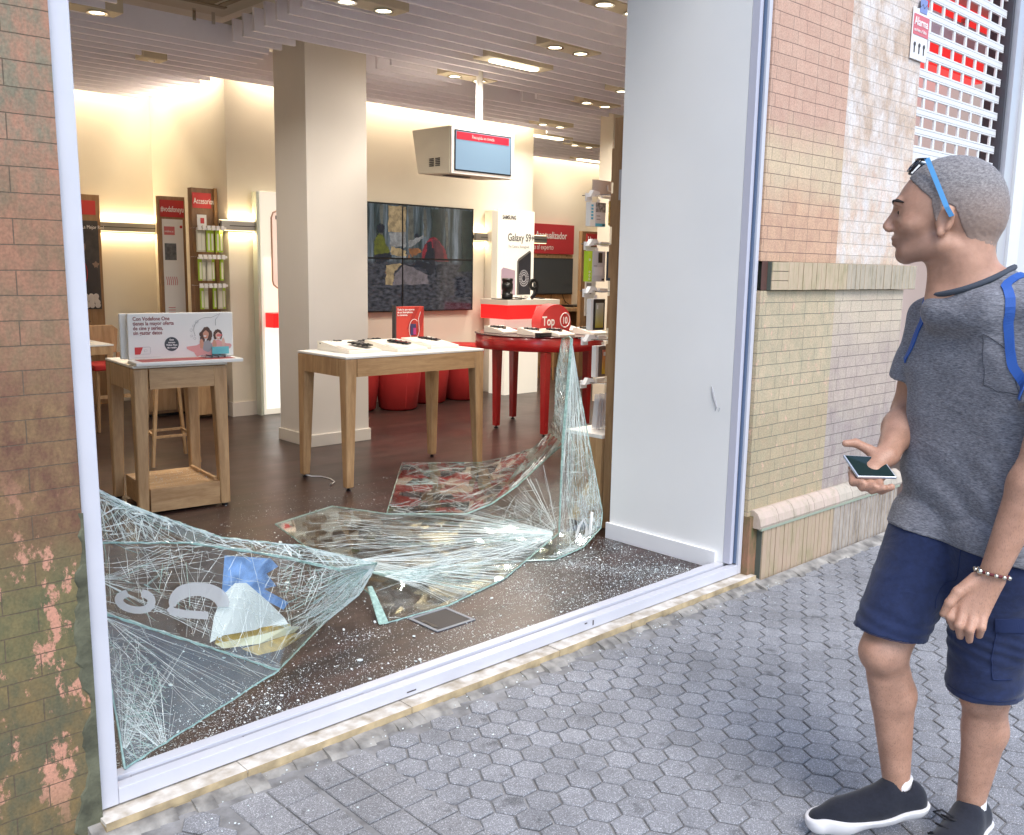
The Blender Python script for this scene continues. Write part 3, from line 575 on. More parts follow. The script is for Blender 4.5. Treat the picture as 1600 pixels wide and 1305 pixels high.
for x, y, a_, s_ in ((3.63, 3.16, 1.35, 'thin dark phone standing furthest left on the oak table'), (3.72, 2.92, .5, 'black phone lying flat on the leftmost cream wedge'), (3.98, 3.18, 1.35, 'thin dark phone at the back of the oak table, left of the red box'), (4.06, 2.93, .6, 'black phone on the middle cream wedge below the red box'), (4.43, 3.05, .5, 'black phone on the rightmost cream wedge of the oak table')):
    phone(x, y, TZ+.05, s_, ang=a_, tiltx=.12 if a_ < 1 else -.1, L2=.16, W2=.08 if a_ < 1 else .05)
rs = thing('promo_box', 'small red promotional box with white crescent drawing on the oak table', 'promotion box', (4.35, 3.18, TZ))
MB().box(4.2, 4.465, 3.16, 3.195, TZ+.03, TZ+.29).build('box', mat('red_card', (.55, .05, .035), .45), rs, bevel=.004); MB().box(4.195, 4.204, 3.155, 3.197, TZ+.02, TZ+.3).build('side_edge', DARKTXT, rs)
b = MB().prism([(4.36, TZ+.031), (4.40, TZ+.031), (4.463, TZ+.2), (4.463, TZ+.27), (4.45, TZ+.285)], 3.1575, 3.1592, 'y').prism([(4.30, TZ+.12), (4.33, TZ+.12), (4.42, TZ+.288), (4.38, TZ+.288)], 3.1577, 3.1592, 'y'); b.build('dark_stripes', mat('red_card_dark', (.4, .03, .025), .45), rs)
b = MB().tube([(4.37+.06*math.cos(a)*.8, 3.155, TZ+.12+.075*math.sin(a)) for a in np.linspace(.9, 2*PI-.1, 28)]+[(4.41, 3.155, TZ+.2), (4.43, 3.155, TZ+.25)], .002, 5); b.build('crescent_drawing', WTXT, rs)
MB().box(4.335, 4.385, 3.153, 3.1565, TZ+.075, TZ+.16).build('phone_picture', mat('phone_pic', (.05, .04, .12), .4), rs); MB().box(4.36, 4.384, 3.1515, 3.1528, TZ+.08, TZ+.13).build('phone_picture_glow', mat('phone_pic2', (.5, .05, .2), .4), rs)
for k, s_ in enumerate(('Todo lo que esperas', 'de un Smartphone.', 'Lo tenemos.')): text('word', s_, .019, (4.215, 3.158, TZ+.262-k*.02), WTXT, rs, bold=.0004)
text('small_print', 'vodafone smart', .012, (4.215, 3.158, TZ+.045), WTXT, rs)
# ---- small oak table with platform (turned a few degrees)
A0 = math.radians(-6); C0 = (2.42, 3.12, 0)
s = thing('kiosk_table', 'tall oak kiosk table with a box platform between its legs', 'table', (2.42, 3.12, FZ))
KX0, KX1, KY0, KY1, KZ = 2.155, 2.705, 2.84, 3.42, .95
rot_build(MB().box(KX0-.003, KX1+.003, KY0-.003, KY1+.003, KZ-.014, KZ), 'tabletop', LAMW, s, C0, A0, bevel=.004)
rot_build(MB().box(KX0+.09, KX1-.07, KY0+.004, KY0+.025, KZ-.14, KZ-.018), 'drawer_front', OAKX, s, C0, A0, bevel=.001)
b = MB(); b.box(KX0+.002, KX0+.025, KY0+.09, KY1-.09, KZ-.15, KZ-.018).box(KX1-.025, KX1-.002, KY0+.09, KY1-.09, KZ-.15, KZ-.018).box(KX0+.09, KX1-.09, KY1-.025, KY1-.004, KZ-.15, KZ-.018); rot_build(b, 'apron', OAK, s, C0, A0)
b = MB(); b.box(KX0+.07, KX1-.062, KY0+.01, KY1-.06, FZ+.015, FZ+.155); rot_build(b, 'platform', OAKX, s, C0, A0, bevel=.002)
rot_build(MB().box(KX1-.085, KX1-.066, KY0+.05, KY1-.1, FZ+.1555, FZ+.175), 'platform_lip', OAK, s, C0, A0)
Xr = Matrix.Translation(Vector(C0)) @ Matrix.Rotation(A0, 4, 'Z') @ Matrix.Translation(-Vector(C0))
for x, sx in ((KX0, 1), (KX1, -1)):
    for y, sy in ((KY0, 1), (KY1, -1)):
        w0, w1 = .058, .085
        def sq(w): return sorted([x, x+sx*w]), sorted([y, y+sy*w])
        (a0, a1), (c0, c1) = sq(w0); (d0, d1), (e0, e1) = sq(w1)
        lg = MB().hexa([(a0, c0, FZ+.012), (a1, c0, FZ+.012), (a1, c1, FZ+.012), (a0, c1, FZ+.012)], [(d0, e0, KZ-.016), (d1, e0, KZ-.016), (d1, e1, KZ-.016), (d0, e1, KZ-.016)]).build('leg', OAK, s, bevel=.012, seg=3, xf=Xr)
        MB().lathe([(.02, 0), (.02, .01)], ((a0+a1)/2, (c0+c1)/2, FZ+.001), 10).build('foot', BLACK, lg, xf=Xr)
# promo board on it
p = thing('promo_board', 'white promotional board about film offers standing on the kiosk table', 'board', (2.45, 3.05, KZ))
ZB0 = KZ+.025
def rb_(mb, n, m, **k): return rot_build(mb, n, m, p, C0, A0, **k)
rb_(MB().box(2.17, 2.8, 2.97, 2.998, ZB0, ZB0+.27), 'panel', LAMW, bevel=.006)
rb_(MB().box(2.14, 2.775, 3.02, 3.045, ZB0, ZB0+.268), 'rear_panel', LAMW, bevel=.006)
rb_(MB().box(2.16, 2.79, 2.79, 2.965, KZ+.004, KZ+.024), 'tray', LAMW, bevel=.003); rb_(MB().box(2.2, 2.75, 2.81, 2.96, KZ+.0245, KZ+.026), 'tray_sheet', mat('brick_red_sheet', (.4, .08, .07), .5))
YF = 2.9688
def tx(n, s_, size, x, z, m, **k):
    o = text(n, s_, size, (x, YF, z), m, p, **k); o.data.transform(Xr); return o
INKR = mat('brown_red_ink', (.3, .09, .08), .6)
for k, s_ in enumerate(('Con Vodafone One', 'tienes la mayor oferta', 'de cine y series,', 'sin gastar datos')): tx('headline', s_, .031, 2.2, ZB0+.228-k*.0275, INKR, narrow=.86, bold=.0006)
b = MB(); b.prism([(2.42+.042*math.cos(a), ZB0+.085+.042*math.sin(a)) for a in np.linspace(0, 2*PI, 28)[:-1]], YF-.001, YF+.001, 'y'); rb_(b, 'dark_disc', mat('anthracite_print', (.05, .06, .07), .5))
for k, s_ in enumerate(('Este', 'verano', 'Vídeo Pass', 'de regalo')): o = text('disc_word', s_, .015, (2.42, YF-.0015, ZB0+.106-k*.0155), WTXT, p, align='CENTER', bold=.0003); o.data.transform(Xr)
rb_(MB().prism([(2.205, ZB0+.03), (2.235, ZB0+.03), (2.252, ZB0+.072), (2.205, ZB0+.072)], YF-.001, YF+.001, 'y'), 'red_logo', mat('print_red', (.6, .04, .04), .5))
b = MB().tube([(2.24, YF, ZB0+.031), (2.29, YF, ZB0+.031), (2.295, YF, ZB0+.036), (2.295, YF, ZB0+.068), (2.29, YF, ZB0+.072), (2.25, YF, ZB0+.072)], .0008, 4).tube([(2.26, YF, ZB0+.045), (2.275, YF, ZB0+.045), (2.275, YF, ZB0+.057), (2.26, YF, ZB0+.057), (2.26, YF, ZB0+.045)], .0006, 4).tube([(2.2, YF, ZB0+.012), (2.35, YF, ZB0+.012)], .0006, 4); rb_(b, 'card_outline', GREYTXT)
b = MB().tube([(2.555+.0, YF-.001, ZB0+.13)]+[(2.64+.085*math.cos(a)*1.0, YF-.001, ZB0+.165+.075*math.sin(a)) for a in np.linspace(PI*1.15, PI*.42, 22)]+[(2.72, YF-.001, ZB0+.262), (2.69, YF-.001, ZB0+.225), (2.69, YF-.001, ZB0+.19)], .0012, 4); rb_(b, 'crescent_outline', GREYTXT)
b = MB(); 
for (u, v, r_) in ((2.575, .215, .009), (2.555, .19, .006), (2.54, .165, .008), (2.54, .13, .006), (2.56, .115, .007)): b.tube([(u+r_*math.cos(a), YF, ZB0+v+r_*math.sin(a)) for a in np.linspace(0, 2*PI, 13)], .0007, 4)
rb_(b, 'icon_ring', GREYTXT)
# the picture of two laughing people: flat printed shapes
def blob(cx, cz, rx, rz, n=22, wob=.08, ph=0): return [(cx+rx*(1+wob*math.sin(3*a+ph))*math.cos(a), cz+rz*(1+wob*math.sin(5*a+ph))*math.sin(a)) for a in np.linspace(0, 2*PI, n)[:-1]]
SK = mat('print_skin', (.62, .3, .2), .6); SK2 = mat('print_skin_light', (.75, .45, .36), .6); HR = mat('print_hair', (.1, .05, .035), .6); PK = mat('print_pink', (.75, .35, .33), .6); TQ = mat('print_turquoise', (.15, .5, .55), .6)
b = MB(); y1 = YF+.0005
lay = [(0, blob(2.62, ZB0+.045, .10, .04, wob=.25), .0006), (0, blob(2.70, ZB0+.05, .08, .045, wob=.2), .0007), *[(1, blob(2.63+.028*math.cos(a)*random.uniform(.7, 1.2), ZB0+.13+.036*math.sin(a)*random.uniform(.7, 1.15), .013, .015, 12, wob=.05), .0009+.00002*k) for k, a in enumerate(np.linspace(-.9, 4, 14))], *[(1, blob(2.702+.018*math.cos(a), ZB0+.13+.024*math.sin(a), .011, .013, 12, wob=.05), .0009+.00002*k) for k, a in enumerate(np.linspace(-.6, 3.7, 9))],
       (2, blob(2.628, ZB0+.135, .018, .025), .0014), (3, blob(2.705, ZB0+.125, .017, .022), .0015), (4, blob(2.622, ZB0+.127, .009, .004), .0018), (4, blob(2.706, ZB0+.115, .007, .003), .0018),
       (2, blob(2.60, ZB0+.08, .012, .03, ph=1), .0013), (5, blob(2.635, ZB0+.065, .03, .035, ph=2), .0012), (3, blob(2.735, ZB0+.085, .01, .028, ph=1), .0013), (2, blob(2.68, ZB0+.075, .012, .03, ph=2), .0013), (6, blob(2.712, ZB0+.13, .02, .006), .0017)]
for mi, pl_, d in lay: b.mi = mi; b.prism(pl_, y1-d-.0006, y1-d, 'y')
rb_(b, 'printed_picture', [PK, HR, SK, SK2, WTXT, mat('print_grey', (.35, .33, .34), .6), mat('print_rose', (.7, .15, .15), .6)])
rb_(MB().box(2.66, 2.765, 2.955, 2.963, KZ+.04, KZ+.085), 'turquoise_picture_card', TQ)
cl = phone(2.64, 2.885, KZ+.028, 'clear plastic phone holder lying on the red tray of the kiosk table', ang=1.5, tiltx=0, L2=.16, W2=.08, case=CLEARP, name='plastic_holder', grp=None)
# ---- stool, tables, chair at the left back
def stool(x, y, lab):
    t = thing('bar_stool', lab, 'stool', (x, y, FZ))
    for (ax, ay) in ((-.2, -.17), (.14, -.2), (-.12, .2), (.2, .17)): MB().tube([(x+ax, y+ay, FZ+.01), (x+ax*.55, y+ay*.55, FZ+.74)], [.014, .019], 4).build('leg', OAK, t)
    b = MB(); k = .78
    P = [(-.2*k, -.17*k), (.14*k, -.2*k), (.2*k, .17*k), (-.12*k, .2*k)]
    for i in range(4): b.tube([(x+P[i][0], y+P[i][1], FZ+.22), (x+P[(i+1) % 4][0], y+P[(i+1) % 4][1], FZ+.22)], .012, 4)
    b.build('footrest', OAK, t); MB().lathe([(.15, 0), (.17, .015), (.17, .03), (.15, .045)], (x, y, FZ+.74), 24).build('seat', OAK, t); return t
stool(2.93, 4.28, 'oak bar stool with splayed legs and footrest behind the kiosk table')
def plain_table(x0, x1, y0, y1, z, lab, leg=.04):
    t = thing('meeting_table', lab, 'table', ((x0+x1)/2, (y0+y1)/2, FZ))
    MB().box(x0, x1, y0, y1, z-.012, z).build('tabletop', LAMW, t); MB().box(x0+.005, x1-.005, y0+.005, y1-.005, z-.08, z-.013).build('apron', OAK, t)
    for x in (x0+.03, x1-.03):
        for y in (y0+.03, y1-.03): MB().tube([(x, y, FZ+.002), (x, y, z-.08)], [leg*.55, leg*.8], 4).build('leg', OAK, t)
    return t
plain_table(1.6, 2.9, 5.2, 5.9, .88, 'white topped oak table end poking out behind the left jamb'); plain_table(2.3, 3.15, 6.55, 7.1, .95, 'farther pale oak table above the first one at the left jamb')
ch = thing('side_chair', 'oak chair with red seat at the far left tables', 'chair', (3.2, 6.1, FZ))
MB().prism([(2.98, .93), (2.99, .72), (3.3, .72), (3.32, .93), (3.27, .97), (3.03, .97)], 6.2, 6.22, 'y').build('backrest', OAK, ch, bevel=.006); MB().box(2.95, 3.35, 5.8, 6.2, .6, .65).build('seat', REDF, ch, bevel=.015)
for (x, y) in ((2.98, 5.84), (3.32, 5.84), (3.0, 6.2), (3.31, 6.2)): MB().tube([(x, y, FZ), (x*.97+.1, y, .72 if y > 6 else .6)], [.013, .018], 6).build('leg', OAK, ch)
MB().box(2.98, 3.32, 5.83, 5.85, .35, .38).build('stretcher', OAK, ch)
cbn = thing('low_cabinet', 'low brown oak cabinet behind the kiosk table legs', 'cabinet', (3.95, 6.7, FZ)); MB().box(3.62, 4.22, 6.35, 6.75, FZ+.03, .8).build('carcass', OAKD, cbn, bevel=.004); MB().box(3.6, 4.24, 6.33, 6.77, .801, .82).build('top', OAKM, cbn); MB().box(3.66, 4.18, 6.4, 6.7, FZ, FZ+.029).build('plinth', BLACK, cbn); MB().box(3.64, 3.9, 6.335, 6.349, .12, .78).build('door', OAKM, cbn)
# ---- left poster panel
q = thing('poster_panel', 'oak panel with dark portrait poster and red header at the far left jamb', 'poster', (3.4, 7.52, FZ))
MB().box(2.9, 3.69, 7.5, 7.56, FZ, 2.2).build('board', OAKM, q); MB().box(2.95, 3.645, 7.493, 7.499, 2.0, 2.14).build('red_header', REDM, q)
PB = mat('poster_dark', (.03, .028, .03), .5, var=.5, vscale=14, col2=(.07, .06, .06)); b = MB(); b.mi = 0; b.box(2.93, 3.66, 7.49, 7.498, 1.05, 1.94); y1 = 7.4895
for mi, pl_, d in ((1, blob(3.52, 1.34, .12, .2, wob=.1), .0006), (2, blob(3.47, 1.67, .055, .08), .0012), (3, blob(3.47, 1.735, .06, .045), .0018), (3, blob(3.475, 1.62, .042, .03), .0018), (2, blob(3.62, 1.5, .03, .03, wob=.3), .0015)): b.mi = mi; b.prism(pl_, y1-d-.0006, y1-d, 'y')
b.build('poster_print', [PB, mat('print_jacket', (.045, .04, .045), .6), mat('print_face', (.25, .17, .13), .6), mat('print_beard', (.04, .03, .03), .6)], q)
b = MB()
for k in range(16): b.lathe([(.012, 0), (.03, .002), (.012, .004)], (0, 0, 0), 10); n = 30; cx, cz = 3.46+(k % 4)*.05+random.uniform(-.01, .01), 1.09+(k//4)*.03;  b.v[-n:] = [(cx+v[0]*.95, 7.486-v[2], cz+v[1]) for v in b.v[-n:]]
b.build('printed_eggs', mat('print_egg', (.55, .5, .48), .6), q); text('title', 'La Mejor Red', .05, (3.5, 7.488, 1.86), WTXT, q, narrow=.8)
MB().tube([(3.44+.09*math.cos(a), 7.484, 1.42+.15*math.sin(a)) for a in np.linspace(-1.3, 1.2, 14)], .004, 4).build('red_curve', REDM, q)
b = MB(); 
for k in range(8): b.box(3.53, 3.54, 7.497, 7.499, .5+k*.06, .51+k*.06)
b.build('peg_hole', BLACK, q)
# ---- accessory towers at the left back
v = thing('brand_panel', 'oak panel with red hashtag header and white poster, left of the green packages', 'panel', (3.95, 6.95, FZ))
MB().box(3.87, 4.135, 6.5, 6.55, FZ, 2.165).build('board', OAKM, v); MB().box(3.885, 4.12, 6.492, 6.499, 1.97, 2.13).build('red_header', REDM, v)
text('header_word', '#vodafoneyu', .075, (3.89, 6.49, 2.02), WTXT, v, narrow=.58, bold=.001)
MB().box(3.9, 4.105, 6.492, 6.499, .9, 1.95).build('poster', LAMW, v); MB().box(3.915, 4.02, 6.489, 6.4915, 1.8, 1.88).build('red_tag', mat('soft_red', (.6, .15, .15), .5), v); text('tag_word', 'vodafone yu', .03, (3.918, 6.488, 1.825), WTXT, v, narrow=.6)
MB().box(3.915, 4.03, 6.489, 6.4915, 1.56, 1.72).build('grey_picture', mat('grey_print', (.15, .15, .15), .5, var=.4, vscale=40), v); MB().lathe([(.014, 0), (.014, .002)], (0, 0, 0), 14).build('round_mark', REDM, v, xf=Matrix.Translation((4.085, 6.49, 1.88)) @ Matrix.Rotation(PI/2, 4, 'X'))
b = MB()
for k in range(6): b.tube([(3.92+k*.02, 6.489, 1.4), (3.93+k*.02, 6.489, 1.35), (3.925+k*.02, 6.489, 1.32)], .003, 4)
for k in range(5): b.box(3.93, 4.0, 6.4895, 6.4915, 1.0+k*.025, 1.006+k*.025)
b.build('red_script', mat('soft_red', (.6, .15, .15)), v)
at_ = thing('accessory_stand', 'brown oak stand headed Accesorios with rows of white hooks', 'display stand', (4.35, 6.3, FZ))
MB().box(4.03, 4.27, 6.12, 6.2, FZ, 2.235).build('board', OAKD, at_); MB().box(4.245, 4.278, 6.1, 6.118, FZ, 2.24).build('edge_post', OAKM, at_); MB().box(4.035, 4.22, 6.112, 6.119, 2.05, 2.19).build('red_header', REDM, at_); text('header_word', 'Accesorios', .075, (4.045, 6.11, 2.09), WTXT, at_, narrow=.6, bold=.0006)
MB().box(3.93, 4.26, 5.98, 6.16, .1, .42).build('base_drawer', OAK, at_, bevel=.003)
GREENP = mat('lime_package', (.32, .48, .03), .4); CARD = mat('pale_package', (.62, .6, .5), .4); 
for r_ in range(4):
    z = 1.86-.265*r_
    bb = MB()
    for k in range(6):
        bb.tube([(4.0+k*.045, 6.11, z), (3.97+k*.045, 5.86, z)], .004, 5)
    hk = bb.build('hook_row', CHROME, at_)
    bb = MB()
    for k in range(6): bb.box(3.955+k*.045, 3.985+k*.045, 5.84, 5.86, z-.02, z+.02); bb.lathe([(.018, 0), (.018, .02)], (4.22+k*.002, 5.86+.02*k, z-.01), 10)
    bb.build('price_clip', PLW, at_)
def package(x, y, z, w_, h, m, lab, grp, dn=.014, win=None, n='package'):
    t = thing(n, lab, 'package', (x, y, z), grp)
    MB().box(x-w_/2, x+w_/2, y-dn/2, y+dn/2, z-h, z).build('box', m, t, bevel=.0015)
    MB().box(x-w_/2+.012, x+w_/2-.006, y-dn/2-.0015, y-dn/2-.0003, z-h+.015, z-.03).build('window', win or CARD, t); MB().box(x-.02, x+.02, y-.001, y+.001, z, z+.022).build('hang_tab', PLW, t); return t
cols = [[GREENP, CARD], [GREENP, GREENP]]
nm = {0: 'top', 1: 'second', 2: 'third'}; PW = ['leftmost pale', 'second pale', 'third green', 'fourth green', 'fifth green', 'last green']
for r_ in range(3):
    for k in range(6):
        if (r_, k) in ((1, 4), (2, 2)): continue
        m_ = GREENP if (k > 1 and r_ == 0) or (k in (0, 5, 3) and r_ > 0) else mat('smoky_package', (.45, .42, .33), .3)
        pos = ['first', 'second', 'third', 'fourth', 'fifth', 'sixth'][k]
        package(3.985+k*.045+.01*r_, 5.9+.02*(k % 2)+(.02 if r_ else 0), 1.84-.265*r_, .036 if m_ is GREENP else .05, .2, m_, f'{pos} slim {"green" if m_ is GREENP else "pale"} case package from the left in the {nm[r_]} hook row', 'case packages on the left hooks')
pc = thing('price_card', 'small white card with red squares atop the left hook rows', 'card', (4.05, 6.0, 1.9)); MB().box(3.99, 4.08, 5.93, 5.935, 1.88, 1.98).build('card', LAMW, pc); MB().box(4.02, 4.055, 5.926, 5.929, 1.9, 1.95).build('red_print', REDM, pc); MB().box(4.03, 4.04, 5.932, 6.1, 1.875, 1.88).build('arm', CHROME, pc)
# ---- left lightbox (phone picture), half behind the pillar
l = thing('lightbox', 'tall glowing lightbox with rose phone picture and red shelf, half behind the pillar', 'lightbox', (4.8, 5.9, FZ))
MB().box(4.575, 5.3, 5.83, 5.92, FZ+.005, 2.225).build('case', LBOX, l, bevel=.004); MB().box(4.545, 4.574, 5.84, 5.93, FZ, 2.22).build('side', mat('pale_green_edge', (.62, .66, .56), .4), l)
MB().box(4.6, 5.28, 5.825, 5.8295, .12, .92).build('lit_panel', LBOXB, l); MB().box(4.6, 5.28, 5.824, 5.829, 1.08, 1.6).build('rose_print', mat('rose_print', (.85, .62, .5), .4, emit=.5, ecol=(1, .8, .62)), l)
MB().box(4.6, 5.25, 5.66, 5.82, .93, 1.07).build('red_shelf', REDL, l, bevel=.004)
b = MB(); b.tube([(4.7, 5.822, 1.34), (4.69, 5.822, 1.38), (4.69, 5.822, 1.98), (4.71, 5.822, 2.03), (4.76, 5.822, 2.05), (5.0, 5.822, 2.05)], .008, 6).tube([(4.7, 5.822, 1.34), (4.74, 5.822, 1.31), (5.0, 5.822, 1.31)], .008, 6); b.build('phone_outline', mat('rose_gold', (.5, .28, .18), .4), l)
MB().box(4.7, 5.0, 5.823, 5.8245, 1.33, 2.03).build('phone_picture', mat('phone_back_print', (.75, .55, .45), .4, emit=.25, ecol=(1, .8, .7)), l); MB().tube([(4.735, 5.82, 1.985), (4.775, 5.82, 1.985)], .018, 8).build('camera_picture', BLACK, l)
MB().lathe([(.015, 0), (.015, .002)], (0, 0, 0), 12).build('red_dot', REDM, l, xf=Matrix.Translation((4.8, 5.823, 2.12)) @ Matrix.Rotation(PI/2, 4, 'X'))
# ---- video wall
vw = thing('video_wall', 'dark four-panel video wall showing a red tent in a grey forest', 'video wall', (6.3, 5.9, 1.05))
VX0, VX1, VZ0, VZ1, VXM, VZM = 5.27, 7.315, 1.045, 2.205, 6.297, 1.62
MB().box(VX0, VX1, 5.88, 5.925, VZ0, VZ1).build('casing', BLACK, vw)
def forest():
    m = bpy.data.materials.new('forest_video'); t, N, L = nodes(m); b = N['Principled BSDF']; b.inputs['Roughness'].default_value = .12; b.inputs['Base Color'].default_value = (.01, .01, .012, 1)
    g = N.new('ShaderNodeNewGeometry'); mp = N.new('ShaderNodeMapping'); mp.inputs['Scale'].default_value = (9, 1, .7); L.new(g.outputs['Position'], mp.inputs[0])
    n = N.new('ShaderNodeTexNoise'); n.inputs['Scale'].default_value = 1.6; n.inputs['Detail'].default_value = 9; n.inputs['Roughness'].default_value = .7; L.new(mp.outputs[0], n.inputs['Vector'])
    r = N.new('ShaderNodeValToRGB'); e = r.color_ramp.elements; e[0].position = .42; e[0].color = (.018, .03, .03, 1); e[1].position = .7; e[1].color = (.22, .26, .3, 1); k = e.new(.52); k.color = (.07, .09, .1, 1); L.new(n.outputs[0], r.inputs[0])
    n2 = N.new('ShaderNodeTexNoise'); n2.inputs['Scale'].default_value = 16; n2.inputs['Detail'].default_value = 9; mp2 = N.new('ShaderNodeMapping'); mp2.inputs['Scale'].default_value = (1, 1, 2.2); L.new(g.outputs['Position'], mp2.inputs[0]); L.new(mp2.outputs[0], n2.inputs['Vector'])
    r2 = N.new('ShaderNodeValToRGB'); e = r2.color_ramp.elements; e[0].position = .38; e[0].color = (.012, .016, .022, 1); e[1].position = .75; e[1].color = (.1, .1, .12, 1); L.new(n2.outputs[0], r2.inputs[0])
    sp = N.new('ShaderNodeSeparateXYZ'); L.new(g.outputs['Position'], sp.inputs[0]); mr = N.new('ShaderNodeMapRange'); mr.inputs[1].default_value = 1.56; mr.inputs[2].default_value = 1.62; L.new(sp.outputs[2], mr.inputs[0])
    mx = N.new('ShaderNodeMix'); mx.data_type = 'RGBA'; L.new(mr.outputs[0], mx.inputs['Factor']); L.new(r2.outputs[0], mx.inputs['A']); L.new(r.outputs[0], mx.inputs['B'])
    L.new(mx.outputs['Result'], b.inputs['Emission Color']); b.inputs['Emission Strength'].default_value = .42
    return m
FO = forest(); g_ = .012
scr = []
for (x0, x1) in ((VX0, VXM), (VXM, VX1)):
    for (z0, z1) in ((VZ0, VZM), (VZM, VZ1)):
        scr.append(MB().box(x0+g_*.6, x1-g_*.6, 5.872, 5.8795, z0+g_*.6, z1-g_*.6).build('screen', FO, vw))
def scrm(n, c, e=.42):
    if n in MATS: return MATS[n]
    m = mat(n, tuple(x*.1 for x in c), .15, emit=e, ecol=c); t, N, L = nodes(m); g = N.new('ShaderNodeNewGeometry'); q = N.new('ShaderNodeTexNoise'); q.inputs['Scale'].default_value = 14; q.inputs['Detail'].default_value = 9; q.inputs['Roughness'].default_value = .7
    L.new(g.outputs['Position'], q.inputs['Vector']); r = N.new('ShaderNodeValToRGB'); k = r.color_ramp.elements; k[0].position = .38; k[0].color = (*tuple(x*.45+.02 for x in c), 1); k[1].position = .66; k[1].color = (*tuple(x*1.25+.01 for x in c), 1); L.new(q.outputs[0], r.inputs[0]); L.new(r.outputs[0], N['Principled BSDF'].inputs['Emission Color']); return m
def pic(n, polys, m, d=.0):
    b = MB()
    for k, pl_ in enumerate(polys):
        q = []
        for (x0, z0), (x1, z1) in zip(pl_, pl_[1:]+pl_[:1]):
            for i in range(6): q.append((x0+(x1-x0)*i/6+(random.gauss(0, .006) if i else 0), z0+(z1-z0)*i/6+(random.gauss(0, .006) if i else 0)))
        pl_ = q
        b.prism(pl_, 5.870-d-k*.0001, 5.8715-d-k*.0001, 'y')
    b.build(n, m, vw)
def W(u, v_): return (5.905+(u-30)/1100*(7.315-5.905), 2.19-(v_-60)/1130*(2.19-1.055))       # position on the visible part of the screen wall
pic('picture_dark_tree', [[W(1000, 70), W(1125, 70), W(1125, 760), W(940, 760), W(1010, 660), W(1000, 300)], [W(650, 80), W(730, 80), W(760, 350), W(720, 560), W(660, 500)]], scrm('pic_tree', (.025, .035, .03)))
pic('picture_trunks', [[W(395, 70), W(450, 70), W(460, 500), W(400, 500)], [W(105, 70), W(145, 70), W(140, 420), W(110, 420)], [W(800, 90), W(830, 90), W(845, 480), W(815, 500)], [W(560, 80), W(585, 80), W(600, 380), W(570, 380)]], scrm('pic_trunk', (.1, .1, .085)))
pic('picture_tent', [[W(540, 640)]+[W(540+150*(1-math.cos(a))*1.03, 640-255*math.sin(a)) for a in np.linspace(.25, PI/2, 9)]+[W(740, 430), W(800, 510), W(850, 650)]], scrm('pic_tent', (.2, .02, .03)), .001)
pic('picture_tent_panel', [[W(660, 400), W(720, 420), W(780, 520), W(800, 650), W(680, 650)]], scrm('pic_tentd', (.09, .025, .035)), .0025)
pic('picture_sitter', [[W(45, 590), W(50, 440), W(90, 370), W(130, 380), W(165, 480), W(205, 540), W(205, 590)]], scrm('pic_green', (.1, .11, .015)), .001)
pic('picture_sitter_dark', [[W(80, 350), W(75, 290), W(110, 262), W(150, 285), W(145, 345), W(110, 365)], [W(40, 600), W(210, 560), W(220, 625), W(120, 680), W(60, 670)], [W(600, 480), W(605, 435), W(645, 430), W(655, 480), W(690, 540), W(690, 690), W(560, 650), W(600, 540)], [W(470, 400), W(470, 360), W(500, 350), W(515, 390)], [W(450, 700), W(480, 640), W(700, 690), W(640, 810), W(600, 740)], [W(700, 690), W(790, 680), W(730, 740), W(700, 830)]], scrm('pic_dark', (.012, .015, .025)), .0025)
pic('picture_warm_reflection', [[W(190, 70), W(372, 75), W(372, 340), W(190, 350)], [W(215, 500), W(372, 540), W(372, 610), W(220, 590)], [W(165, 700), W(330, 690), W(250, 780), W(230, 915), W(160, 910)]], scrm('pic_ochre', (.3, .22, .12), .5), .001)
pic('picture_pale_reflection', [[W(400, 430), W(560, 370), W(560, 400), W(430, 500), W(400, 500)], [W(200, 350), W(372, 345), W(372, 500), W(215, 500)], [W(250, 610), W(372, 600), W(372, 632), W(260, 632)]], scrm('pic_pale', (.2, .2, .2), .5), .0016)
pic('picture_orange_cloth', [[W(400, 520), W(500, 510), W(545, 540), W(440, 610)], [W(395, 560), W(430, 625), W(395, 625)]], scrm('pic_or', (.2, .08, .03), .5), .002)
pic('picture_ground_cloth', [[W(260, 790), W(360, 690), W(610, 800), W(620, 900), W(230, 915)]], scrm('pic_cloth', (.13, .11, .12), .5), .0005)
b = MB(); b.box(VXM-.009, VXM+.009, 5.8652, 5.8662, VZ0, VZ1).box(VX0, VX1, 5.8652, 5.8662, VZM-.009, VZM+.009).box(VX0, VX1, 5.8652, 5.8662, VZ1-.015, VZ1).box(VX0, VX1, 5.8652, 5.8662, VZ0, VZ0+.015).box(VX1-.015, VX1, 5.8652, 5.8662, VZ0, VZ1); b.build('bezel', BLACK, vw)
# ---- hanging monitor
hm = thing('hanging_monitor', 'beige monitor housing with pale blue screen hanging on a pole', 'monitor', (5.1, 3.55, 2.5))
def hmf(z, inset=0): return None
MC = Vector((5.33, 3.62, 2.49)); MA = math.radians(0)
MB().tube([(5.62, 3.86, 3.44), (5.62, 3.86, 2.7)], .03, 16).build('pole', PLW, hm)
Fz0, Fz1 = 2.285, 2.665
MB().hexa([(4.99, 3.5, Fz0), (5.68, 3.5, Fz0), (5.68, 3.92, Fz0+.02), (4.99, 3.92, Fz0+.02)], [(4.99, 3.5, Fz1), (5.7, 3.5, Fz1), (5.7, 4.0, Fz1+.0), (4.99, 4.0, Fz1+.0)]).build('housing', mat('beige_monitor', (.62, .56, .45), .5), hm, bevel=.015, seg=3)
MB().box(5.0, 5.69, 3.488, 3.499, Fz0+.005, Fz1-.005).build('front_rim', mat('pale_rim', (.6, .56, .55), .4), hm)
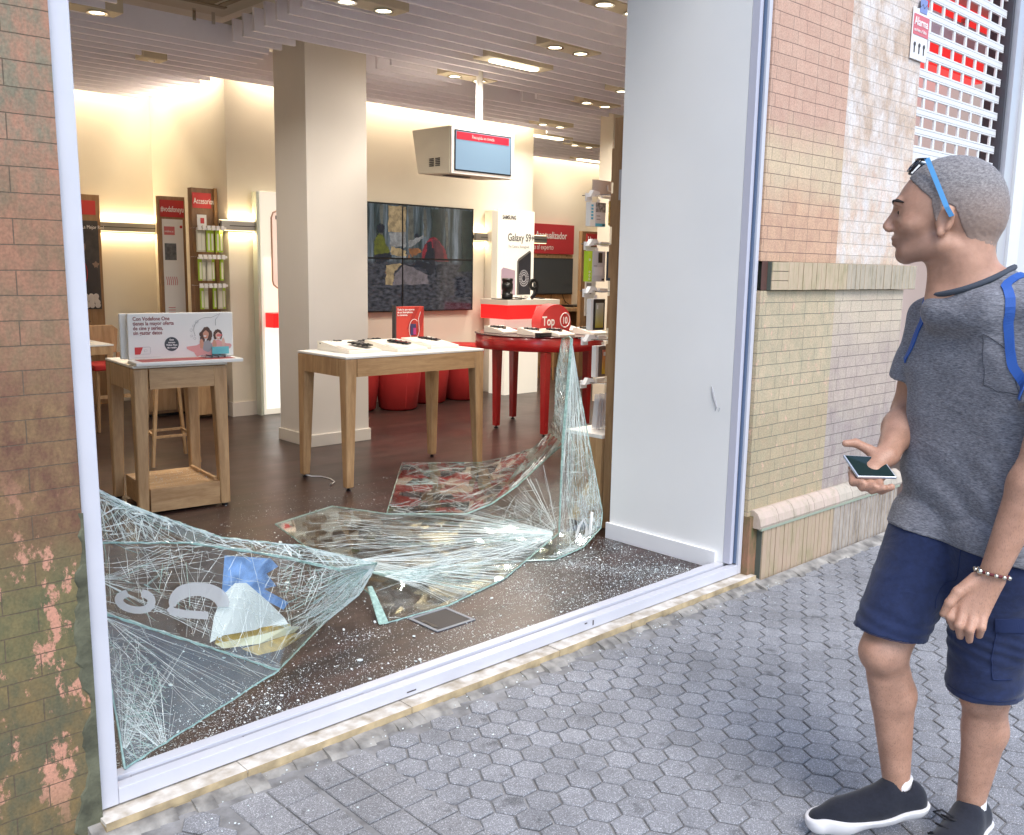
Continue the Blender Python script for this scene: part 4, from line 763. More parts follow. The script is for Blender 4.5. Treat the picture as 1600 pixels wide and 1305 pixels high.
MB().box(5.03, 5.655, 3.484, 3.4875, Fz0+.03, Fz1-.03).build('bezel', BLACK, hm)
MB().box(5.04, 5.645, 3.481, 3.4835, Fz0+.04, Fz1-.04).build('screen', mat('pale_blue_screen', (.05, .08, .1), .1, emit=.36, ecol=(.36, .5, .68)), hm)
MB().box(5.045, 5.62, 3.478, 3.4805, Fz1-.105, Fz1-.045).build('red_header', mat('monitor_red', (.2, .01, .02), .3, emit=.3, ecol=(.45, .03, .05)), hm); text('header_word', 'Recogida en tienda', .038, (5.33, 3.477, Fz1-.087), GREYTXT, hm, align='CENTER', narrow=.85)
b = MB()
for q_ in (0, 1):
    for k in range(5): b.box(4.978, 4.9885, 3.62+q_*.08, 3.67+q_*.08, Fz0+.07+k*.014, Fz0+.077+k*.014)
b.build('vent', DARKTXT, hm); MB().box(5.05, 5.3, 3.6, 3.66, Fz0-.006, Fz0-.0005).build('underside_slot', BLACK, hm)
# ---- tall white lightbox
l = thing('lightbox', 'tall white phone lightbox standing between the video wall and red sign', 'lightbox', (7.9, 5.8, FZ))
MB().box(7.635, 8.235, 5.79, 5.87, FZ+.005, 2.215).build('case', LBOX, l, bevel=.004); MB().box(7.545, 7.634, 5.8, 5.92, FZ, 2.2).build('side', mat('pale_edge', (.66, .64, .56), .4), l)
MB().box(7.66, 8.21, 5.785, 5.7895, .1, .86).build('lit_panel', LBOXB, l)
text('brand_word', 'SAMSUNG', .065, (7.7, 5.786, 2.11), DARKTXT, l, narrow=.75, bold=.0015); text('headline', 'Galaxy S9+', .125, (7.79, 5.786, 1.86), DARKTXT, l, narrow=.78, bold=.001); text('small_print', 'The Camera. Reimagined.', .045, (7.8, 5.786, 1.78), GREYTXT, l, narrow=.75); text('small_print', 'S9 | S9+', .055, (8.0, 5.786, 1.17), GREYTXT, l, narrow=.8)
MB().prism([(7.69, 1.22), (7.69, 1.52), (7.72, 1.545), (7.91, 1.51), (7.92, 1.22)], 5.778, 5.7845, 'y').build('lilac_phone_picture', mat('lilac_print', (.5, .38, .48), .3), l)
b = MB(); b.mi = 0; b.prism([(7.95, 1.22), (7.95, 1.62), (7.97, 1.65), (8.15, 1.75), (8.17, 1.73), (8.17, 1.22)], 5.774, 5.7835, 'y'); b.mi = 1
ringp = []
for rr in range(3):
    n_ = 16+rr*6
    for k in range(n_): a = 2*PI*k/n_; r1 = .035+.02*rr; b.prism(blob(8.055+r1*math.cos(a), 1.42+1.25*r1*math.sin(a), .006, .008, 7), 5.7725, 5.7738, 'y')
b.mi = 2; b.prism([(7.95, 1.62), (7.97, 1.65), (8.15, 1.75), (8.17, 1.73), (8.155, 1.73), (7.965, 1.62), (7.965, 1.22), (7.95, 1.22)], 5.7722, 5.7737, 'y'); b.build('dark_phone_picture', [mat('print_black', (.04, .04, .05), .3), mat('print_silver', (.6, .6, .65), .4), GREYM], l)
b = MB(); b.box(7.77, 7.79, 5.7765, 5.7778, 1.34, 1.42).box(7.81, 7.82, 5.7765, 5.7778, 1.35, 1.39); b.build('camera_picture', BLACK, l)
# pedestal before it, glowing red
pd = thing('red_pedestal', 'glowing red and cream pedestal shelf in front of the tall lightbox', 'pedestal', (7.9, 5.3, .9))
MB().box(7.35, 8.2, 5.3, 5.77, 1.12, 1.18).build('top', DISP, pd, bevel=.003); MB().box(7.36, 8.19, 5.31, 5.77, .96, 1.118).build('red_band', REDL, pd); MB().box(7.5, 8.05, 5.5, 5.77, FZ, .958).build('stem', LBOX, pd); MB().prism([(7.75, .97), (7.95, .97), (7.9, 1.11), (7.82, 1.11)], 5.3, 5.309, 'y').build('painted_pink_reflection', mat('pink_reflection', (.8, .35, .35), .3), pd)  # pink reflection on the red band is painted as a flat shape
cm = thing('lens_mug', 'black camera-lens shaped cylinder on the red pedestal', 'lens model', (7.5, 5.25, 1.18)); b = MB(); b.smooth = True
b.lathe([(.06, 0), (.065, .01), (.065, .05), (.06, .055), (.06, .1), (.066, .105), (.066, .17), (.06, .175), (.06, .2), (.066, .205), (.066, .23), (.05, .235)], (7.48, 5.45, 1.19), 28); b.build('barrel', BLACK, cm); MB().box(7.37, 7.6, 5.33, 5.6, 1.1802, 1.189).build('base_plate', BLACK, cm)
text('print', 'AF', .03, (7.46, 5.38, 1.25), WTXT, cm)
n9 = thing('number_sign', 'standing black number nine sign on the red pedestal', 'sign', (7.9, 5.4, 1.18))
text('numeral', '9', .34, (7.77, 5.4, 1.185), BLACK, n9, depth=.012, narrow=1.0, bold=.003)
for (x, s_) in ((7.68, 'small black phone between lens model and number sign'), (7.98, 'small black phone right of the number sign')): phone(x, 5.45, 1.19, s_, ang=1.2, tiltx=.1, grp=None)
# ---- red poufs
for k, (x, y, s_) in enumerate(((5.5, 5.6, 'red felt pouf leftmost, partly hidden by the pillar'), (5.9, 5.42, 'widest red felt pouf, second from the pillar'), (6.45, 5.62, 'red felt pouf in the middle behind the oak table leg'), (6.93, 5.6, 'rightmost red felt pouf below the video wall'))):
    t = thing('pouf', s_, 'pouf', (x, y, FZ), 'red felt poufs under the video wall'); b = MB(); b.smooth = True
    b.lathe([(.17, 0), (.2, .02), (.235, .3), (.255, .58), (.24, .6)], (x, y, FZ), 32); b.build('body', REDF, t); MB().lathe([(.25, 0), (.255, .015), (.24, .03)], (x, y, FZ+.595), 32).build('cushion', REDF, t); MB().tube([(x-.05, y-.198, FZ+.03), (x-.06, y-.25, FZ+.58)], .004, 4).build('seam', REDM, t)
# ---- round red table
rx, ry, RT = 6.28, 3.72, .95
t = thing('round_table', 'glossy red round table with dark top on red legs', 'table', (rx, ry, FZ))
b = MB(); b.lathe([(.6, 0), (.61, .003), (.61, .008), (.6, .011)], (rx, ry, RT-.011), 64); b.build('tabletop', mat('plum_top', (.06, .015, .02), .2), t)
b = MB(); b.smooth = True; b.lathe([(.595, 0), (.6, .004), (.6, .118), (.595, .122)], (rx, ry, RT-.135), 64); b.build('apron', RED, t)
for (x, y) in ((5.91, 3.9), (6.4, 4.19), (5.93, 3.29), (6.66, 3.45)):
    lg = MB().hexa([(x-.026, y-.026, FZ+.02), (x+.026, y-.026, FZ+.02), (x+.026, y+.026, FZ+.02), (x-.026, y+.026, FZ+.02)], [(x-.036, y-.036, RT-.14), (x+.036, y-.036, RT-.14), (x+.036, y+.036, RT-.14), (x-.036, y+.036, RT-.14)]).build('leg', RED, t, bevel=.006); MB().lathe([(.022, 0), (.022, .006), (.009, .009), (.009, .02)], (x, y, FZ+.001), 12).build('foot', BLACK, lg)
tp = thing('top_ten_sign', 'round red standing sign reading Top 10 on the red table', 'sign', (6.3, 3.6, RT))
c_ = (6.27, 3.52); pl_ = [(c_[0]+.2*math.cos(a), 1.05+.17*math.sin(a)) for a in np.linspace(-.45, PI+.45, 40)]; pl_ = [(c_[0]+.2, RT)]+pl_+[(c_[0]-.2, RT)]
MB().prism(pl_, 3.5, 3.62, 'y').build('disc', REDM, tp, bevel=.004); text('word', 'Top', .12, (6.09, 3.499, 1.03), WTXT, tp, narrow=.82, bold=.002)
text('numeral', '10', .088, (6.387, 3.499, 1.042), WTXT, tp, align='CENTER', narrow=.8, bold=.002); MB().tube([(6.387+.062*math.cos(a), 3.498, 1.073+.066*math.sin(a)) for a in np.linspace(0, 2*PI, 40)], .0045, 6).build('ring', WTXT, tp)
wl = [(5.92, 3.86, 'red table wedge at the far left edge'), (6.0, 3.5, 'red table wedge left of the round sign'), (6.1, 3.32, 'red table wedge in front of the round sign'), (6.52, 3.3, 'red table wedge right of the round sign'), (6.62, 3.7, 'red table wedge nearest the accessory tower')]
for i, (x, y, s_) in enumerate(wl): wedge(x, y, 'cream phone '+s_, z=RT, w_=.2, l_=.26); phone(x-.02, y+.02, RT+.055, 'black phone on the '+s_, ang=.8, tiltx=.05)
b = thing('black_plinth', 'small black block under the phones at the left of the red table', 'plinth', (5.93, 3.6, RT)); MB().box(5.83, 5.98, 3.27, 3.33, RT+.001, RT+.035).build('block', BLACK, b, bevel=.002); MB().box(5.84, 5.97, 3.265, 3.269, RT+.01, RT+.02).build('label_strip', DARKTXT, b)
# ---- expert sign, television and counter in the far right
e = thing('expert_sign', 'red wall sign reading Apptualizador above the far television', 'sign', (10.9, 7.95, 1.8))
MB().box(10.2, 11.24, 7.92, 7.98, 1.765, 2.22).build('panel', mat('expert_red', (.5, .035, .045), .5), e); text('headline', 'Apptualizador', .15, (10.37, 7.915, 2.0), WTXT, e, narrow=.82, bold=.002); text('subline', 'llama al experto', .11, (10.2, 7.915, 1.83), WTXT, e, narrow=.8)
wp = thing('wall_panelling', 'pale oak peg panel behind the far television and counter', 'panelling', (10.8, 7.97, FZ)); MB().box(10.0, 11.24, 7.94, 7.985, FZ, 1.763).build('board', OAK, wp)
b = MB()
for zz in (1.74, 1.0): 
    for x in (10.45, 10.65, 11.1): b.box(x-.008, x+.008, 7.936, 7.939, zz-.008, zz+.008)
b.build('peg_hole', BLACK, wp)
tv = thing('television', 'switched off wide television under the red expert sign', 'television', (10.8, 7.9, 1.4)); MB().box(10.2, 11.19, 7.88, 7.93, 1.135, 1.7).build('casing', BLACK, tv); MB().box(10.22, 11.175, 7.876, 7.8795, 1.155, 1.685).build('screen', mat('tv_glass', (.06, .07, .08), .08), tv)
MB().tube([(10.75, 7.92, 1.13), (10.72, 7.9, 1.03), (10.8, 7.85, .97)], .005, 5).build('cable', BLACK, tv); MB().tube([(11.0, 7.92, 1.13), (11.04, 7.9, 1.03), (11.1, 7.85, .97)], .005, 5).build('cable', BLACK, tv)
ct = thing('service_counter', 'oak service counter beneath the far television', 'counter', (10.9, 7.6, FZ)); MB().box(10.1, 12.3, 7.3, 7.93, .9, .95).build('top', OAK, ct); MB().box(10.9, 12.28, 7.35, 7.9, FZ, .899).build('drawers', OAKM, ct); MB().box(10.2, 10.3, 7.35, 7.9, FZ, .899).build('side', OAKM, ct)
st2 = thing('media_box', 'flat black box with cables on the far counter', 'media box', (11, 7.6, .95)); MB().box(10.75, 11.35, 7.45, 7.7, .952, .985).build('case', BLACK, st2, bevel=.003); MB().box(11.0, 11.2, 7.35, 7.44, .952, .96).build('remote', DGREY, st2)
s3_ = thing('low_stool', 'pale oak low stool under the far counter', 'stool', (9.3, 6.5, FZ))
MB().box(9.05, 9.5, 6.2, 6.55, .48, .52).build('seat', OAK, s3_)
for (x, y) in ((9.08, 6.23), (9.46, 6.23), (9.08, 6.52), (9.46, 6.52)): MB().tube([(x, y, FZ), (x, y, .48)], .016, 4).build('leg', OAK, s3_)
hg = thing('home_stand', 'slim oak stand headed Hogar with pale posters behind the accessory tower', 'display stand', (9.5, 6.2, FZ))
MB().box(9.66, 10.04, 6.3, 6.36, FZ, 2.05).build('board', OAKM, hg); MB().box(9.74, 10.02, 6.29, 6.299, 1.86, 2.02).build('red_header', REDM, hg); text('header_word', 'Hogar', .12, (9.76, 6.288, 1.9), WTXT, hg, narrow=.75); MB().box(9.74, 10.02, 6.29, 6.299, .9, 1.84).build('poster', LAMW, hg); MB().box(9.76, 9.86, 6.285, 6.289, 1.2, 1.35).build('poster_print', GREYTXT, hg)
# ---- accessory tower beside the opening
at2 = thing('accessory_tower', 'tall oak accessory tower edge beside the white partition with hooks', 'display stand', (4.2, .95, FZ))
MB().box(4.045, 4.16, .895, .955, FZ+.005, 2.36).build('board', OAKM, at2); MB().box(4.12, 4.7, .83, .893, FZ+.005, 2.38).build('back_panel', OAKD, at2); MB().box(4.161, 4.7, .895, .955, FZ+.005, 2.36).build('peg_board', OAKM, at2)
b = MB()
for z0 in (.95, 1.22, 1.5, 1.78, 2.02): b.box(4.05, 4.16, .957, .975, z0, z0+.18)
b.build('hook_rail', OAKM, at2); MB().box(4.02, 4.1, .86, .893, 1.92, 2.08).build('grey_bracket', mat('grey_bracket', (.45, .45, .48), .5), at2)
for z in (1.965, 1.69, 1.42, 1.14, .885):
    b = MB(); b.tube([(4.33, .96, z), (4.32, 1.25, z)], .003, 5).tube([(4.20, .96, z), (4.12, 1.25, z)], .003, 5).tube([(4.14, 1.15, z-.003), (4.33, 1.12, z)], .003, 5); b.build('hook', CHROME, at2)
    b = MB(); b.box(4.095, 4.15, 1.2, 1.206, z-.035, z+.012).hexa([(4.1, 1.17, z-.012), (4.19, 1.17, z-.005), (4.19, 1.2, z-.005), (4.1, 1.2, z-.012)], [(4.13, 1.17, z+.028), (4.18, 1.17, z+.02), (4.18, 1.2, z+.02), (4.13, 1.2, z+.028)]).box(4.24, 4.31, 1.2, 1.215, z-.01, z+.015); b.build('price_clip', PLW, at2)
MB().box(4.045, 4.35, .976, 1.26, .585, .605).build('shelf', LAMW, at2); MB().box(4.045, 4.35, .976, 1.2, FZ+.005, .583).build('base_cabinet', OAK, at2)
def pack(x0, x1, z0, z1, y, body, lab, kind, parts=(), dn=.035, tl=0):
    t = thing('package', lab, 'package', ((x0+x1)/2, y, z0), 'packages hanging on the accessory tower')
    b_ = MB().box(x0, x1, y, y+dn, z0, z1).build(kind, body, t, bevel=.0015)
    for n_, m_, u0, u1, v0, v1 in parts: MB().box(x0+(x1-x0)*u0, x0+(x1-x0)*u1, y-.0015, y-.0002, z0+(z1-z0)*v0, z0+(z1-z0)*v1).build(n_, m_, t)
    MB().box((x0+x1)/2-.012, (x0+x1)/2+.012, y+dn/2, y+dn/2+.002, z1, z1+.02).build('hang_tab', PLW, t)
    return t
BLUEP = mat('sky_blue_print', (.1, .45, .62), .4); GP = mat('grey_package', (.5, .5, .53), .4); SIL = mat('silver_print', (.6, .6, .62), .4)
t = pack(4.15, 4.235, 1.79, 1.925, 1.17, SIL, 'white and blue cable box on the top hook of the tower', 'carton', (('photo', mat('photo_print', (.05, .05, .05), .4, var=.7, vscale=60, col2=(.4, .4, .4)), 0, 1, .6, 1), ('blue_band', BLUEP, 0, 1, 0, .13), ('barcode', DARKTXT, .7, .95, .03, .1), ('caption', GREYTXT, .1, .45, .42, .46), ('caption', GREYTXT, .1, .5, .28, .32)))
MB().box(4.105, 4.149, 1.171, 1.205, 1.79, 1.925).build('white_spine', LAMW, t)
b = MB(); 
for k in range(5): b.box(4.112, 4.13, 1.1693, 1.1705, 1.9-k*.018, 1.912-k*.018)
b.build('blue_icon', BLUEP, t)
YEL = mat('yellow_bee_print', (.65, .45, .05), .5, var=.6, vscale=70, col2=(.12, .07, .02))
pack(4.272, 4.303, 1.8, 1.94, 1.17, YEL, 'left yellow patterned phone strap package', 'sleeve', dn=.01); pack(4.318, 4.346, 1.8, 1.94, 1.15, YEL, 'right yellow patterned phone strap package', 'sleeve', dn=.01)
t = pack(4.135, 4.247, 1.475, 1.65, 1.17, GP, 'grey case box with lime green spine and black phone drawing', 'carton', (('black_phone_drawing', BLACK, .45, .75, .62, .95), ('barcode', DARKTXT, .75, .95, .04, .1), ('caption', GREYTXT, .1, .35, .5, .53), ('small_box', SIL, .1, .8, .2, .48)))
MB().box(4.1, 4.134, 1.171, 1.205, 1.475, 1.65).build('green_spine', mat('lime_spine', (.42, .6, .03), .4), t)
b = MB()
for zz in (1.49, 1.51, 1.53, 1.6): b.tube([(4.112+.006*math.cos(a), 1.17, zz+.006*math.sin(a)) for a in np.linspace(0, 2*PI, 10)], .0012, 4)
b.build('icon', WTXT, t)
t = pack(4.275, 4.345, 1.48, 1.65, 1.15, mat('navy_package', (.03, .04, .06), .3), 'dark case package with turquoise edge beside the lime box', 'carton', (('turquoise_strip', BLUEP, .05, .3, 0, .95), ('window', mat('dark_window', (.08, .09, .11), .15), .45, .95, .05, .9)))
for (x0, x1, z0, z1, y, lab, c1, c2) in ((4.135, 4.25, 1.19, 1.375, 1.17, 'clear case package with yellow fade and dark frame', (.4, .36, .06), (.45, .47, .42)), (4.17, 4.33, .915, 1.1, 1.15, 'case package with rainbow orange back and brown frame', (.6, .42, .04), (.6, .2, .14))):
    t = pack(x0, x1, z0, z1, y, PLW, lab, 'tray'); w_ = x1-x0; h = z1-z0
    MB().box(x0+.02, x1+.002, y-.004, y-.0003, z0+.004, z1-.002).build('dark_frame', BLACK if z0 > 1 else mat('brown_frame', (.12, .09, .08), .4), t)
    ca = bpy.data.materials.new('case_fade'); tt, N, L = nodes(ca); bb = N['Principled BSDF']; g = N.new('ShaderNodeNewGeometry'); sp = N.new('ShaderNodeSeparateXYZ'); L.new(g.outputs['Position'], sp.inputs[0])
    r = N.new('ShaderNodeMapRange'); r.inputs[1].default_value = z0+.02; r.inputs[2].default_value = z1-.03; L.new(sp.outputs[2], r.inputs[0]); mx = N.new('ShaderNodeMix'); mx.data_type = 'RGBA'; mx.inputs['A'].default_value = (*c1, 1); mx.inputs['B'].default_value = (*c2, 1); L.new(r.outputs[0], mx.inputs['Factor']); L.new(mx.outputs['Result'], bb.inputs['Base Color']); bb.inputs['Roughness'].default_value = .25
    MB().box(x0+w_*.3, x1-w_*.1, y-.007, y-.0042, z0+h*.09, z1-h*.13).build('phone_case', ca, t, bevel=.0025); MB().box(x0+w_*.36, x0+w_*.46, y-.009, y-.0072, z1-h*.32, z1-h*.2).build('camera_cutout', mat('pale_cutout', (.6, .6, .6), .3), t)
pack(4.318, 4.355, 1.2, 1.39, 1.16, BLACK, 'black package edge with small ring mark', 'carton', (('ring_mark', WTXT, .3, .6, .45, .52),)); pack(4.33, 4.352, .98, 1.11, 1.17, BLACK, 'narrow black package behind the rainbow case', 'carton', dn=.02)
for k, (x, s_) in enumerate(((4.16, 'front'), (4.2, 'second'), (4.25, 'third'), (4.3, 'rearmost'))):
    t = thing('blister_pack', f'{s_} clear grey blister pack standing on the tower shelf', 'package', (x, 1.15, .606), 'clear blister packs on the tower shelf')
    X = Matrix.Translation((x, 1.14, .607)) @ Matrix.Rotation(.1, 4, 'Y'); MB().box(-.005, .03, -.02, .02, 0, .21).build('blister', CLEARP, t, bevel=.006, xf=X); MB().box(.0, .022, -.014, .016, .01, .18).build('insert', mat('grey_insert', (.42, .42, .45), .3), t, xf=X)
pcd = thing('price_holder', 'clear blank price holder with white clip at the tower top', 'price holder', (4.2, 1.2, 2.0)); MB().box(4.15, 4.315, 1.2, 1.203, 1.972, 2.055).build('sheet', mat('frosted_sheet', (.5, .44, .42), .4), pcd); MB().tube([(4.275, 1.195, 2.03), (4.28, 1.195, 2.0), (4.31, 1.195, 1.995)], .004, 6).build('clip', PLW, pcd)
# ---- floor box
fb = thing('floor_box', 'grey metal cable access box set in the dark shop floor', 'floor box', (2.44, .45, FZ)); cc = (2.435, .45)
b = MB(); b.box(2.33, 2.54, .35, .365, FZ+.001, FZ+.005).box(2.33, 2.54, .535, .55, FZ+.001, FZ+.005).box(2.33, 2.345, .366, .534, FZ+.001, FZ+.005).box(2.525, 2.54, .366, .534, FZ+.001, FZ+.005); b.build('rim', mat('floor_box_grey', (.2, .22, .25), .45, metal=.3), fb, bevel=.001)
MB().box(2.346, 2.524, .367, .533, FZ+.001, FZ+.0035).build('lid', mat('lid_vinyl', (.03, .025, .025), .6), fb); MB().box(2.352, 2.37, .39, .49, FZ+.0036, FZ+.0048).build('handle', BLACK, fb)
# ================================================================== THE FALLEN, SHATTERED WINDOW
# every vertex: (u, v) sheet coordinates used to draw the cracks, then its place in the shop in metres
GV = {'b0': (145, 760, 0.98, 0.305, 0.887), 'b1': (148, 848, 0.98, 0.315, 0.712), 'b2': (155, 955, 0.98, 0.309, 0.499), 'b3': (178, 1212, 0.945, 0.06, 0.105), 't': (590, 880, 2.303, 0.729, 0.27), 'e1': (205, 790, 1.105, 0.345, 0.8), 'e2': (350, 840, 1.465, 0.46, 0.604), 'e3': (470, 852, 1.838, 0.58, 0.476), 't2': (562, 930, 2.219, 0.745, 0.14), 't3': (508, 973, 2.031, 0.723, 0.07), 't4': (602, 973, 2.226, 0.568, 0.066), 't5': (578, 927, 2.299, 0.782, 0.12), 'g': (437, 1047, 1.619, 0.373, 0.1), 'c1': (300, 849, 1.318, 0.393, 0.627), 'c2': (420, 866, 1.639, 0.467, 0.507), 'c3': (530, 890, 1.99, 0.548, 0.354), 'm0': (430, 818, 2.555, 2.057, 0.12), 'm1': (519, 790, 2.971, 2.128, 0.14), 'm2': (604, 802, 3.091, 1.751, 0.15), 'm3': (729, 802, 3.442, 1.459, 0.15), 'm4': (768, 786, 3.58, 1.399, 0.2), 'm5': (808, 758, 3.712, 1.325, 0.3), 'm6': (850, 718, 3.943, 1.338, 0.42), 'm7': (788, 903, 2.992, 0.656, 0.07), 'm8': (700, 945, 2.559, 0.558, 0.067), 'm9': (822, 875, 3.269, 0.79, 0.07), 'mm': (700, 870, 2.938, 1.017, 0.1), 'a0': (628, 723, 4.145, 3.011, 0.1), 'a1': (750, 722, 4.55, 2.594, 0.12), 'a2': (786, 715, 4.663, 2.465, 0.16), 'a3': (832, 700, 4.731, 2.228, 0.26), 'a4': (858, 676, 4.632, 1.968, 0.42), 'bw1': (868, 873, 3.4, 0.707, 0.07), 'bw2': (911, 854, 3.669, 0.76, 0.07), 'f0': (874, 832, 3.7, 0.967, 0.097), 'f1': (879, 693, 3.7, 0.96, 0.602), 'f2': (887, 600, 3.7, 0.934, 0.932), 'f3': (893, 530, 3.7, 0.915, 1.175), 'r1': (907, 615, 3.86, 0.984, 0.862), 'r2': (929, 733, 3.88, 0.88, 0.447), 'r3': (941, 800, 3.89, 0.822, 0.212), 'r4': (939, 824, 3.87, 0.811, 0.129), 'l1': (877, 531, 3.8, 1.085, 1.157), 'l2': (868, 583, 3.84, 1.161, 0.961), 'l3': (866, 644, 3.82, 1.144, 0.741), 'tp': (888, 526, 3.72, 0.957, 1.186)}
def lerpv(a, b, t, u, v): A, B_ = GV[a], GV[b]; return (u, v)+tuple(A[i]+(B_[i]-A[i])*t for i in (2, 3, 4))
GV['h1'] = lerpv('b2', 'g', .33, 250, 982); GV['h2'] = lerpv('b2', 'g', .66, 343, 1015)
GV['k1'] = lerpv('b3', 'g', .36, 272, 1153); GV['k2'] = lerpv('b3', 'g', .7, 359, 1098)
GV['q'] = (450, 940, *[(GV['c2'][i]+GV['t3'][i]+GV['g'][i])/3 for i in (2, 3, 4)])
def glass_mat(name, bump, scale, haze, cell=0):
    m = bpy.data.materials.new(name); t, N, L = nodes(m); N.remove(N['Principled BSDF']); out = N['Material Output']
    tr = N.new('ShaderNodeBsdfTransparent'); tr.inputs[0].default_value = (.965, .985, .975, 1); gl = N.new('ShaderNodeBsdfGlossy'); gl.inputs['Roughness'].default_value = .03; gl.inputs[0].default_value = (.9, 1, .97, 1)
    fr = N.new('ShaderNodeLayerWeight'); fr.inputs[0].default_value = .5; pw = N.new('ShaderNodeMath'); pw.operation = 'POWER'; pw.inputs[1].default_value = 3.6; L.new(fr.outputs['Facing'], pw.inputs[0]); fm = N.new('ShaderNodeMath'); fm.operation = 'MULTIPLY_ADD'; fm.inputs[1].default_value = .62; fm.inputs[2].default_value = .055; L.new(pw.outputs[0], fm.inputs[0]); mx = N.new('ShaderNodeMixShader')
    g = N.new('ShaderNodeNewGeometry'); n = N.new('ShaderNodeTexNoise'); n.inputs['Scale'].default_value = scale; n.inputs['Detail'].default_value = 2; L.new(g.outputs['Position'], n.inputs['Vector'])
    bu = N.new('ShaderNodeBump'); bu.inputs['Strength'].default_value = bump; bu.inputs['Distance'].default_value = .01
    L.new(n.outputs[0], bu.inputs['Height']); nv = bu.outputs[0]
    if cell:       # every broken facet leans its own way
        v = N.new('ShaderNodeTexVoronoi'); v.inputs['Scale'].default_value = cell[0]; L.new(g.outputs['Position'], v.inputs['Vector']); s1_ = N.new('ShaderNodeVectorMath'); s1_.operation = 'SUBTRACT'; s1_.inputs[1].default_value = (.5, .5, .5); L.new(v.outputs['Color'], s1_.inputs[0])
        s2_ = N.new('ShaderNodeVectorMath'); s2_.operation = 'SCALE'; s2_.inputs['Scale'].default_value = cell[1]; L.new(s1_.outputs[0], s2_.inputs[0]); s3_ = N.new('ShaderNodeVectorMath'); L.new(s2_.outputs[0], s3_.inputs[0]); L.new(nv, s3_.inputs[1]); s4_ = N.new('ShaderNodeVectorMath'); s4_.operation = 'NORMALIZE'; L.new(s3_.outputs[0], s4_.inputs[0]); nv = s4_.outputs[0]
    L.new(nv, gl.inputs['Normal']); L.new(nv, fr.inputs['Normal'])
    L.new(fm.outputs[0], mx.inputs[0]); L.new(tr.outputs[0], mx.inputs[1]); L.new(gl.outputs[0], mx.inputs[2])
    df = N.new('ShaderNodeBsdfDiffuse'); df.inputs[0].default_value = (.78, .83, .82, 1); n2 = N.new('ShaderNodeTexNoise'); n2.inputs['Scale'].default_value = 5; n2.inputs['Detail'].default_value = 9; n2.inputs['Roughness'].default_value = .75; L.new(g.outputs['Position'], n2.inputs['Vector'])
    r = N.new('ShaderNodeMapRange'); r.inputs[1].default_value = .48; r.inputs[2].default_value = .72; r.inputs[4].default_value = haze; L.new(n2.outputs[0], r.inputs[0])
    m2 = N.new('ShaderNodeMixShader'); L.new(r.outputs[0], m2.inputs[0]); L.new(mx.outputs[0], m2.inputs[1]); L.new(df.outputs[0], m2.inputs[2]); L.new(m2.outputs[0], out.inputs[0])
    return m
GEDGE = mat('green_glass_edge', (.34, .5, .45), .12, var=.3, vscale=60, spec=.8)
def crack_mat(name, col, alpha):
    m = bpy.data.materials.new(name); t, N, L = nodes(m); b = N['Principled BSDF']; b.inputs['Base Color'].default_value = (*col, 1); b.inputs['Roughness'].default_value = .18
    b.inputs['Alpha'].default_value = alpha; b.inputs['Specular IOR Level'].default_value = .9; b.inputs['Transmission Weight'].default_value = 0; return m
CRK = crack_mat('crack_white', (.8, .88, .86), .62); CRK2 = crack_mat('crack_green', (.42, .6, .55), .5)
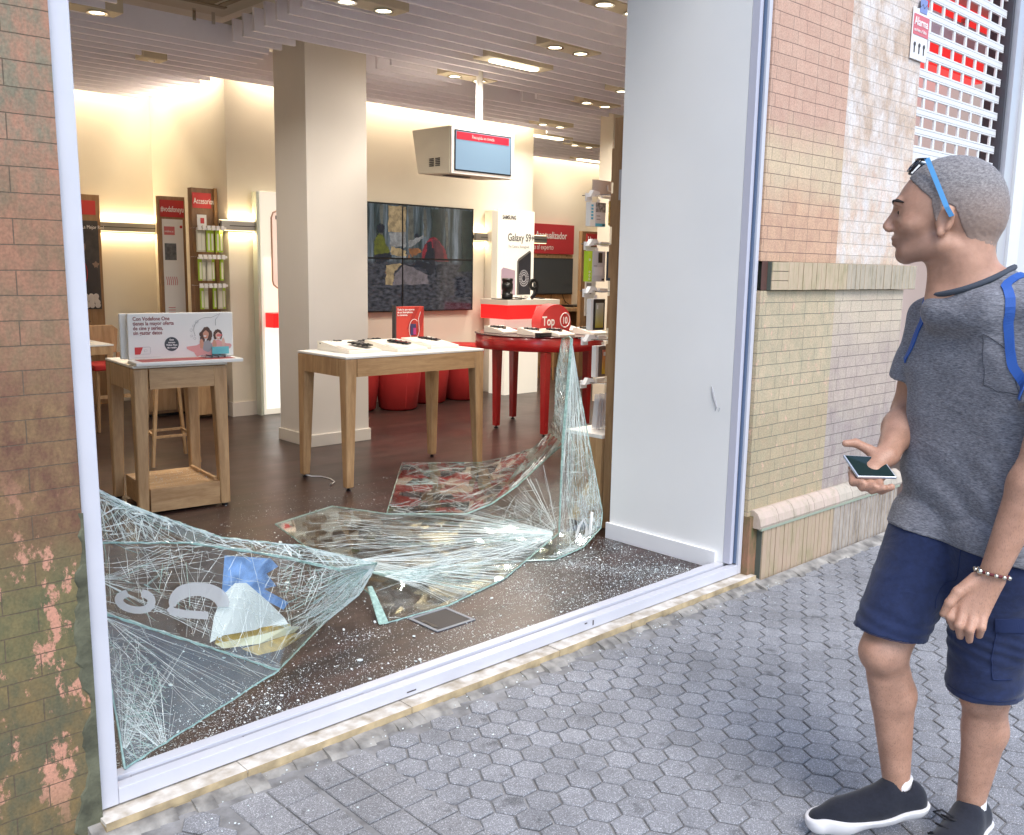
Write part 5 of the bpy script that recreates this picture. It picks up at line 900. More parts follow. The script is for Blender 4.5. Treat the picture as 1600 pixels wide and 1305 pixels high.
class Sheet:
    def __init__(s, tris): s.t = [tuple(GV[k] for k in t.split()) for t in tris]
    def at(s, u, v, off=0):
        for (A, B_, C_) in s.t:
            d = (B_[1]-C_[1])*(A[0]-C_[0])+(C_[0]-B_[0])*(A[1]-C_[1])
            if abs(d) < 1e-6: continue
            l1 = ((B_[1]-C_[1])*(u-C_[0])+(C_[0]-B_[0])*(v-C_[1]))/d; l2 = ((C_[1]-A[1])*(u-C_[0])+(A[0]-C_[0])*(v-C_[1]))/d; l3 = 1-l1-l2
            if l1 >= -1e-4 and l2 >= -1e-4 and l3 >= -1e-4:
                a, b, c = Vector(A[2:]), Vector(B_[2:]), Vector(C_[2:]); n = (b-a).cross(c-a).normalized()
                if n.dot(CAM-a) < 0: n = -n
                return a*l1+b*l2+c*l3+n*off, n
        return None
    def mesh(s, name, parent, m, th=.009):
        idx = {}; V = []; Fc = []; Nn = {}
        for T in s.t:
            a, b, c = (Vector(x[2:]) for x in T); n = (b-a).cross(c-a).normalized()
            if n.dot(CAM-a) < 0: n = -n; T = T[::-1]
            f = []
            for x in T:
                k = x[2:]
                if k not in idx: idx[k] = len(V); V.append(Vector(k)); Nn[idx[k]] = Vector()
                f.append(idx[k]); Nn[idx[k]] += n
            Fc.append(f)
        k = len(V); ec = {}
        for f in Fc:
            for i in range(3): e = (f[i], f[(i+1) % 3]); ec[e] = ec.get(e, 0)+1
        back = [v-Nn[i].normalized()*th for i, v in enumerate(V)]
        mb = MB(); mb.add(V+back, Fc+[[i+k for i in f[::-1]] for f in Fc])
        rim = [(a, b) for (a, b) in ec if (b, a) not in ec]
        mb.mi = 1; o = len(mb.v); mb.add([], [])
        for a, b in rim: mb.f.append([a, a+k, b+k, b]); mb.m.append(1); mb.sm.append(False)
        me = bpy.data.meshes.new(name); me.from_pydata(mb.v, [], mb.f); me.materials.append(m); me.materials.append(GEDGE); me.polygons.foreach_set('material_index', mb.m)
        o = bpy.data.objects.new(name, me); COL.objects.link(o); adopt(o, parent)
        # bright chipped edge beads along the rim
        e = MB()
        for a, b in rim:
            p, q_ = V[a], V[b]; L_ = (q_-p).length; n_ = max(1, int(L_/.03)); pts = [p.lerp(q_, i/n_)+Vector((random.uniform(-.0015, .0015),)*3)-Nn[a].normalized()*th*.5 for i in range(n_+1)]
            e.tube(pts, [random.uniform(.0022, .0045) for _ in pts], 5)
        e.build('green_edge', GEDGE, parent)
        return o
    def cracks(s, name, lines, parent, m, w0=.0008, w1=.002):
        b = MB()
        for ln in lines:
            if random.random() < .3: continue
            pr = None; wd = random.uniform(w0, w1)*.62
            for (u, v) in ln:
                r = s.at(u, v, .001)
                if r is None: pr = None; continue
                p, n = r
                if pr is not None:
                    q_, _ = pr; d = p-q_
                    if d.length > 1e-5 and d.length < .5:
                        sd_ = d.normalized().cross(n)*wd*random.uniform(.4, 1.3); dn = n*wd*1.2
                        b.add([q_+sd_, q_-sd_, p-sd_*.8, p+sd_*.8, q_+dn, p+dn], [(0, 4, 5, 3), (1, 2, 5, 4), (0, 1, 4), (3, 5, 2)])
                pr = (p, n)
        return b.build(name, m, parent)
def wig(p, q_, n=None, amp=.02):
    L_ = math.dist(p, q_); n = n or max(2, int(L_/9)); dx, dy = (q_[0]-p[0])/n, (q_[1]-p[1])/n; out = []; o = 0
    for i in range(n+1):
        out.append((p[0]+dx*i-dy/max(1e-6, math.hypot(dx, dy))*o, p[1]+dy*i+dx/max(1e-6, math.hypot(dx, dy))*o)); o += random.gauss(0, amp*9)
    return out
def fan(c, a0, a1, n, l0, l1, amp=.03, start=0):
    r = []
    for _ in range(n):
        a = math.radians(random.uniform(a0, a1)); l = random.uniform(l0, l1); s_ = random.uniform(0, start) if start else 0
        r.append(wig((c[0]+math.cos(a)*s_, c[1]+math.sin(a)*s_), (c[0]+math.cos(a)*l, c[1]+math.sin(a)*l), amp=amp))
    return r
def web(box, n, l0, l1, a0=0, a1=180, amp=.06):
    r = []
    for _ in range(n):
        x, y = random.uniform(box[0], box[2]), random.uniform(box[1], box[3]); a = math.radians(random.uniform(a0, a1)); l = random.uniform(l0, l1)/2
        r.append(wig((x-math.cos(a)*l, y-math.sin(a)*l), (x+math.cos(a)*l, y+math.sin(a)*l), amp=amp))
    return r
def rings(c, radii, a0, a1, jit=.08):
    r = []
    for R_ in radii:
        ph = random.uniform(0, 6); r.append([(c[0]+R_*(1+jit*math.sin(5*a+ph))*math.cos(a), c[1]+R_*.8*(1+jit*math.sin(4*a+ph))*math.sin(a)) for a in np.linspace(math.radians(a0), math.radians(a1), 14)])
    return r
def along(poly, n, spread, l0, l1, a_j=14, amp=.05):
    """short cracks scattered along a polyline, roughly following it"""
    r = []
    for _ in range(n):
        k = random.randrange(len(poly)-1); t_ = random.random(); p, q_ = poly[k], poly[k+1]; x = p[0]+(q_[0]-p[0])*t_+random.gauss(0, spread); y = p[1]+(q_[1]-p[1])*t_+random.gauss(0, spread)
        a = math.atan2(q_[1]-p[1], q_[0]-p[0])+math.radians(random.gauss(0, a_j)); l = random.uniform(l0, l1)/2; r.append(wig((x-math.cos(a)*l, y-math.sin(a)*l), (x+math.cos(a)*l, y+math.sin(a)*l), amp=amp))
    return r
# -- near left sheet, folded, still caught at the left jamb
G1 = thing('broken_glass_sheet', 'folded shattered laminated glass hanging from the left jamb, with a painted white reflection', 'broken glass', (1.3, .4, FZ))
GA = glass_mat('cracked_glass_near', .06, 5, .06, cell=(13, .07))
SU = Sheet(['b0 e1 c1', 'b0 c1 b1', 'e1 e2 c1', 'e2 e3 c2', 'e2 c2 c1', 'e3 c3 c2', 'e3 t c3'])
SM = Sheet(['b1 c1 h1', 'b1 h1 b2', 'c1 c2 h2', 'c1 h2 h1', 'c2 c3 q', 'c2 q h2', 'h2 q g', 'c3 t t2', 'c3 t2 q', 'q t2 t3', 'q t3 g'])
SF = Sheet(['b2 h1 k1', 'b2 k1 b3', 'h1 h2 k2', 'h1 k2 k1', 'h2 g k2'])
SU.mesh('upper_fold', G1, GA); SM.mesh('middle_fold', G1, GA); SF.mesh('front_flap', G1, GA)
top = [(145, 760), (205, 790), (350, 840), (470, 852), (590, 880)]; crease = [(148, 848), (300, 849), (420, 866), (530, 890), (590, 880)]
ln = along(top, 420, 4, 14, 50)+along(crease, 110, 2.5, 15, 60, 8)+fan((160, 775), -5, 75, 70, 40, 220, start=60)+web((145, 770, 330, 850), 90, 20, 70, 40, 130)+web((330, 830, 600, 890), 260, 12, 48)+fan((588, 882), 165, 205, 60, 60, 260)
SU.cracks('crack_lines', ln, G1, CRK); SU.cracks('thick_fracture', along(top, 90, 5, 16, 60, 12)+web((420, 840, 595, 890), 60, 14, 50)+web((146, 770, 215, 840), 40, 16, 60), G1, CRK, .002, .0045)
SM.cracks('thick_fracture', web((480, 870, 588, 960), 70, 12, 46)+along([(588, 884), (562, 930), (508, 973)], 40, 4, 14, 50, 14), G1, CRK, .0015, .0035)
SP.cracks('thick_fracture', web((880, 560, 935, 860), 50, 20, 90, 74, 98), G2, CRK, .0015, .0035) if False else None
SU.cracks('crack_lines_green', web((145, 765, 580, 890), 150, 12, 60)+along(top, 60, 8, 20, 60), G1, CRK2, .0012, .003)
ln = fan((150, 905), -28, 28, 36, 120, 420, .02)+fan((588, 884), 110, 185, 120, 40, 190)+fan((575, 925), 150, 215, 50, 30, 170)+web((430, 860, 590, 975), 300, 10, 44)+web((160, 850, 420, 960), 60, 30, 110, 55, 125)+web((160, 850, 420, 960), 40, 40, 160, -12, 25)+along([(155, 955), (250, 985), (343, 1018), (437, 1047)], 150, 2.5, 16, 60, 7)+along([(588, 884), (562, 930), (508, 973)], 120, 5, 12, 40, 20)+web((300, 940, 480, 1030), 26, 40, 100, 60, 120)+along(crease, 60, 4, 12, 40, 40)
SM.cracks('crack_lines', ln, G1, CRK, .0007, .0017); SM.cracks('crack_lines_green', web((440, 865, 585, 965), 110, 12, 50)+fan((575, 890), 120, 200, 40, 40, 160)+web((160, 850, 300, 950), 20, 30, 90), G1, CRK2, .0012, .003)
ln = fan((162, 965), 20, 62, 16, 120, 330, .015)+fan((175, 1190), 255, 300, 40, 60, 240, .02)+web((155, 975, 225, 1210), 160, 14, 60)+web((165, 1080, 235, 1215), 150, 10, 50, -30, 60)+fan((235, 1195), 225, 285, 34, 50, 190, .02)+web((230, 1000, 430, 1120), 12, 60, 170, 20, 50)+[wig((157, 967), (361, 1086), amp=.01), wig((225, 1000), (420, 1040), amp=.01), wig((212, 1020), (236, 1200), amp=.008), wig((215, 1024), (240, 1200), amp=.008)]
SF.cracks('crack_lines', ln, G1, CRK, .0006, .0014); SF.cracks('crack_lines_green', web((155, 1000, 232, 1210), 110, 14, 60)+[wig((157, 970), (300, 1050), amp=.006)], G1, CRK2, .001, .0024)
# white letters left on the pane
def strip(S_, name, pts, wdt, m, parent, off=.002):
    b = MB(); pr = None
    for i, (u, v) in enumerate(pts):
        u2, v2 = pts[min(i+1, len(pts)-1)]; u1, v1 = pts[max(i-1, 0)]; d = math.hypot(u2-u1, v2-v1) or 1; nx, ny = -(v2-v1)/d, (u2-u1)/d; w_ = wdt[i] if isinstance(wdt, list) else wdt
        A, B_ = S_.at(u+nx*w_, v+ny*w_, off), S_.at(u-nx*w_, v-ny*w_, off)
        if A is None or B_ is None: pr = None; continue
        if pr: b.add([pr[0], pr[1], B_[0], A[0], pr[0]+pr[2]*.0006, pr[1]+pr[2]*.0006, B_[0]+pr[2]*.0006, A[0]+pr[2]*.0006], [(4, 5, 6, 7), (0, 3, 2, 1), (0, 1, 5, 4), (3, 7, 6, 2)])
        pr = (A[0], B_[0], A[1])
    return b.build(name, m, parent)
DEC = crack_mat('frosted_letter', (.55, .56, .56), .5)
strip(SM, 'window_letter', [(302+40*math.cos(a), 945+24*math.sin(a)-3) for a in np.linspace(PI*.98, PI*2.05, 16)], [5, 7, 8, 9, 10, 10, 10, 10, 10, 11, 11, 11, 11, 11, 10, 9], DEC, G1)
strip(SM, 'window_letter', [(205+24*math.cos(a), 934+14*math.sin(a)) for a in np.linspace(-1.2, 4.2, 18)], 6, DEC, G1)
strip(SM, 'window_letter', [(256, 944), (262, 951), (280, 955), (318, 958)], 6, DEC, G1)
# -- reflection in the near sheet, painted as coloured patches just behind it
RFL = thing('painted_reflection', 'painted white reflection with gold stripes and blue top, behind the near cracked glass', 'painted reflection', (1.7, .5, .2))
def patch(S_, name, poly, m, parent, off):
    pts = [S_.at(u, v, off) for u, v in poly]; pts = [p for p in pts if p]
    b = MB(); k = len(pts); b.add([p[0] for p in pts]+[p[0]-p[1]*.0012 for p in pts], [tuple(range(k)), tuple(range(k, 2*k))[::-1]]+[(i, (i+1) % k, k+(i+1) % k, k+i) for i in range(k)])
    me = b.build(name, m, parent); bm = bmesh.new(); bm.from_mesh(me.data); bmesh.ops.triangulate(bm, faces=bm.faces); bm.to_mesh(me.data); bm.free(); return me
RFW = mat('reflection_white', (.88, .88, .86), .35); GOLD = mat('reflection_gold', (.5, .33, .08), .35, var=.3, vscale=30); RFC = mat('reflection_cream', (.75, .68, .45), .4); RFB = mat('reflection_blue', (.22, .38, .75), .35, var=.4, vscale=20)
patch(SM, 'blue_part', [(352, 868), (425, 872), (436, 882), (418, 893), (432, 905), (412, 915), (448, 925), (440, 935), (415, 930), (384, 912), (368, 912), (345, 930)], RFB, RFL, -.0125)
patch(SM, 'white_part', [(345, 930), (366, 911), (384, 911), (415, 930), (440, 946), (447, 955), (400, 972), (345, 990), (322, 1000), (332, 960)], RFW, RFL, -.011)
patch(SM, 'gold_stripe', [(335, 991), (400, 970), (449, 955), (452, 962), (405, 977), (330, 1002), (320, 1008)], GOLD, RFL, -.0112)
patch(SM, 'cream_stripe', [(330, 1002), (405, 977), (452, 962), (468, 968), (460, 978), (400, 996), (345, 1010)], RFC, RFL, -.0114)
patch(SM, 'gold_band', [(372, 1006), (400, 997), (460, 979), (478, 990), (440, 1006), (400, 1018)], GOLD, RFL, -.0116)
# -- far sheet: lies on the floor, bends up the accessory tower
G2 = thing('broken_glass_sheet', 'large shattered glass sheet on the shop floor rising to a tall peak at the tower', 'broken glass', (3.2, 1.0, FZ))
GB = glass_mat('cracked_glass_far', .08, 6, .12, cell=(10, .1)); GC = glass_mat('cracked_glass_cells', .05, 4, .08, cell=(5.5, .16)); GP_ = glass_mat('cracked_glass_peak', .25, 10, .2, cell=(16, .25))
SL = Sheet(['m0 m1 t5', 'm1 m2 mm', 'm1 mm t5', 't5 mm t4', 'mm m8 t4', 'm2 m3 mm', 'm3 m4 f0', 'm3 f0 mm', 'm4 m5 f0', 'm5 m6 f1', 'm5 f1 f0', 'mm f0 m9', 'mm m9 m7', 'mm m7 m8'])
SC = Sheet(['a0 a1 m2', 'a1 m3 m2', 'a1 a2 m3', 'a2 m4 m3', 'a2 a3 m4', 'a3 m5 m4', 'a3 a4 m6', 'a3 m6 m5', 'a4 f1 m6'])
SP = Sheet(['f1 f2 r1', 'f2 f3 r1', 'f1 r1 r2', 'f1 r2 f0', 'r2 r3 f0', 'r3 r4 f0', 'r4 bw2 f0', 'bw2 bw1 f0', 'bw1 m9 f0'])
SQ = Sheet(['tp f3 l1', 'l1 f3 f2', 'l1 f2 l2', 'l2 f2 l3', 'l3 f2 f1', 'l3 f1 a4'])
SL.mesh('floor_sheet', G2, GB); SC.mesh('bent_flap', G2, GC); SP.mesh('peak_wing', G2, GP_); SQ.mesh('peak_back_wing', G2, GP_)
ln = fan((560, 885), -14, 24, 90, 90, 330, .02)+fan((872, 834), 158, 196, 130, 60, 330, .02)+fan((872, 834), 196, 262, 60, 40, 170, .02)+fan((600, 905), -20, 12, 50, 80, 260, .015)+web((500, 800, 620, 880), 46, 40, 120, -14, 14)+web((780, 790, 875, 870), 160, 10, 50)+web((610, 830, 860, 900), 90, 40, 130, -14, 14, .03)+fan((870, 836), 120, 165, 60, 30, 120)+rings((872, 834), [14, 22, 34, 50, 70, 96], 95, 250)+along([(578, 927), (602, 973)], 30, 2, 10, 30)+along([(606, 972), (700, 943), (788, 902), (822, 876)], 60, 4, 10, 26, 50)
SL.cracks('crack_lines', ln, G2, CRK, .0007, .0019); SL.cracks('crack_lines_green', fan((872, 834), 170, 190, 30, 100, 300)+fan((575, 900), -8, 10, 30, 100, 300)+web((760, 800, 870, 860), 40, 14, 50), G2, CRK2, .001, .003)
ln = web((610, 725, 870, 800), 170, 16, 60, -30, 30, .09)+web((640, 700, 870, 790), 110, 10, 36)+along([(604, 802), (729, 802), (768, 786), (808, 758), (850, 718), (877, 693)], 140, 3, 14, 50, 10)+along([(786, 715), (832, 700), (864, 676)], 60, 5, 10, 36, 30)
SC.cracks('crack_lines', ln, G2, CRK, .0008, .0022)
ln = fan((893, 528), 66, 94, 190, 60, 330, .02, start=40)+web((878, 560, 940, 860), 190, 20, 110, 68, 100, .06)+along([(893, 530), (887, 600), (879, 693), (874, 832)], 160, 3, 14, 50, 6)+web((880, 700, 940, 870), 130, 10, 44)+along([(941, 800), (911, 854), (868, 873)], 120, 4, 10, 40, 25)+rings((880, 826), [12, 20, 30, 42, 54], -40, 100)
SP.cracks('crack_lines', ln, G2, CRK, .0009, .0022); SP.cracks('crack_lines_green', web((875, 560, 935, 850), 70, 30, 120, 76, 96), G2, CRK2, .001, .003)
SQ.cracks('crack_lines', web((866, 530, 893, 700), 220, 10, 44, 60, 110, .1)+web((866, 560, 890, 690), 120, 6, 22), G2, CRK, .0009, .0024)
strip(SP, 'white_scribble', [(900, 842), (905, 822), (912, 812), (917, 822), (916, 838)], 2.2, crack_mat('white_sticker', (.6, .62, .62), .6), G2); strip(SP, 'white_scribble', [(921, 836), (925, 800), (928, 815), (929, 834)], 2.4, crack_mat('white_sticker', (.6, .62, .62), .6), G2)
# -- sliver between both sheets
G3 = thing('glass_sliver', 'thin upright green glass sliver between the two fallen sheets', 'glass shard', (2.25, .65, FZ))
MB().hexa([(2.2, .57, .063), (2.24, .56, .063), (2.24, .57, .063), (2.2, .58, .063)], [(2.29, .78, .15), (2.31, .78, .15), (2.31, .79, .15), (2.29, .79, .15)]).build('sliver', GEDGE, G3)
# -- crumbs
CRM = mat('glass_crumb', (.8, .88, .88), .12, spec=.9)
b = MB()
def crumb(x, y, z, s_):
    n = random.choice((3, 4, 4, 5)); a0 = random.uniform(0, 6); el = random.uniform(.35, 1); ca, sa = math.cos(a0), math.sin(a0); tx_, ty_ = random.gauss(0, .25), random.gauss(0, .25); lo = []; hi = []
    for k in range(n):
        a = 2*PI*k/n+random.uniform(-.4, .4); u, v = s_*math.cos(a), s_*el*math.sin(a); X_, Y_ = u*ca-v*sa, u*sa+v*ca; h = X_*tx_+Y_*ty_; lo.append((x+X_, y+Y_, z+max(0, h))); hi.append((x+X_*.9, y+Y_*.9, z+max(0, h)+s_*.5))
    b.add(lo+hi, [tuple(range(n))[::-1], tuple(range(n, 2*n))]+[(i, (i+1) % n, n+(i+1) % n, n+i) for i in range(n)])
cnt = 0
while cnt < 30000:
    x, y = random.uniform(.95, 3.9), .09+random.random()**1.5*2.9
    d = math.exp(-y/.9)*.55+.9*math.exp(-((x-3.3)**2/.35+(y-.45)**2/.12))+.55*math.exp(-((x-1.4)**2/.3+(y-.25)**2/.03))+.35*math.exp(-((x-3.1)**2/.5+(y-1.9)**2/.5))+.5*math.exp(-((x-3.6)**2/.1+(y-.25)**2/.02))
    d *= .35+.65*(math.sin(x*9+math.sin(y*7)*2)*math.sin(y*11+x*3)*.5+.5)*1.4
    if random.random() > d: continue
    crumb(x, y, FZ+.0008, min(.013, .00095*math.exp(random.gauss(0, .6)))); cnt += 1
for (xa, ya), (xb, yb), n_, sp_ in (((3.35, .72), (3.55, .35), 1500, .05), ((3.55, .35), (3.8, .16), 1300, .05), ((2.9, .45), (3.3, .75), 700, .06), ((1.15, .16), (1.7, .32), 1300, .06), ((2.0, .55), (2.2, .5), 300, .04), ((3.75, .5), (3.88, .8), 500, .04)):
    for _ in range(n_): t_ = random.random(); crumb(min(3.9, xa+(xb-xa)*t_+random.gauss(0, sp_)), max(.09, ya+(yb-ya)*t_+random.gauss(0, sp_)), FZ+.001, min(.006, .001*math.exp(random.gauss(0, .5))))
for _ in range(26): crumb(random.uniform(1.2, 3.7), random.uniform(.12, 1.9), FZ+.001, random.uniform(.005, .012))
for _ in range(260): crumb(random.uniform(2.22, 2.62), random.uniform(2.9, 3.3), FZ+.1565, random.uniform(.001, .003))
o = b.build('glass_crumbs', CRM); o['kind'] = 'stuff'; o['label'] = 'tiny broken glass crumbs scattered over the dark shop floor'
b = MB()
for _ in range(260): crumb(random.uniform(1.0, 4.2), random.uniform(-.5, -.1)*random.random()-.08, .006, random.uniform(.0012, .004))
o = b.build('glass_crumbs_outside', CRM); o['kind'] = 'stuff'; o['label'] = 'a few glass crumbs on the pavement edge'
# ================================================================== THE MAN (signed-distance body, one continuous surface per layer)
MO = np.array([2.50, -1.60, 0.0]); MR = np.array([.373, -.928, 0.0]); MD = np.array([.928, .373, 0.0])   # local axes: right in view, away, up
def to_world(p): p = np.asarray(p, float); return MO+p[..., :1]*MR+p[..., 1:2]*MD+p[..., 2:3]*np.array([0, 0, 1.0])
class Grid:
    def __init__(s, lo, hi, h):
        s.h = h; s.lo = np.array(lo, float); s.n = np.ceil((np.array(hi)-s.lo)/h).astype(int)+1; s.f = np.full(s.n, .2, np.float32)
    def win(s, lo, hi):
        a = np.clip(np.floor((np.array(lo)-s.lo)/s.h).astype(int), 0, s.n-1); b = np.clip(np.ceil((np.array(hi)-s.lo)/s.h).astype(int)+1, 1, s.n)
        X = [s.lo[i]+s.h*np.arange(a[i], b[i], dtype=np.float32) for i in range(3)]
        return tuple(slice(a[i], b[i]) for i in range(3)), np.meshgrid(*X, indexing='ij', sparse=True)
    def merge(s, sl, d, k, sub=False):
        o = s.f[sl]
        if sub: d = -d; h = np.clip(.5+.5*(d-o)/k, 0, 1); s.f[sl] = o*(1-h)+d*h+k*h*(1-h)
        else: h = np.clip(.5+.5*(o-d)/k, 0, 1); s.f[sl] = o*(1-h)+d*h-k*h*(1-h)
    def cone(s, p, r1, q, r2, k=.02, sub=False, flat=None):
        p, q = np.array(p, float), np.array(q, float); m = max(r1, r2)*(1.6 if flat is not None else 1)+k+.03
        sl, (x, y, z) = s.win(np.minimum(p, q)-m, np.maximum(p, q)+m); d = q-p; L2 = float(d@d)+1e-9
        t = np.clip(((x-p[0])*d[0]+(y-p[1])*d[1]+(z-p[2])*d[2])/L2, 0, 1)
        ex, ey, ez = x-(p[0]+t*d[0]), y-(p[1]+t*d[1]), z-(p[2]+t*d[2])
        if flat is not None:       # squash along direction flat[:3] by factor flat[3]
            f = np.array(flat[:3])/np.linalg.norm(flat[:3]); c = (ex*f[0]+ey*f[1]+ez*f[2]); g = 1/flat[3]-1; ex, ey, ez = ex+c*f[0]*g, ey+c*f[1]*g, ez+c*f[2]*g
        s.merge(sl, np.sqrt(ex**2+ey**2+ez**2)-(r1+t*(r2-r1)), k, sub)
    def ell(s, c, r, k=.02, sub=False, ax=None):
        c = np.array(c, float); r = np.array(r, float); m = r.max()+k+.03; sl, (x, y, z) = s.win(c-m, c+m); x, y, z = x-c[0], y-c[1], z-c[2]
        if ax is not None: A = np.array(ax, float); x, y, z = (x*A[0][0]+y*A[0][1]+z*A[0][2], x*A[1][0]+y*A[1][1]+z*A[1][2], x*A[2][0]+y*A[2][1]+z*A[2][2])
        q = np.sqrt((x/r[0])**2+(y/r[1])**2+(z/r[2])**2)+1e-6; q2 = np.sqrt((x/r[0]**2)**2+(y/r[1]**2)**2+(z/r[2]**2)**2)+1e-6
        s.merge(sl, q*(q-1)/q2, k, sub)
    def plane(s, n, c, sl=None):   # keep n.p < c
        n = np.array(n, float); L_ = np.linalg.norm(n); X = [s.lo[i]+s.h*np.arange(s.n[i], dtype=np.float32) for i in range(3)]
        x, y, z = np.meshgrid(*X, indexing='ij', sparse=True); s.f = np.maximum(s.f, (x*n[0]+y*n[1]+z*n[2]-c)/L_)
    def coords(s): return np.meshgrid(*[s.lo[i]+s.h*np.arange(s.n[i], dtype=np.float32) for i in range(3)], indexing='ij', sparse=True)
    def sample(s, p):
        g = (np.asarray(p)-s.lo)/s.h; i = np.clip(np.floor(g).astype(int), 0, s.n-2); t = g-i; v = 0
        for a in (0, 1):
            for b in (0, 1):
                for c in (0, 1): v = v+s.f[i[..., 0]+a, i[..., 1]+b, i[..., 2]+c]*(t[..., 0] if a else 1-t[..., 0])*(t[..., 1] if b else 1-t[..., 1])*(t[..., 2] if c else 1-t[..., 2])
        return v
    def project(s, p, off=0, it=8):
        p = np.array(p, float)
        for _ in range(it):
            e = s.h; gr = np.stack([(s.sample(p+np.eye(3)[i]*e)-s.sample(p-np.eye(3)[i]*e))/(2*e) for i in range(3)], -1); gr /= np.linalg.norm(gr, axis=-1, keepdims=True)+1e-9
            p = p-gr*(s.sample(p)-off)[..., None]*.8
        return p, gr
    def mesh(s, name, m, parent, smooth=2):
        f = s.f; n = s.n; neg = f < 0
        cn = np.zeros(n-1, np.int8)
        for a in (0, 1):
            for b in (0, 1):
                for c in (0, 1): cn += neg[a:n[0]-1+a, b:n[1]-1+b, c:n[2]-1+c]
        act = (cn > 0) & (cn < 8); ids = np.full(n-1, -1, np.int64); I = np.argwhere(act); ids[act] = np.arange(len(I))
        acc = np.zeros((len(I), 3)); cnt = np.zeros(len(I))
        for ax in range(3):
            o1, o2 = [k for k in range(3) if k != ax]
            for a in (0, 1):
                for b in (0, 1):
                    P0 = I.copy(); P0[:, o1] += a; P0[:, o2] += b; P1 = P0.copy(); P1[:, ax] += 1
                    f0, f1 = f[tuple(P0.T)], f[tuple(P1.T)]; cr = (f0 < 0) != (f1 < 0); t = np.where(cr, f0/(f0-f1+1e-12), 0)
                    p = P0.astype(float); p[:, ax] += t; acc[cr] += p[cr]; cnt[cr] += 1
        V = s.lo+s.h*acc/cnt[:, None]; Q = []
        for ax in range(3):
            o1, o2 = [(1, 2), (2, 0), (0, 1)][ax]; sl0 = [slice(1, None)]*3; a = f[:-1, :, :] if ax == 0 else f[:, :-1, :] if ax == 1 else f[:, :, :-1]; b = f[1:, :, :] if ax == 0 else f[:, 1:, :] if ax == 1 else f[:, :, 1:]
            E = np.argwhere((a < 0) != (b < 0)); ok = (E[:, o1] > 0) & (E[:, o2] > 0) & (E[:, o1] < n[o1]-1) & (E[:, o2] < n[o2]-1); E = E[ok]; fl = a[tuple(E.T)] < 0
            def g(d1, d2): p = E.copy(); p[:, o1] -= d1; p[:, o2] -= d2; return ids[tuple(p.T)]
            q = np.stack([g(1, 1), g(0, 1), g(0, 0), g(1, 0)], 1); q[~fl] = q[~fl][:, ::-1]; Q.append(q[(q >= 0).all(1)])
        Q = np.concatenate(Q)
        for _ in range(smooth):
            sm = np.zeros_like(V); c = np.zeros(len(V))
            for k in range(4):
                np.add.at(sm, Q[:, k], V[Q[:, (k+1) % 4]]); np.add.at(c, Q[:, k], 1); np.add.at(sm, Q[:, k], V[Q[:, (k-1) % 4]]); np.add.at(c, Q[:, k], 1)
            V = V*.45+.55*sm/np.maximum(c, 1)[:, None]
        me = bpy.data.meshes.new(name); W_ = to_world(V); me.vertices.add(len(V)); me.vertices.foreach_set('co', W_.astype(np.float32).ravel())
        me.loops.add(len(Q)*4); me.loops.foreach_set('vertex_index', Q.ravel().astype(np.int32)); me.polygons.add(len(Q)); me.polygons.foreach_set('loop_start', np.arange(0, len(Q)*4, 4, dtype=np.int32)); me.update(calc_edges=True)
        me.polygons.foreach_set('use_smooth', [True]*len(Q)); me.materials.append(m)
        bm = bmesh.new(); bm.from_mesh(me); bmesh.ops.recalc_face_normals(bm, faces=bm.faces); bm.to_mesh(me); bm.free()
        at = me.attributes.new('local', 'FLOAT_VECTOR', 'POINT'); at.data.foreach_set('vector', V.astype(np.float32).ravel())
        o = bpy.data.objects.new(name, me); COL.objects.link(o); adopt(o, parent); return o
def dist_noise(x, y, z, f=1):
    return np.sin(x*23*f+1.3*np.sin(z*17*f))*np.sin(y*19*f+1.1*np.sin(x*13*f+z*9*f))*np.sin(z*27*f+1.7*np.sin(y*11*f))
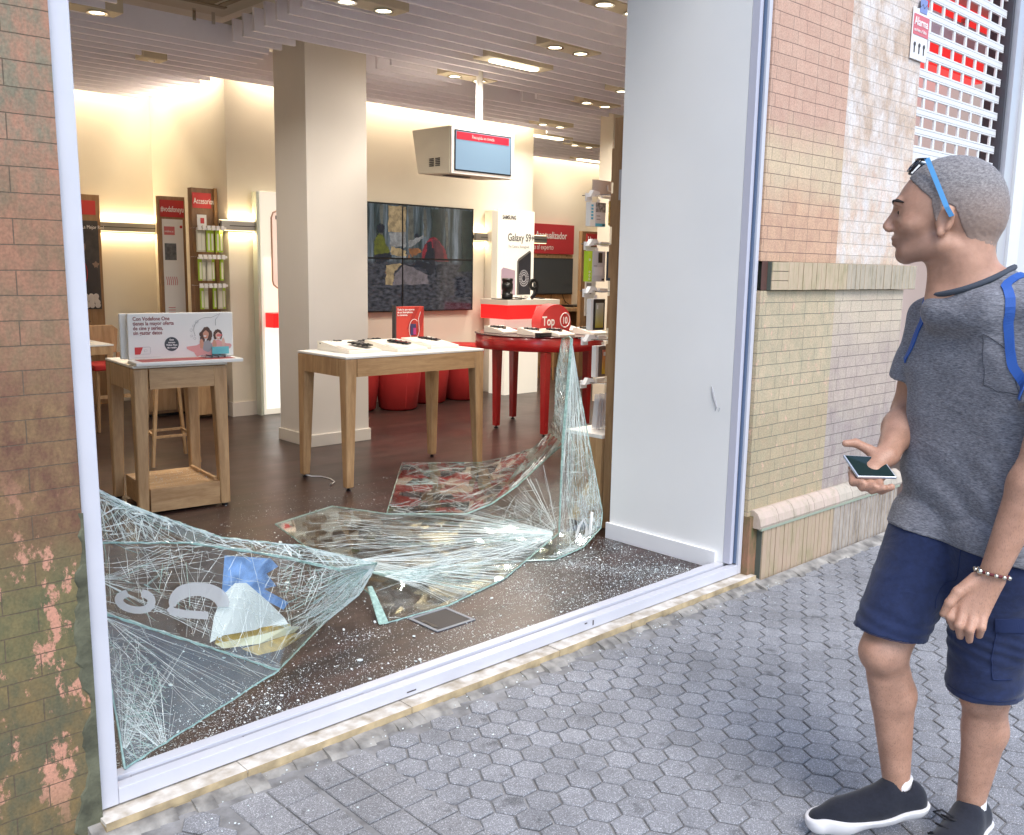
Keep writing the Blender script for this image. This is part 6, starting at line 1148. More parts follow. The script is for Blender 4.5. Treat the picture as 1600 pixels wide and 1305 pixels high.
# joints (right in view, away, up)
sR, sL = (-.112, .135, 1.425), (.185, -.145, 1.425); eR, wR = (-.150, .165, 1.175), (-.19, -.025, 1.075); eL, wL = (.158, -.213, 1.17), (.074, -.235, .862)
hR, kR, aR = (-.055, .07, .90), (-.155, -.10, .565), (-.095, -.005, .15); hL, kL, aL = (.095, -.055, .90), (.097, .0, .455), (.094, .06, .10)
def arms(g, grow=0, hands=True):
    g.cone(sR, .056+grow, eR, .044+grow, .03); g.cone(eR, .043, tuple(np.array(eR)*.6+np.array(wR)*.4), .046, .02); g.cone(tuple(np.array(eR)*.6+np.array(wR)*.4), .046, wR, .029, .02)
    g.cone(sL, .058+grow, eL, .046+grow, .03); m_ = tuple(np.array(eL)*.68+np.array(wL)*.32); g.cone(eL, .045, m_, .047, .02); g.cone(m_, .047, wL, .030, .02)
def head(g):
    g.ell((-.085, 0, 1.738), (.118, .083, .103), .02); g.ell((-.045, 0, 1.70), (.085, .078, .09), .02); g.ell((-.145, 0, 1.70), (.078, .068, .085), .025)
    g.cone((-.105, -.045, 1.625), .032, (-.178, -.02, 1.606), .028, .02); g.cone((-.105, .045, 1.625), .032, (-.178, .02, 1.606), .028, .02); g.ell((-.150, 0, 1.645), (.062, .052, .055), .02)
    g.ell((-.186, 0, 1.598), (.024, .026, .022), .012); g.cone((-.212, -.03, 1.729), .011, (-.212, .03, 1.729), .011, .012)
    g.cone((-.214, 0, 1.712), .008, (-.236, 0, 1.672), .011, .010); g.ell((-.229, -.011, 1.664), (.013, .009, .009), .006); g.ell((-.229, .011, 1.664), (.013, .009, .009), .006)
    g.ell((-.206, 0, 1.640), (.018, .026, .010), .008); g.ell((-.205, 0, 1.626), (.017, .022, .008), .006); g.cone((-.226, -.02, 1.6335), .0025, (-.226, .02, 1.6335), .0025, .003, sub=True)
    for s_ in (-1, 1):
        g.ell((-.215, s_*.034, 1.704), (.014, .019, .012), .010, sub=True); g.ell((-.172, s_*.05, 1.672), (.03, .02, .022), .02)
        g.ell((-.197, s_*.032, 1.704), (.0135, .0135, .0125), .003)
        g.cone((-.212, s_*.022, 1.7125), .0035, (-.196, s_*.046, 1.711), .003, .004)
        g.ell((-.10, s_*.083, 1.682), (.023, .008, .035), .005, ax=((.97, s_*.24, -.12), (-s_*.24, .97, 0), (.12, 0, .99)))
        g.ell((-.104, s_*.097, 1.684), (.0135, .010, .022), .003, sub=True); g.ell((-.108, s_*.088, 1.652), (.010, .007, .012), .005)
        g.cone((-.1, s_*.094, 1.708), .004, (-.083, s_*.095, 1.69), .004, .004); g.cone((-.083, s_*.095, 1.69), .004, (-.094, s_*.092, 1.66), .004, .004)
def torso(g, gr=0):
    S = np.array((.04, .008, 0)); h = np.array((.15, -.125, 0)); f = np.array((-.64, -.77, 0)); fl = (f[0], f[1], 0, .82)
    def bar(z, wd, r, fw_=0, k=.045): c = S+f*fw_; a = c-h*wd; b = c+h*wd; a[2] = b[2] = z; g.cone(a, r+gr, b, r+gr, k, flat=fl)
    bar(1.40, .62, .085); g.cone((-.075, -.015, 1.462), .052+gr, (.02, -.075, 1.462), .05+gr, .03); bar(1.33, .55, .112, .012); bar(1.24, .50, .112, .01); bar(1.14, .46, .108, .012); bar(1.04, .46, .110, .016); bar(.96, .48, .115, .004); bar(.89, .46, .115, -.005)
    g.cone((-.045, .04, 1.505), .058+gr*.5, sR, .05+gr, .03); g.cone((.03, -.0, 1.51), .06+gr*.5, sL, .052+gr, .03)
body = Grid((-.37, -.325, 0), (.29, .27, 1.87), .0042)
g = body; torso(g); head(g)
g.cone((-.048, 0, 1.60), .070, (-.024, .010, 1.47), .078, .03); g.cone((-.10, -.0, 1.575), .03, (-.085, 0, 1.50), .045, .03); g.cone((-.075, -.05, 1.62), .018, (-.09, -.01, 1.49), .014, .015)
arms(g)
for (hh, kk, aa, lf) in ((hR, kR, aR, 0), (hL, kL, aL, 1)):
    hh, kk, aa = map(np.array, (hh, kk, aa)); g.cone(hh, .095, kk, .060, .03); m_ = kk*.68+aa*.32+np.array((.012, .018, 0)); g.cone(kk, .055, m_, .056, .02); g.cone(m_, .055, aa, .032, .02); g.ell(kk+np.array((-.014, -.022, .0)), (.042, .042, .045), .02)
    g.cone(kk*.8+aa*.2+np.array((-.014, -.02, 0)), .03, aa+np.array((-.008, -.01, 0)), .024, .02)
    g.ell(aa+np.array((0, -.03, 0)), (.012, .01, .012), .01)
# feet inside the shoes
g.cone((-.08, -.01, .115), .034, (-.24, -.085, .075), .026, .02); g.cone((.09, .05, .07), .034, (.015, -.09, .045), .026, .02)
# right hand under the phone: palm, thumb on the edge, four curled fingers
g.cone(wR, .028, (-.222, -.070, 1.047), .027, .02, flat=(0, 0, 1, .75)); g.cone((-.205, -.085, 1.03), .021, (-.262, -.062, 1.040), .020, .012, flat=(0, 0, 1, .8))
HF = [((-.268, -.085, 1.032), (-.262, -.122, 1.014), (-.236, -.140, 1.020)), ((-.247, -.092, 1.026), (-.238, -.134, 1.006), (-.208, -.148, 1.016)), ((-.225, -.096, 1.022), (-.214, -.138, 1.002), (-.186, -.148, 1.014)), ((-.203, -.094, 1.022), (-.192, -.130, 1.002), (-.168, -.138, 1.016))]
for a, b_, c_ in HF: g.cone(a, .0115, b_, .0105, .006); g.cone(b_, .0105, c_, .0092, .003)
g.cone((-.205, -.045, 1.07), .018, (-.235, -.035, 1.088), .014, .012); g.cone((-.235, -.035, 1.088), .0135, (-.268, -.045, 1.105), .012, .005); g.cone((-.268, -.045, 1.105), .012, (-.293, -.062, 1.104), .0095, .004)
# left hand hanging, fingers half curled
DH = np.array((-.007, -.095, .038))
def dh(*p): return tuple(np.array(p)+DH)
KN = [dh(.004, -.152, .738), dh(.024, -.163, .728), dh(.046, -.166, .722), dh(.067, -.160, .726)]
for k_, q_ in enumerate(KN): g.cone(dh(.062+.008*k_, -.142, .80), .021, q_, .0145, .012)
FN = [(dh(-.004, -.172, .704), dh(.006, -.160, .676)), (dh(.016, -.186, .692), dh(.022, -.172, .660)), (dh(.040, -.190, .686), dh(.042, -.174, .655)), (dh(.064, -.182, .694), dh(.062, -.168, .668))]
for q_, (m_, t_) in zip(KN, FN): g.cone(q_, .0125, m_, .011, .005); g.cone(m_, .0108, t_, .0088, .003)
g.cone(dh(.045, -.15, .80), .017, dh(.008, -.172, .768), .0135, .012); g.cone(dh(.008, -.172, .768), .013, dh(-.008, -.182, .742), .0115, .005); g.cone(dh(-.008, -.182, .742), .0112, dh(-.02, -.18, .712), .0085, .004)
def skin_mat():
    m = bpy.data.materials.new('tanned_skin'); t, N, L = nodes(m); b = N['Principled BSDF']; b.inputs['Roughness'].default_value = .5; b.inputs['Subsurface Weight'].default_value = .12; b.inputs['Subsurface Radius'].default_value = (.012, .005, .003); b.inputs['Subsurface Scale'].default_value = 1
    a = N.new('ShaderNodeAttribute'); a.attribute_name = 'local'; n = N.new('ShaderNodeTexNoise'); n.inputs['Scale'].default_value = 17; n.inputs['Detail'].default_value = 10; n.inputs['Roughness'].default_value = .68; L.new(a.outputs['Vector'], n.inputs['Vector'])
    r = N.new('ShaderNodeValToRGB'); e = r.color_ramp.elements; e[0].position = .3; e[0].color = (.36, .19, .125, 1); e[1].position = .68; e[1].color = (.52, .29, .2, 1); L.new(n.outputs[0], r.inputs[0])
    # body hair on shins and forearms: fine stretched speckle
    mp = N.new('ShaderNodeMapping'); mp.inputs['Scale'].default_value = (1, 1, .22); L.new(a.outputs['Vector'], mp.inputs[0]); h = N.new('ShaderNodeTexNoise'); h.inputs['Scale'].default_value = 620; h.inputs['Detail'].default_value = 2; L.new(mp.outputs[0], h.inputs['Vector'])
    hr = N.new('ShaderNodeMapRange'); hr.inputs[1].default_value = .55; hr.inputs[2].default_value = .66; L.new(h.outputs[0], hr.inputs[0])
    sp = N.new('ShaderNodeSeparateXYZ'); L.new(a.outputs['Vector'], sp.inputs[0]); z1 = N.new('ShaderNodeMapRange'); z1.inputs[1].default_value = .60; z1.inputs[2].default_value = .48; z1.inputs[4].default_value = .42; L.new(sp.outputs[2], z1.inputs[0])
    z2 = N.new('ShaderNodeMapRange'); z2.inputs[1].default_value = 1.25; z2.inputs[2].default_value = 1.2; z2.inputs[4].default_value = .32; L.new(sp.outputs[2], z2.inputs[0]); mxx = N.new('ShaderNodeMath'); mxx.operation = 'MAXIMUM'; L.new(z1.outputs[0], mxx.inputs[0]); L.new(z2.outputs[0], mxx.inputs[1])
    mu = N.new('ShaderNodeMath'); mu.operation = 'MULTIPLY'; L.new(hr.outputs[0], mu.inputs[0]); L.new(mxx.outputs[0], mu.inputs[1])
    mx = N.new('ShaderNodeMix'); mx.data_type = 'RGBA'; L.new(mu.outputs[0], mx.inputs['Factor']); L.new(r.outputs[0], mx.inputs['A']); mx.inputs['B'].default_value = (.09, .05, .035, 1)
    # beard shadow low on the face
    bz = N.new('ShaderNodeMapRange'); bz.inputs[1].default_value = 1.655; bz.inputs[2].default_value = 1.635; bz.inputs[4].default_value = .28; L.new(sp.outputs[2], bz.inputs[0]); bz2 = N.new('ShaderNodeMapRange'); bz2.inputs[1].default_value = 1.565; bz2.inputs[2].default_value = 1.585; L.new(sp.outputs[2], bz2.inputs[0]); bx = N.new('ShaderNodeMapRange'); bx.inputs[1].default_value = -.11; bx.inputs[2].default_value = -.15; L.new(sp.outputs[0], bx.inputs[0])
    q1 = N.new('ShaderNodeMath'); q1.operation = 'MULTIPLY'; L.new(bz.outputs[0], q1.inputs[0]); L.new(bz2.outputs[0], q1.inputs[1]); q2 = N.new('ShaderNodeMath'); q2.operation = 'MULTIPLY'; L.new(q1.outputs[0], q2.inputs[0]); L.new(bx.outputs[0], q2.inputs[1])
    m4 = N.new('ShaderNodeMix'); m4.data_type = 'RGBA'; L.new(q2.outputs[0], m4.inputs['Factor']); L.new(mx.outputs['Result'], m4.inputs['A']); m4.inputs['B'].default_value = (.14, .09, .075, 1)
    L.new(m4.outputs['Result'], b.inputs['Base Color'])
    n2 = N.new('ShaderNodeTexNoise'); n2.inputs['Scale'].default_value = 260; L.new(a.outputs['Vector'], n2.inputs['Vector']); bu = N.new('ShaderNodeBump'); bu.inputs['Strength'].default_value = .18; bu.inputs['Distance'].default_value = .002; L.new(n2.outputs[0], bu.inputs['Height']); L.new(bu.outputs[0], b.inputs['Normal'])
    return m
SKIN = skin_mat()
man = thing('person', 'man in heather grey T-shirt and navy shorts walking past and holding a phone', 'person', tuple(MO))
body.mesh('body', SKIN, man, 1)
# ---- hair: buzz cut shell over the skull
hgr = Grid((-.25, -.13, 1.55), (.08, .13, 1.88), .0035); head(hgr); hgr.cone((-.045, 0, 1.60), .062, (-.018, .012, 1.47), .072, .03)
x, y, z = hgr.coords(); zl = np.interp(x, [-.25, -.218, -.195, -.165, -.135, -.128, -.118, -.105, -.08, -.06, -.04, .03, .06], [1.84, 1.80, 1.792, 1.762, 1.735, 1.70, 1.675, 1.722, 1.715, 1.665, 1.625, 1.605, 1.60])
zl = zl+np.interp(np.abs(y), [0, .04, .075, .1], [.004, .0, 0, 0])*(x < -.16)+.003*dist_noise(x, y, z, 12); hgr.f = np.maximum(hgr.f-.0035+.0012*dist_noise(x, y, z, 14), (zl-z)*.8).astype(np.float32)
x, y, z = hgr.coords(); ear = np.maximum(np.abs(np.abs(y)-.096)-.018, 0); hgr.f = np.where((np.abs(y) > .0865) & (x > -.13) & (x < -.07) & (z < 1.73), .01, hgr.f).astype(np.float32)
def fab(name, ca, cb, scale, stretch, lo=.4, hi=.62, rough=.9, bump=.25, bsc=500):
    m = bpy.data.materials.new(name); t, N, L = nodes(m); b = N['Principled BSDF']; b.inputs['Roughness'].default_value = rough; b.inputs['Sheen Weight'].default_value = .15
    a = N.new('ShaderNodeAttribute'); a.attribute_name = 'local'; mp = N.new('ShaderNodeMapping'); mp.inputs['Scale'].default_value = stretch; L.new(a.outputs['Vector'], mp.inputs[0])
    n = N.new('ShaderNodeTexNoise'); n.inputs['Scale'].default_value = scale; n.inputs['Detail'].default_value = 5; n.inputs['Roughness'].default_value = .7; L.new(mp.outputs[0], n.inputs['Vector'])
    r = N.new('ShaderNodeValToRGB'); e = r.color_ramp.elements; e[0].position = lo; e[0].color = (*ca, 1); e[1].position = hi; e[1].color = (*cb, 1); L.new(n.outputs[0], r.inputs[0]); L.new(r.outputs[0], b.inputs['Base Color'])
    n2 = N.new('ShaderNodeTexNoise'); n2.inputs['Scale'].default_value = bsc; L.new(a.outputs['Vector'], n2.inputs['Vector']); n3 = N.new('ShaderNodeTexNoise'); n3.inputs['Scale'].default_value = 11; n3.inputs['Detail'].default_value = 3; n3.inputs['Distortion'].default_value = 1.2; mp3 = N.new('ShaderNodeMapping'); mp3.inputs['Scale'].default_value = (.7, .7, 1.5); L.new(a.outputs['Vector'], mp3.inputs[0]); L.new(mp3.outputs[0], n3.inputs['Vector'])
    ad = N.new('ShaderNodeMath'); ad.operation = 'MULTIPLY_ADD'; ad.inputs[1].default_value = .06; L.new(n2.outputs[0], ad.inputs[0]); L.new(n3.outputs[0], ad.inputs[2])
    bu = N.new('ShaderNodeBump'); bu.inputs['Strength'].default_value = bump; bu.inputs['Distance'].default_value = .02; L.new(ad.outputs[0], bu.inputs['Height']); L.new(bu.outputs[0], b.inputs['Normal']); return m
HAIR = fab('grey_buzz_hair', (.11, .10, .105), (.32, .30, .295), 150, (1, 1, 1.6), .36, .68, .8, .12, 700)
_nt = HAIR.node_tree; _b = _nt.nodes['Principled BSDF']; _l = _b.inputs['Base Color'].links[0]; _src = _l.from_socket
_a = _nt.nodes.new('ShaderNodeAttribute'); _a.attribute_name = 'local'; _s = _nt.nodes.new('ShaderNodeSeparateXYZ'); _nt.links.new(_a.outputs['Vector'], _s.inputs[0]); _r = _nt.nodes.new('ShaderNodeMapRange'); _r.inputs[1].default_value = 1.78; _r.inputs[2].default_value = 1.66; _r.inputs[4].default_value = .85; _nt.links.new(_s.outputs[2], _r.inputs[0])
_m = _nt.nodes.new('ShaderNodeMix'); _m.data_type = 'RGBA'; _nt.links.new(_r.outputs[0], _m.inputs['Factor']); _nt.links.new(_src, _m.inputs['A']); _m.inputs['B'].default_value = (.30, .2, .15, 1); _nt.links.new(_m.outputs['Result'], _b.inputs['Base Color'])
hgr.mesh('hair', HAIR, man, 0)
def lpt(*p): return tuple(to_world(np.array(p)))
# eyes and brows
for s_ in (-1, 1):
    b = MB(); b.smooth = True; prof = [(.0115*math.sin(a), -.0115*math.cos(a)) for a in np.linspace(.05, PI-.05, 10)]; b.lathe(prof, lpt(-.1985, s_*.032, 1.7035), 16); ey = b.build('eye', mat('eye_white', (.38, .34, .31), .2), man)
    b = MB(); b.smooth = True; b.lathe([(.0062*math.sin(a), -.0062*math.cos(a)) for a in np.linspace(.05, PI-.05, 8)], lpt(-.2055, s_*.033, 1.7035), 12); b.build('iris', mat('dark_iris', (.03, .02, .015), .15), ey)
    b = MB(); pts = [(-.2235, s_*.014, 1.727), (-.2225, s_*.026, 1.732), (-.213, s_*.04, 1.733), (-.198, s_*.05, 1.728)]; b.tube([lpt(*p) for p in pts], [.0028, .0048, .0045, .0018], 6); b.build('eyebrow', mat('dark_brow', (.025, .018, .016), .9), man)
# ---- T-shirt
def pelvis(G, gr=0):
    h = np.array((.15, -.125, 0))
    for zz, wd, r_ in ((.95, .45, .108), (.89, .48, .117), (.83, .50, .118)): a = np.array((.04, .012, zz))-h*wd; b_ = np.array((.04, .012, zz))+h*wd; G.cone(a, r_+gr, b_, r_+gr, .03, flat=(-.64, -.77, 0, .85))
dR = np.array((-.137, .150, 1.255))-np.array(sR); dR /= np.linalg.norm(dR)
SVB = ((-.27, -.31, .76), (.30, .28, 1.62), .0045)
ts2 = Grid(*SVB); torso(ts2, .010); cuR, cuL = np.array((-.137, .150, 1.262)), np.array((.166, -.193, 1.245))
sv = Grid(*SVB); sv.cone(sR, .066, cuR, .070, .03); sv.cone(sL, .068, cuL, .071, .03); sv.cone(cuR, .070, cuR+(cuR-sR)*.3, .070, .02); sv.cone(cuL, .071, cuL+(cuL-sL)*.3, .071, .02)
ts2.cone((-.045, .0, 1.56), .065, (-.02, .012, 1.46), .080, .02)
x, y, z = ts2.coords(); dL_ = (cuL-sL)/np.linalg.norm(cuL-sL)
sf = np.where(x < 0, np.maximum(sv.f, (x-cuR[0])*dR[0]+(y-cuR[1])*dR[1]+(z-cuR[2])*dR[2]), np.maximum(sv.f, (x-cuL[0])*dL_[0]+(y-cuL[1])*dL_[1]+(z-cuL[2])*dL_[2]))
hh_ = np.clip(.5+.5*(ts2.f-sf)/.014, 0, 1); f = ts2.f*(1-hh_)+sf*hh_-.014*hh_*(1-hh_)
fold = .006*dist_noise(x, y, z, 1.0)+.0042*np.sin(60*(z+.5*x+.15*np.sin(14*x+9*y)))*np.clip((1.20-z)/.2, 0, 1)+.0025*np.sin(75*(z*.55+x+.3*y))*np.clip(1-np.abs(z-1.36)/.09, 0, 1)
f = f+fold
neck = z-(1.532+.36*(x+.03)); f = np.maximum(f, neck)
tq = Grid(*SVB); pelvis(tq, .012); tq.cone(hR, .118, (-.150, -.085, .60), .10, .03); tq.cone(hL, .118, (.092, -.008, .46), .10, .03); f = np.where(z < 1.0, np.minimum(f, tq.f+.02*np.clip((z-.93)/.07, 0, 1)), f); f = np.maximum(f, (.866-.17*(x+.05)-.12*y)-z)
ts2.f = f.astype(np.float32)
SHIRT = fab('heather_grey_cotton', (.085, .088, .105), (.27, .27, .3), 95, (1, 1, 4.2), .36, .66, .95, .35, 620)
ts2.mesh('t_shirt', SHIRT, man, 1)
def seam(G, name, pts, r, m, off=.001, n=40, flat=None):
    P = np.array(pts, float); t = np.linspace(0, len(P)-1, n); Q = np.stack([np.interp(t, range(len(P)), P[:, i]) for i in range(3)], 1); Q, gr = G.project(Q, off)
    if flat is None: b = MB(); b.smooth = True; b.tube([tuple(p) for p in to_world(Q)], r, 6); return b.build(name, m, man)
    b = MB(); wdt, th = flat; pr = None; b.smooth = False
    for i in range(n):
        d = Q[min(i+1, n-1)]-Q[max(i-1, 0)]; d /= np.linalg.norm(d)+1e-9; sdv = np.cross(d, gr[i]); sdv /= np.linalg.norm(sdv)+1e-9
        c = [Q[i]+sdv*wdt, Q[i]-sdv*wdt, Q[i]-sdv*wdt+gr[i]*th, Q[i]+sdv*wdt+gr[i]*th]; c = [tuple(to_world(v)) for v in c]
        if pr: b.add(pr+c, [(0, 1, 5, 4), (1, 2, 6, 5), (2, 3, 7, 6), (3, 0, 4, 7)])
        pr = c
    return b.build(name, m, man)
SEAM = mat('shirt_seam', (.05, .052, .065), .95); SHN = mat('collar_rib', (.055, .065, .085), .95)
# collar ring at the neckline
b = MB(); b.smooth = True; b.tube([lpt(-.028+.094*math.cos(a), .008+.088*math.sin(a), 1.527+.40*(-.028+.094*math.cos(a)+.03)+.006*math.cos(2*a)) for a in np.linspace(0, 2*PI, 56)], .0075, 8); b.build('collar', SHN, man)
seam(ts2, 'chest_pocket_seam', [(-.022, -.17, 1.385), (-.018, -.17, 1.28), (.015, -.2, 1.268), (.048, -.2, 1.28), (.052, -.2, 1.375), (-.022, -.17, 1.387)], .0008, SEAM, n=60)
# ---- shorts
sh_ = Grid((-.30, -.25, .40), (.30, .27, 1.0), .0045); h = np.array((.15, -.125, 0))
for zz, wd, r_ in ((.95, .45, .108), (.89, .48, .117), (.83, .50, .118)): a = np.array((.04, .012, zz))-h*wd; b_ = np.array((.04, .012, zz))+h*wd; sh_.cone(a, r_, b_, r_, .03, flat=(-.64, -.77, 0, .85))
sh_.cone(hR, .112, (-.150, -.085, .60), .090, .03); sh_.cone(hL, .112, (.092, -.008, .46), .094, .03); sh_.ell((.155, -.06, .66), (.045, .06, .085), .02); sh_.ell((-.12, .06, .70), (.05, .06, .07), .02)
x, y, z = sh_.coords(); f = sh_.f+.003*dist_noise(x, y, z, .8)+.002*np.sin(50*(x+.6*z+.2*np.sin(20*z)))*np.clip((.85-z)/.2, 0, 1)
lR = np.array((-.150, -.085, .60))-np.array(hR); lR /= np.linalg.norm(lR)
isR = (x+.25*(z-.55)) < -.028
cutR = (x+.152)*lR[0]*.35+(y+.09)*lR[1]*.35+(z-.612)*lR[2]; cutL = .468-z+.05*(x-.09)
f = np.where(isR, np.maximum(f, cutR), np.maximum(f, cutL)); f = np.maximum(f, z-.945)
sh_.f = f.astype(np.float32)
NAVY = fab('navy_cotton', (.0045, .012, .05), (.009, .02, .075), 60, (1, 1, 1), .35, .65, .9, .3, 600)
sh_.mesh('shorts', NAVY, man, 1)
NVS = mat('navy_seam', (.008, .018, .07), .95)
seam(sh_, 'shorts_seam', [(-.0, -.13, .92), (-.02, -.13, .80), (-.035, -.10, .70)], .0012, NVS, n=30); seam(sh_, 'pocket_flap', [(.095, -.13, .70), (.13, -.14, .70), (.175, -.12, .70)], .0, NVS, n=24, flat=(.018, .004)); seam(sh_, 'cargo_pocket_edge', [(.10, -.13, .685), (.095, -.13, .60), (.105, -.13, .545), (.16, -.12, .545)], .0016, NVS, n=40)
seam(sh_, 'hem_stitch', [(-.235, -.12, .635), (-.20, -.18, .625), (-.14, -.19, .62), (-.075, -.15, .62)], .0010, NVS, n=40); seam(sh_, 'hem_stitch', [(.0, -.05, .485), (.04, -.10, .485), (.10, -.12, .485), (.17, -.08, .485)], .0010, NVS, n=40)
# ---- socks and shoes
SOCK = mat('white_sock', (.75, .74, .75), .95, bump=.4, bscale=400)
for aa, dn in ((aR, (0, .0, -.045)), (aL, (0, 0, -.045))):
    a0 = np.array(aa); b = MB(); b.smooth = True; b.tube([lpt(*(a0+np.array((0, 0, .028)))), lpt(*(a0+np.array((0, 0, -.004)))), lpt(*(a0+np.array(dn)))], [.0385, .0395, .042], 20); b.build('sock', SOCK, man)
def shoe(heel, toe, zh, zt, lab):
    hx, tx_ = np.array(heel), np.array(toe); d = tx_-hx; L_ = np.linalg.norm(d[:2]); dv = d/np.linalg.norm(d); sd_ = np.array((-dv[1], dv[0], 0)); sd_ /= np.linalg.norm(sd_)
    lo = np.minimum(hx, tx_)-.09; hi = np.maximum(hx, tx_)+.09; lo[2] = -.02; hi[2] = max(hx[2], tx_[2])+.14; G = Grid(lo, hi, .0035)
    def at(t, up_): p = hx+d*t; return (p[0], p[1], p[2]+up_)
    G.cone(at(.0, .045), .040, at(.35, .045), .043, .02); G.cone(at(.3, .045), .044, at(.72, .030), .043, .02); G.cone(at(.7, .03), .042, at(.93, .022), .032, .02); G.cone(at(.02, .07), .034, at(.22, .085), .036, .02); G.cone(at(.25, .07), .035, at(.55, .045), .036, .02)
    x, y, z = G.coords(); un = -((x-hx[0])*dv[0]+(y-hx[1])*dv[1]+(z-hx[2])*dv[2])*dv[2]; 
    tt = ((x-hx[0])*d[0]+(y-hx[1])*d[1])/(L_**2); zb = hx[2]+tt*d[2]
    up_f = G.f.copy(); up = Grid(lo, hi, .0035); up.f = np.maximum(up_f, zb+.016-z).astype(np.float32)
    op = np.sqrt((x-at(.13, 0)[0])**2+(y-at(.13, 0)[1])**2)-.030; up.f = np.maximum(up.f, -np.maximum(op, (zb+.085)-z)).astype(np.float32)
    up.mesh('shoe_upper', fab('dark_navy_knit', (.003, .004, .010), (.009, .011, .022), 120, (1, 1, 1), .3, .7, .9, .1), man, 1)
    so = Grid(lo, hi, .0035); so.f = np.maximum(np.maximum(up_f-.008, z-(zb+.032+.008*np.cos(tt*7))), zb-.014+.010*np.clip(tt-.75, 0, 1)*3-z).astype(np.float32)
    so.mesh('shoe_sole', mat('white_foam_sole', (.72, .7, .7), .6), man, 1)
shoe((-.055, -.012, .072), (-.300, -.115, .026), 0, 0, 'right'); shoe((.112, .085, .014), (.005, -.155, .014), 0, 0, 'left')
LACE = mat('black_lace', (.01, .01, .014), .8)
b = MB(); b.smooth = True
for k in range(4): b.tube([lpt(.045-.012*k+.02, -.03-.03*k, .098-.012*k), lpt(.05-.012*k, -.045-.03*k, .106-.012*k), lpt(.02-.012*k, -.02-.03*k, .1-.012*k)], .003, 5)
b.tube([lpt(.05, -.03, .105), lpt(.02, -.05, .13), lpt(-.0, -.05, .12), lpt(.03, -.04, .1)], .003, 5); b.tube([lpt(.05, -.03, .105), lpt(.03, -.06, .08), lpt(-.01, -.08, .07)], .003, 5); b.build('shoe_laces', LACE, man)
# ---- backpack with blue straps
BPK = mat('blue_strap', (.02, .09, .36), .7, bump=.2, bscale=500)
seam(ts2, 'backpack_strap', [(-.10, .075, 1.50), (-.125, .055, 1.475), (-.15, .035, 1.43), (-.165, .04, 1.38), (-.17, .07, 1.32)], 0, BPK, n=40, flat=(.011, .003), off=.001)
seam(ts2, 'backpack_strap', [(.07, .03, 1.54), (.07, -.03, 1.515), (.062, -.10, 1.46), (.06, -.16, 1.38), (.07, -.19, 1.33), (.11, -.19, 1.26)], 0, BPK, n=50, flat=(.011, .003), off=.001)
bp = Grid((-.1, -.1, .95), (.34, .3, 1.5), .008); bp.cone((.10, .17, 1.40), .075, (.10, .17, 1.08), .085, .02, flat=(-.64, -.77, 0, .6)); bp.cone((.19, .09, 1.40), .075, (.19, .09, 1.08), .085, .03, flat=(-.64, -.77, 0, .6)); bp.mesh('backpack', BPK, man, 1)
# ---- sunglasses pushed up on the head
SGB = mat('blue_temple', (.08, .28, .55), .3); SGD = mat('dark_lens', (.01, .01, .014), .08)
for s_ in (-1, 1):
    b = MB(); A, B_ = np.array((-.152, s_*.068, 1.832)), np.array((-.098, s_*.103, 1.712)); C2 = np.array((-.085, s_*.098, 1.69)); prv = None
    for p in (A, A*.5+B_*.5, B_, C2):
        c = [tuple(to_world(p+np.array(o_))) for o_ in ((-.0055, 0, -.002), (.0055, 0, .002), (.0055, s_*.003, .002), (-.0055, s_*.003, -.002))]
        if prv: b.add(prv+c, [(0, 1, 5, 4), (1, 2, 6, 5), (2, 3, 7, 6), (3, 0, 4, 7)])
        else: b.add(c, [(0, 1, 2, 3)])
        prv = c
    b.build('sunglasses_temple', SGB, man)
b = MB(); b.smooth = True; b.tube([lpt(-.152, -.07, 1.829), lpt(-.17, -.045, 1.832), lpt(-.178, 0, 1.836), lpt(-.17, .045, 1.832), lpt(-.152, .07, 1.829)], .004, 8)
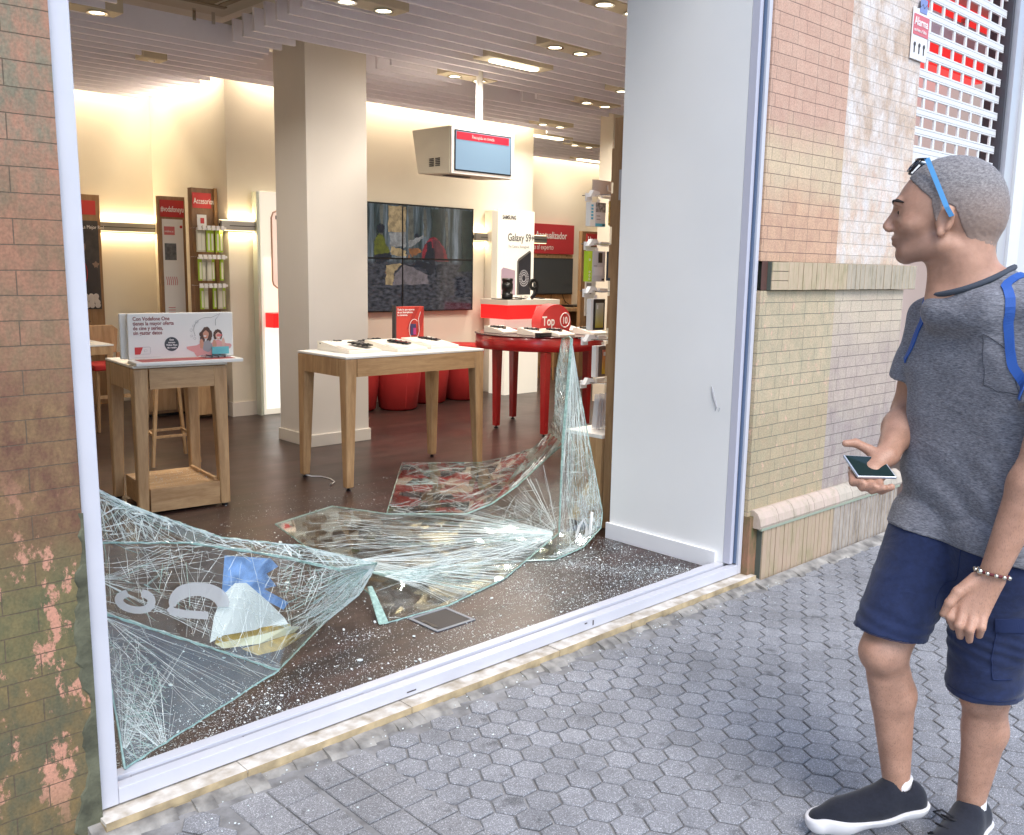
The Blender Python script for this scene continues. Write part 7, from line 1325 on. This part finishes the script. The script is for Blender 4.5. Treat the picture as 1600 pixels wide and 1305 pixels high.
for s_ in (-1, 1): b.tube([lpt(-.174, s_*.016, 1.834), lpt(-.188, s_*.018, 1.818), lpt(-.194, s_*.035, 1.806), lpt(-.186, s_*.055, 1.804), lpt(-.166, s_*.062, 1.828)], .0035, 8)
b.build('sunglasses_front', SGD, man)
# ---- bracelet
wv = np.array(wL)-np.array(eL); wv /= np.linalg.norm(wv); cB = np.array(wL)+wv*.008; u1 = np.cross(wv, (0, 1, 0)); u1 /= np.linalg.norm(u1); u2 = np.cross(wv, u1)
b = MB(); b.smooth = True; b.tube([lpt(*(cB+u1*.0355*math.cos(a)+u2*.0355*math.sin(a)-wv*.006*math.sin(a+1))) for a in np.linspace(0, 2*PI, 40)], .0035, 8); br_ = b.build('bracelet', mat('oxblood_cord', (.12, .015, .02), .7), man)
b = MB(); b.smooth = True
for k, a in enumerate(np.linspace(.2, 3.6, 8)):
    p = cB+u1*.0385*math.cos(a+.3)+u2*.0385*math.sin(a+.3)-wv*.006*math.sin(a+1.3); r_ = .0075 if k == 4 else .0052; b.lathe([(r_*.5, -r_), (r_, -r_*.4), (r_, r_*.4), (r_*.5, r_)], lpt(*p), 10)
b.build('bracelet_beads', mat('silver_bead', (.65, .6, .5), .2, metal=1), br_)
# ---- phone in the right hand
ph = thing('mobile_phone', 'silver edged smartphone held face up in the walking man\'s hand', 'phone', lpt(-.225, -.085, 1.05))
c4 = [np.array(p) for p in ((-.296, -.075, 1.070), (-.252, -.125, 1.026), (-.160, -.095, 1.028), (-.202, -.045, 1.068))]; nn = np.cross(c4[1]-c4[0], c4[3]-c4[0]); nn /= np.linalg.norm(nn); nn = nn if nn[2] > 0 else -nn
b = MB().hexa([lpt(*p) for p in c4], [lpt(*(p+nn*.008)) for p in c4]); b.build('body', mat('silver_phone', (.55, .6, .68), .3, metal=.4), ph, bevel=.002)
cc_ = sum(c4)/4; b = MB().hexa([lpt(*(cc_+(p-cc_)*.93+nn*.0082)) for p in c4], [lpt(*(cc_+(p-cc_)*.93+nn*.0088)) for p in c4]); b.build('screen', mat('phone_glass', (.015, .03, .03), .06), ph)
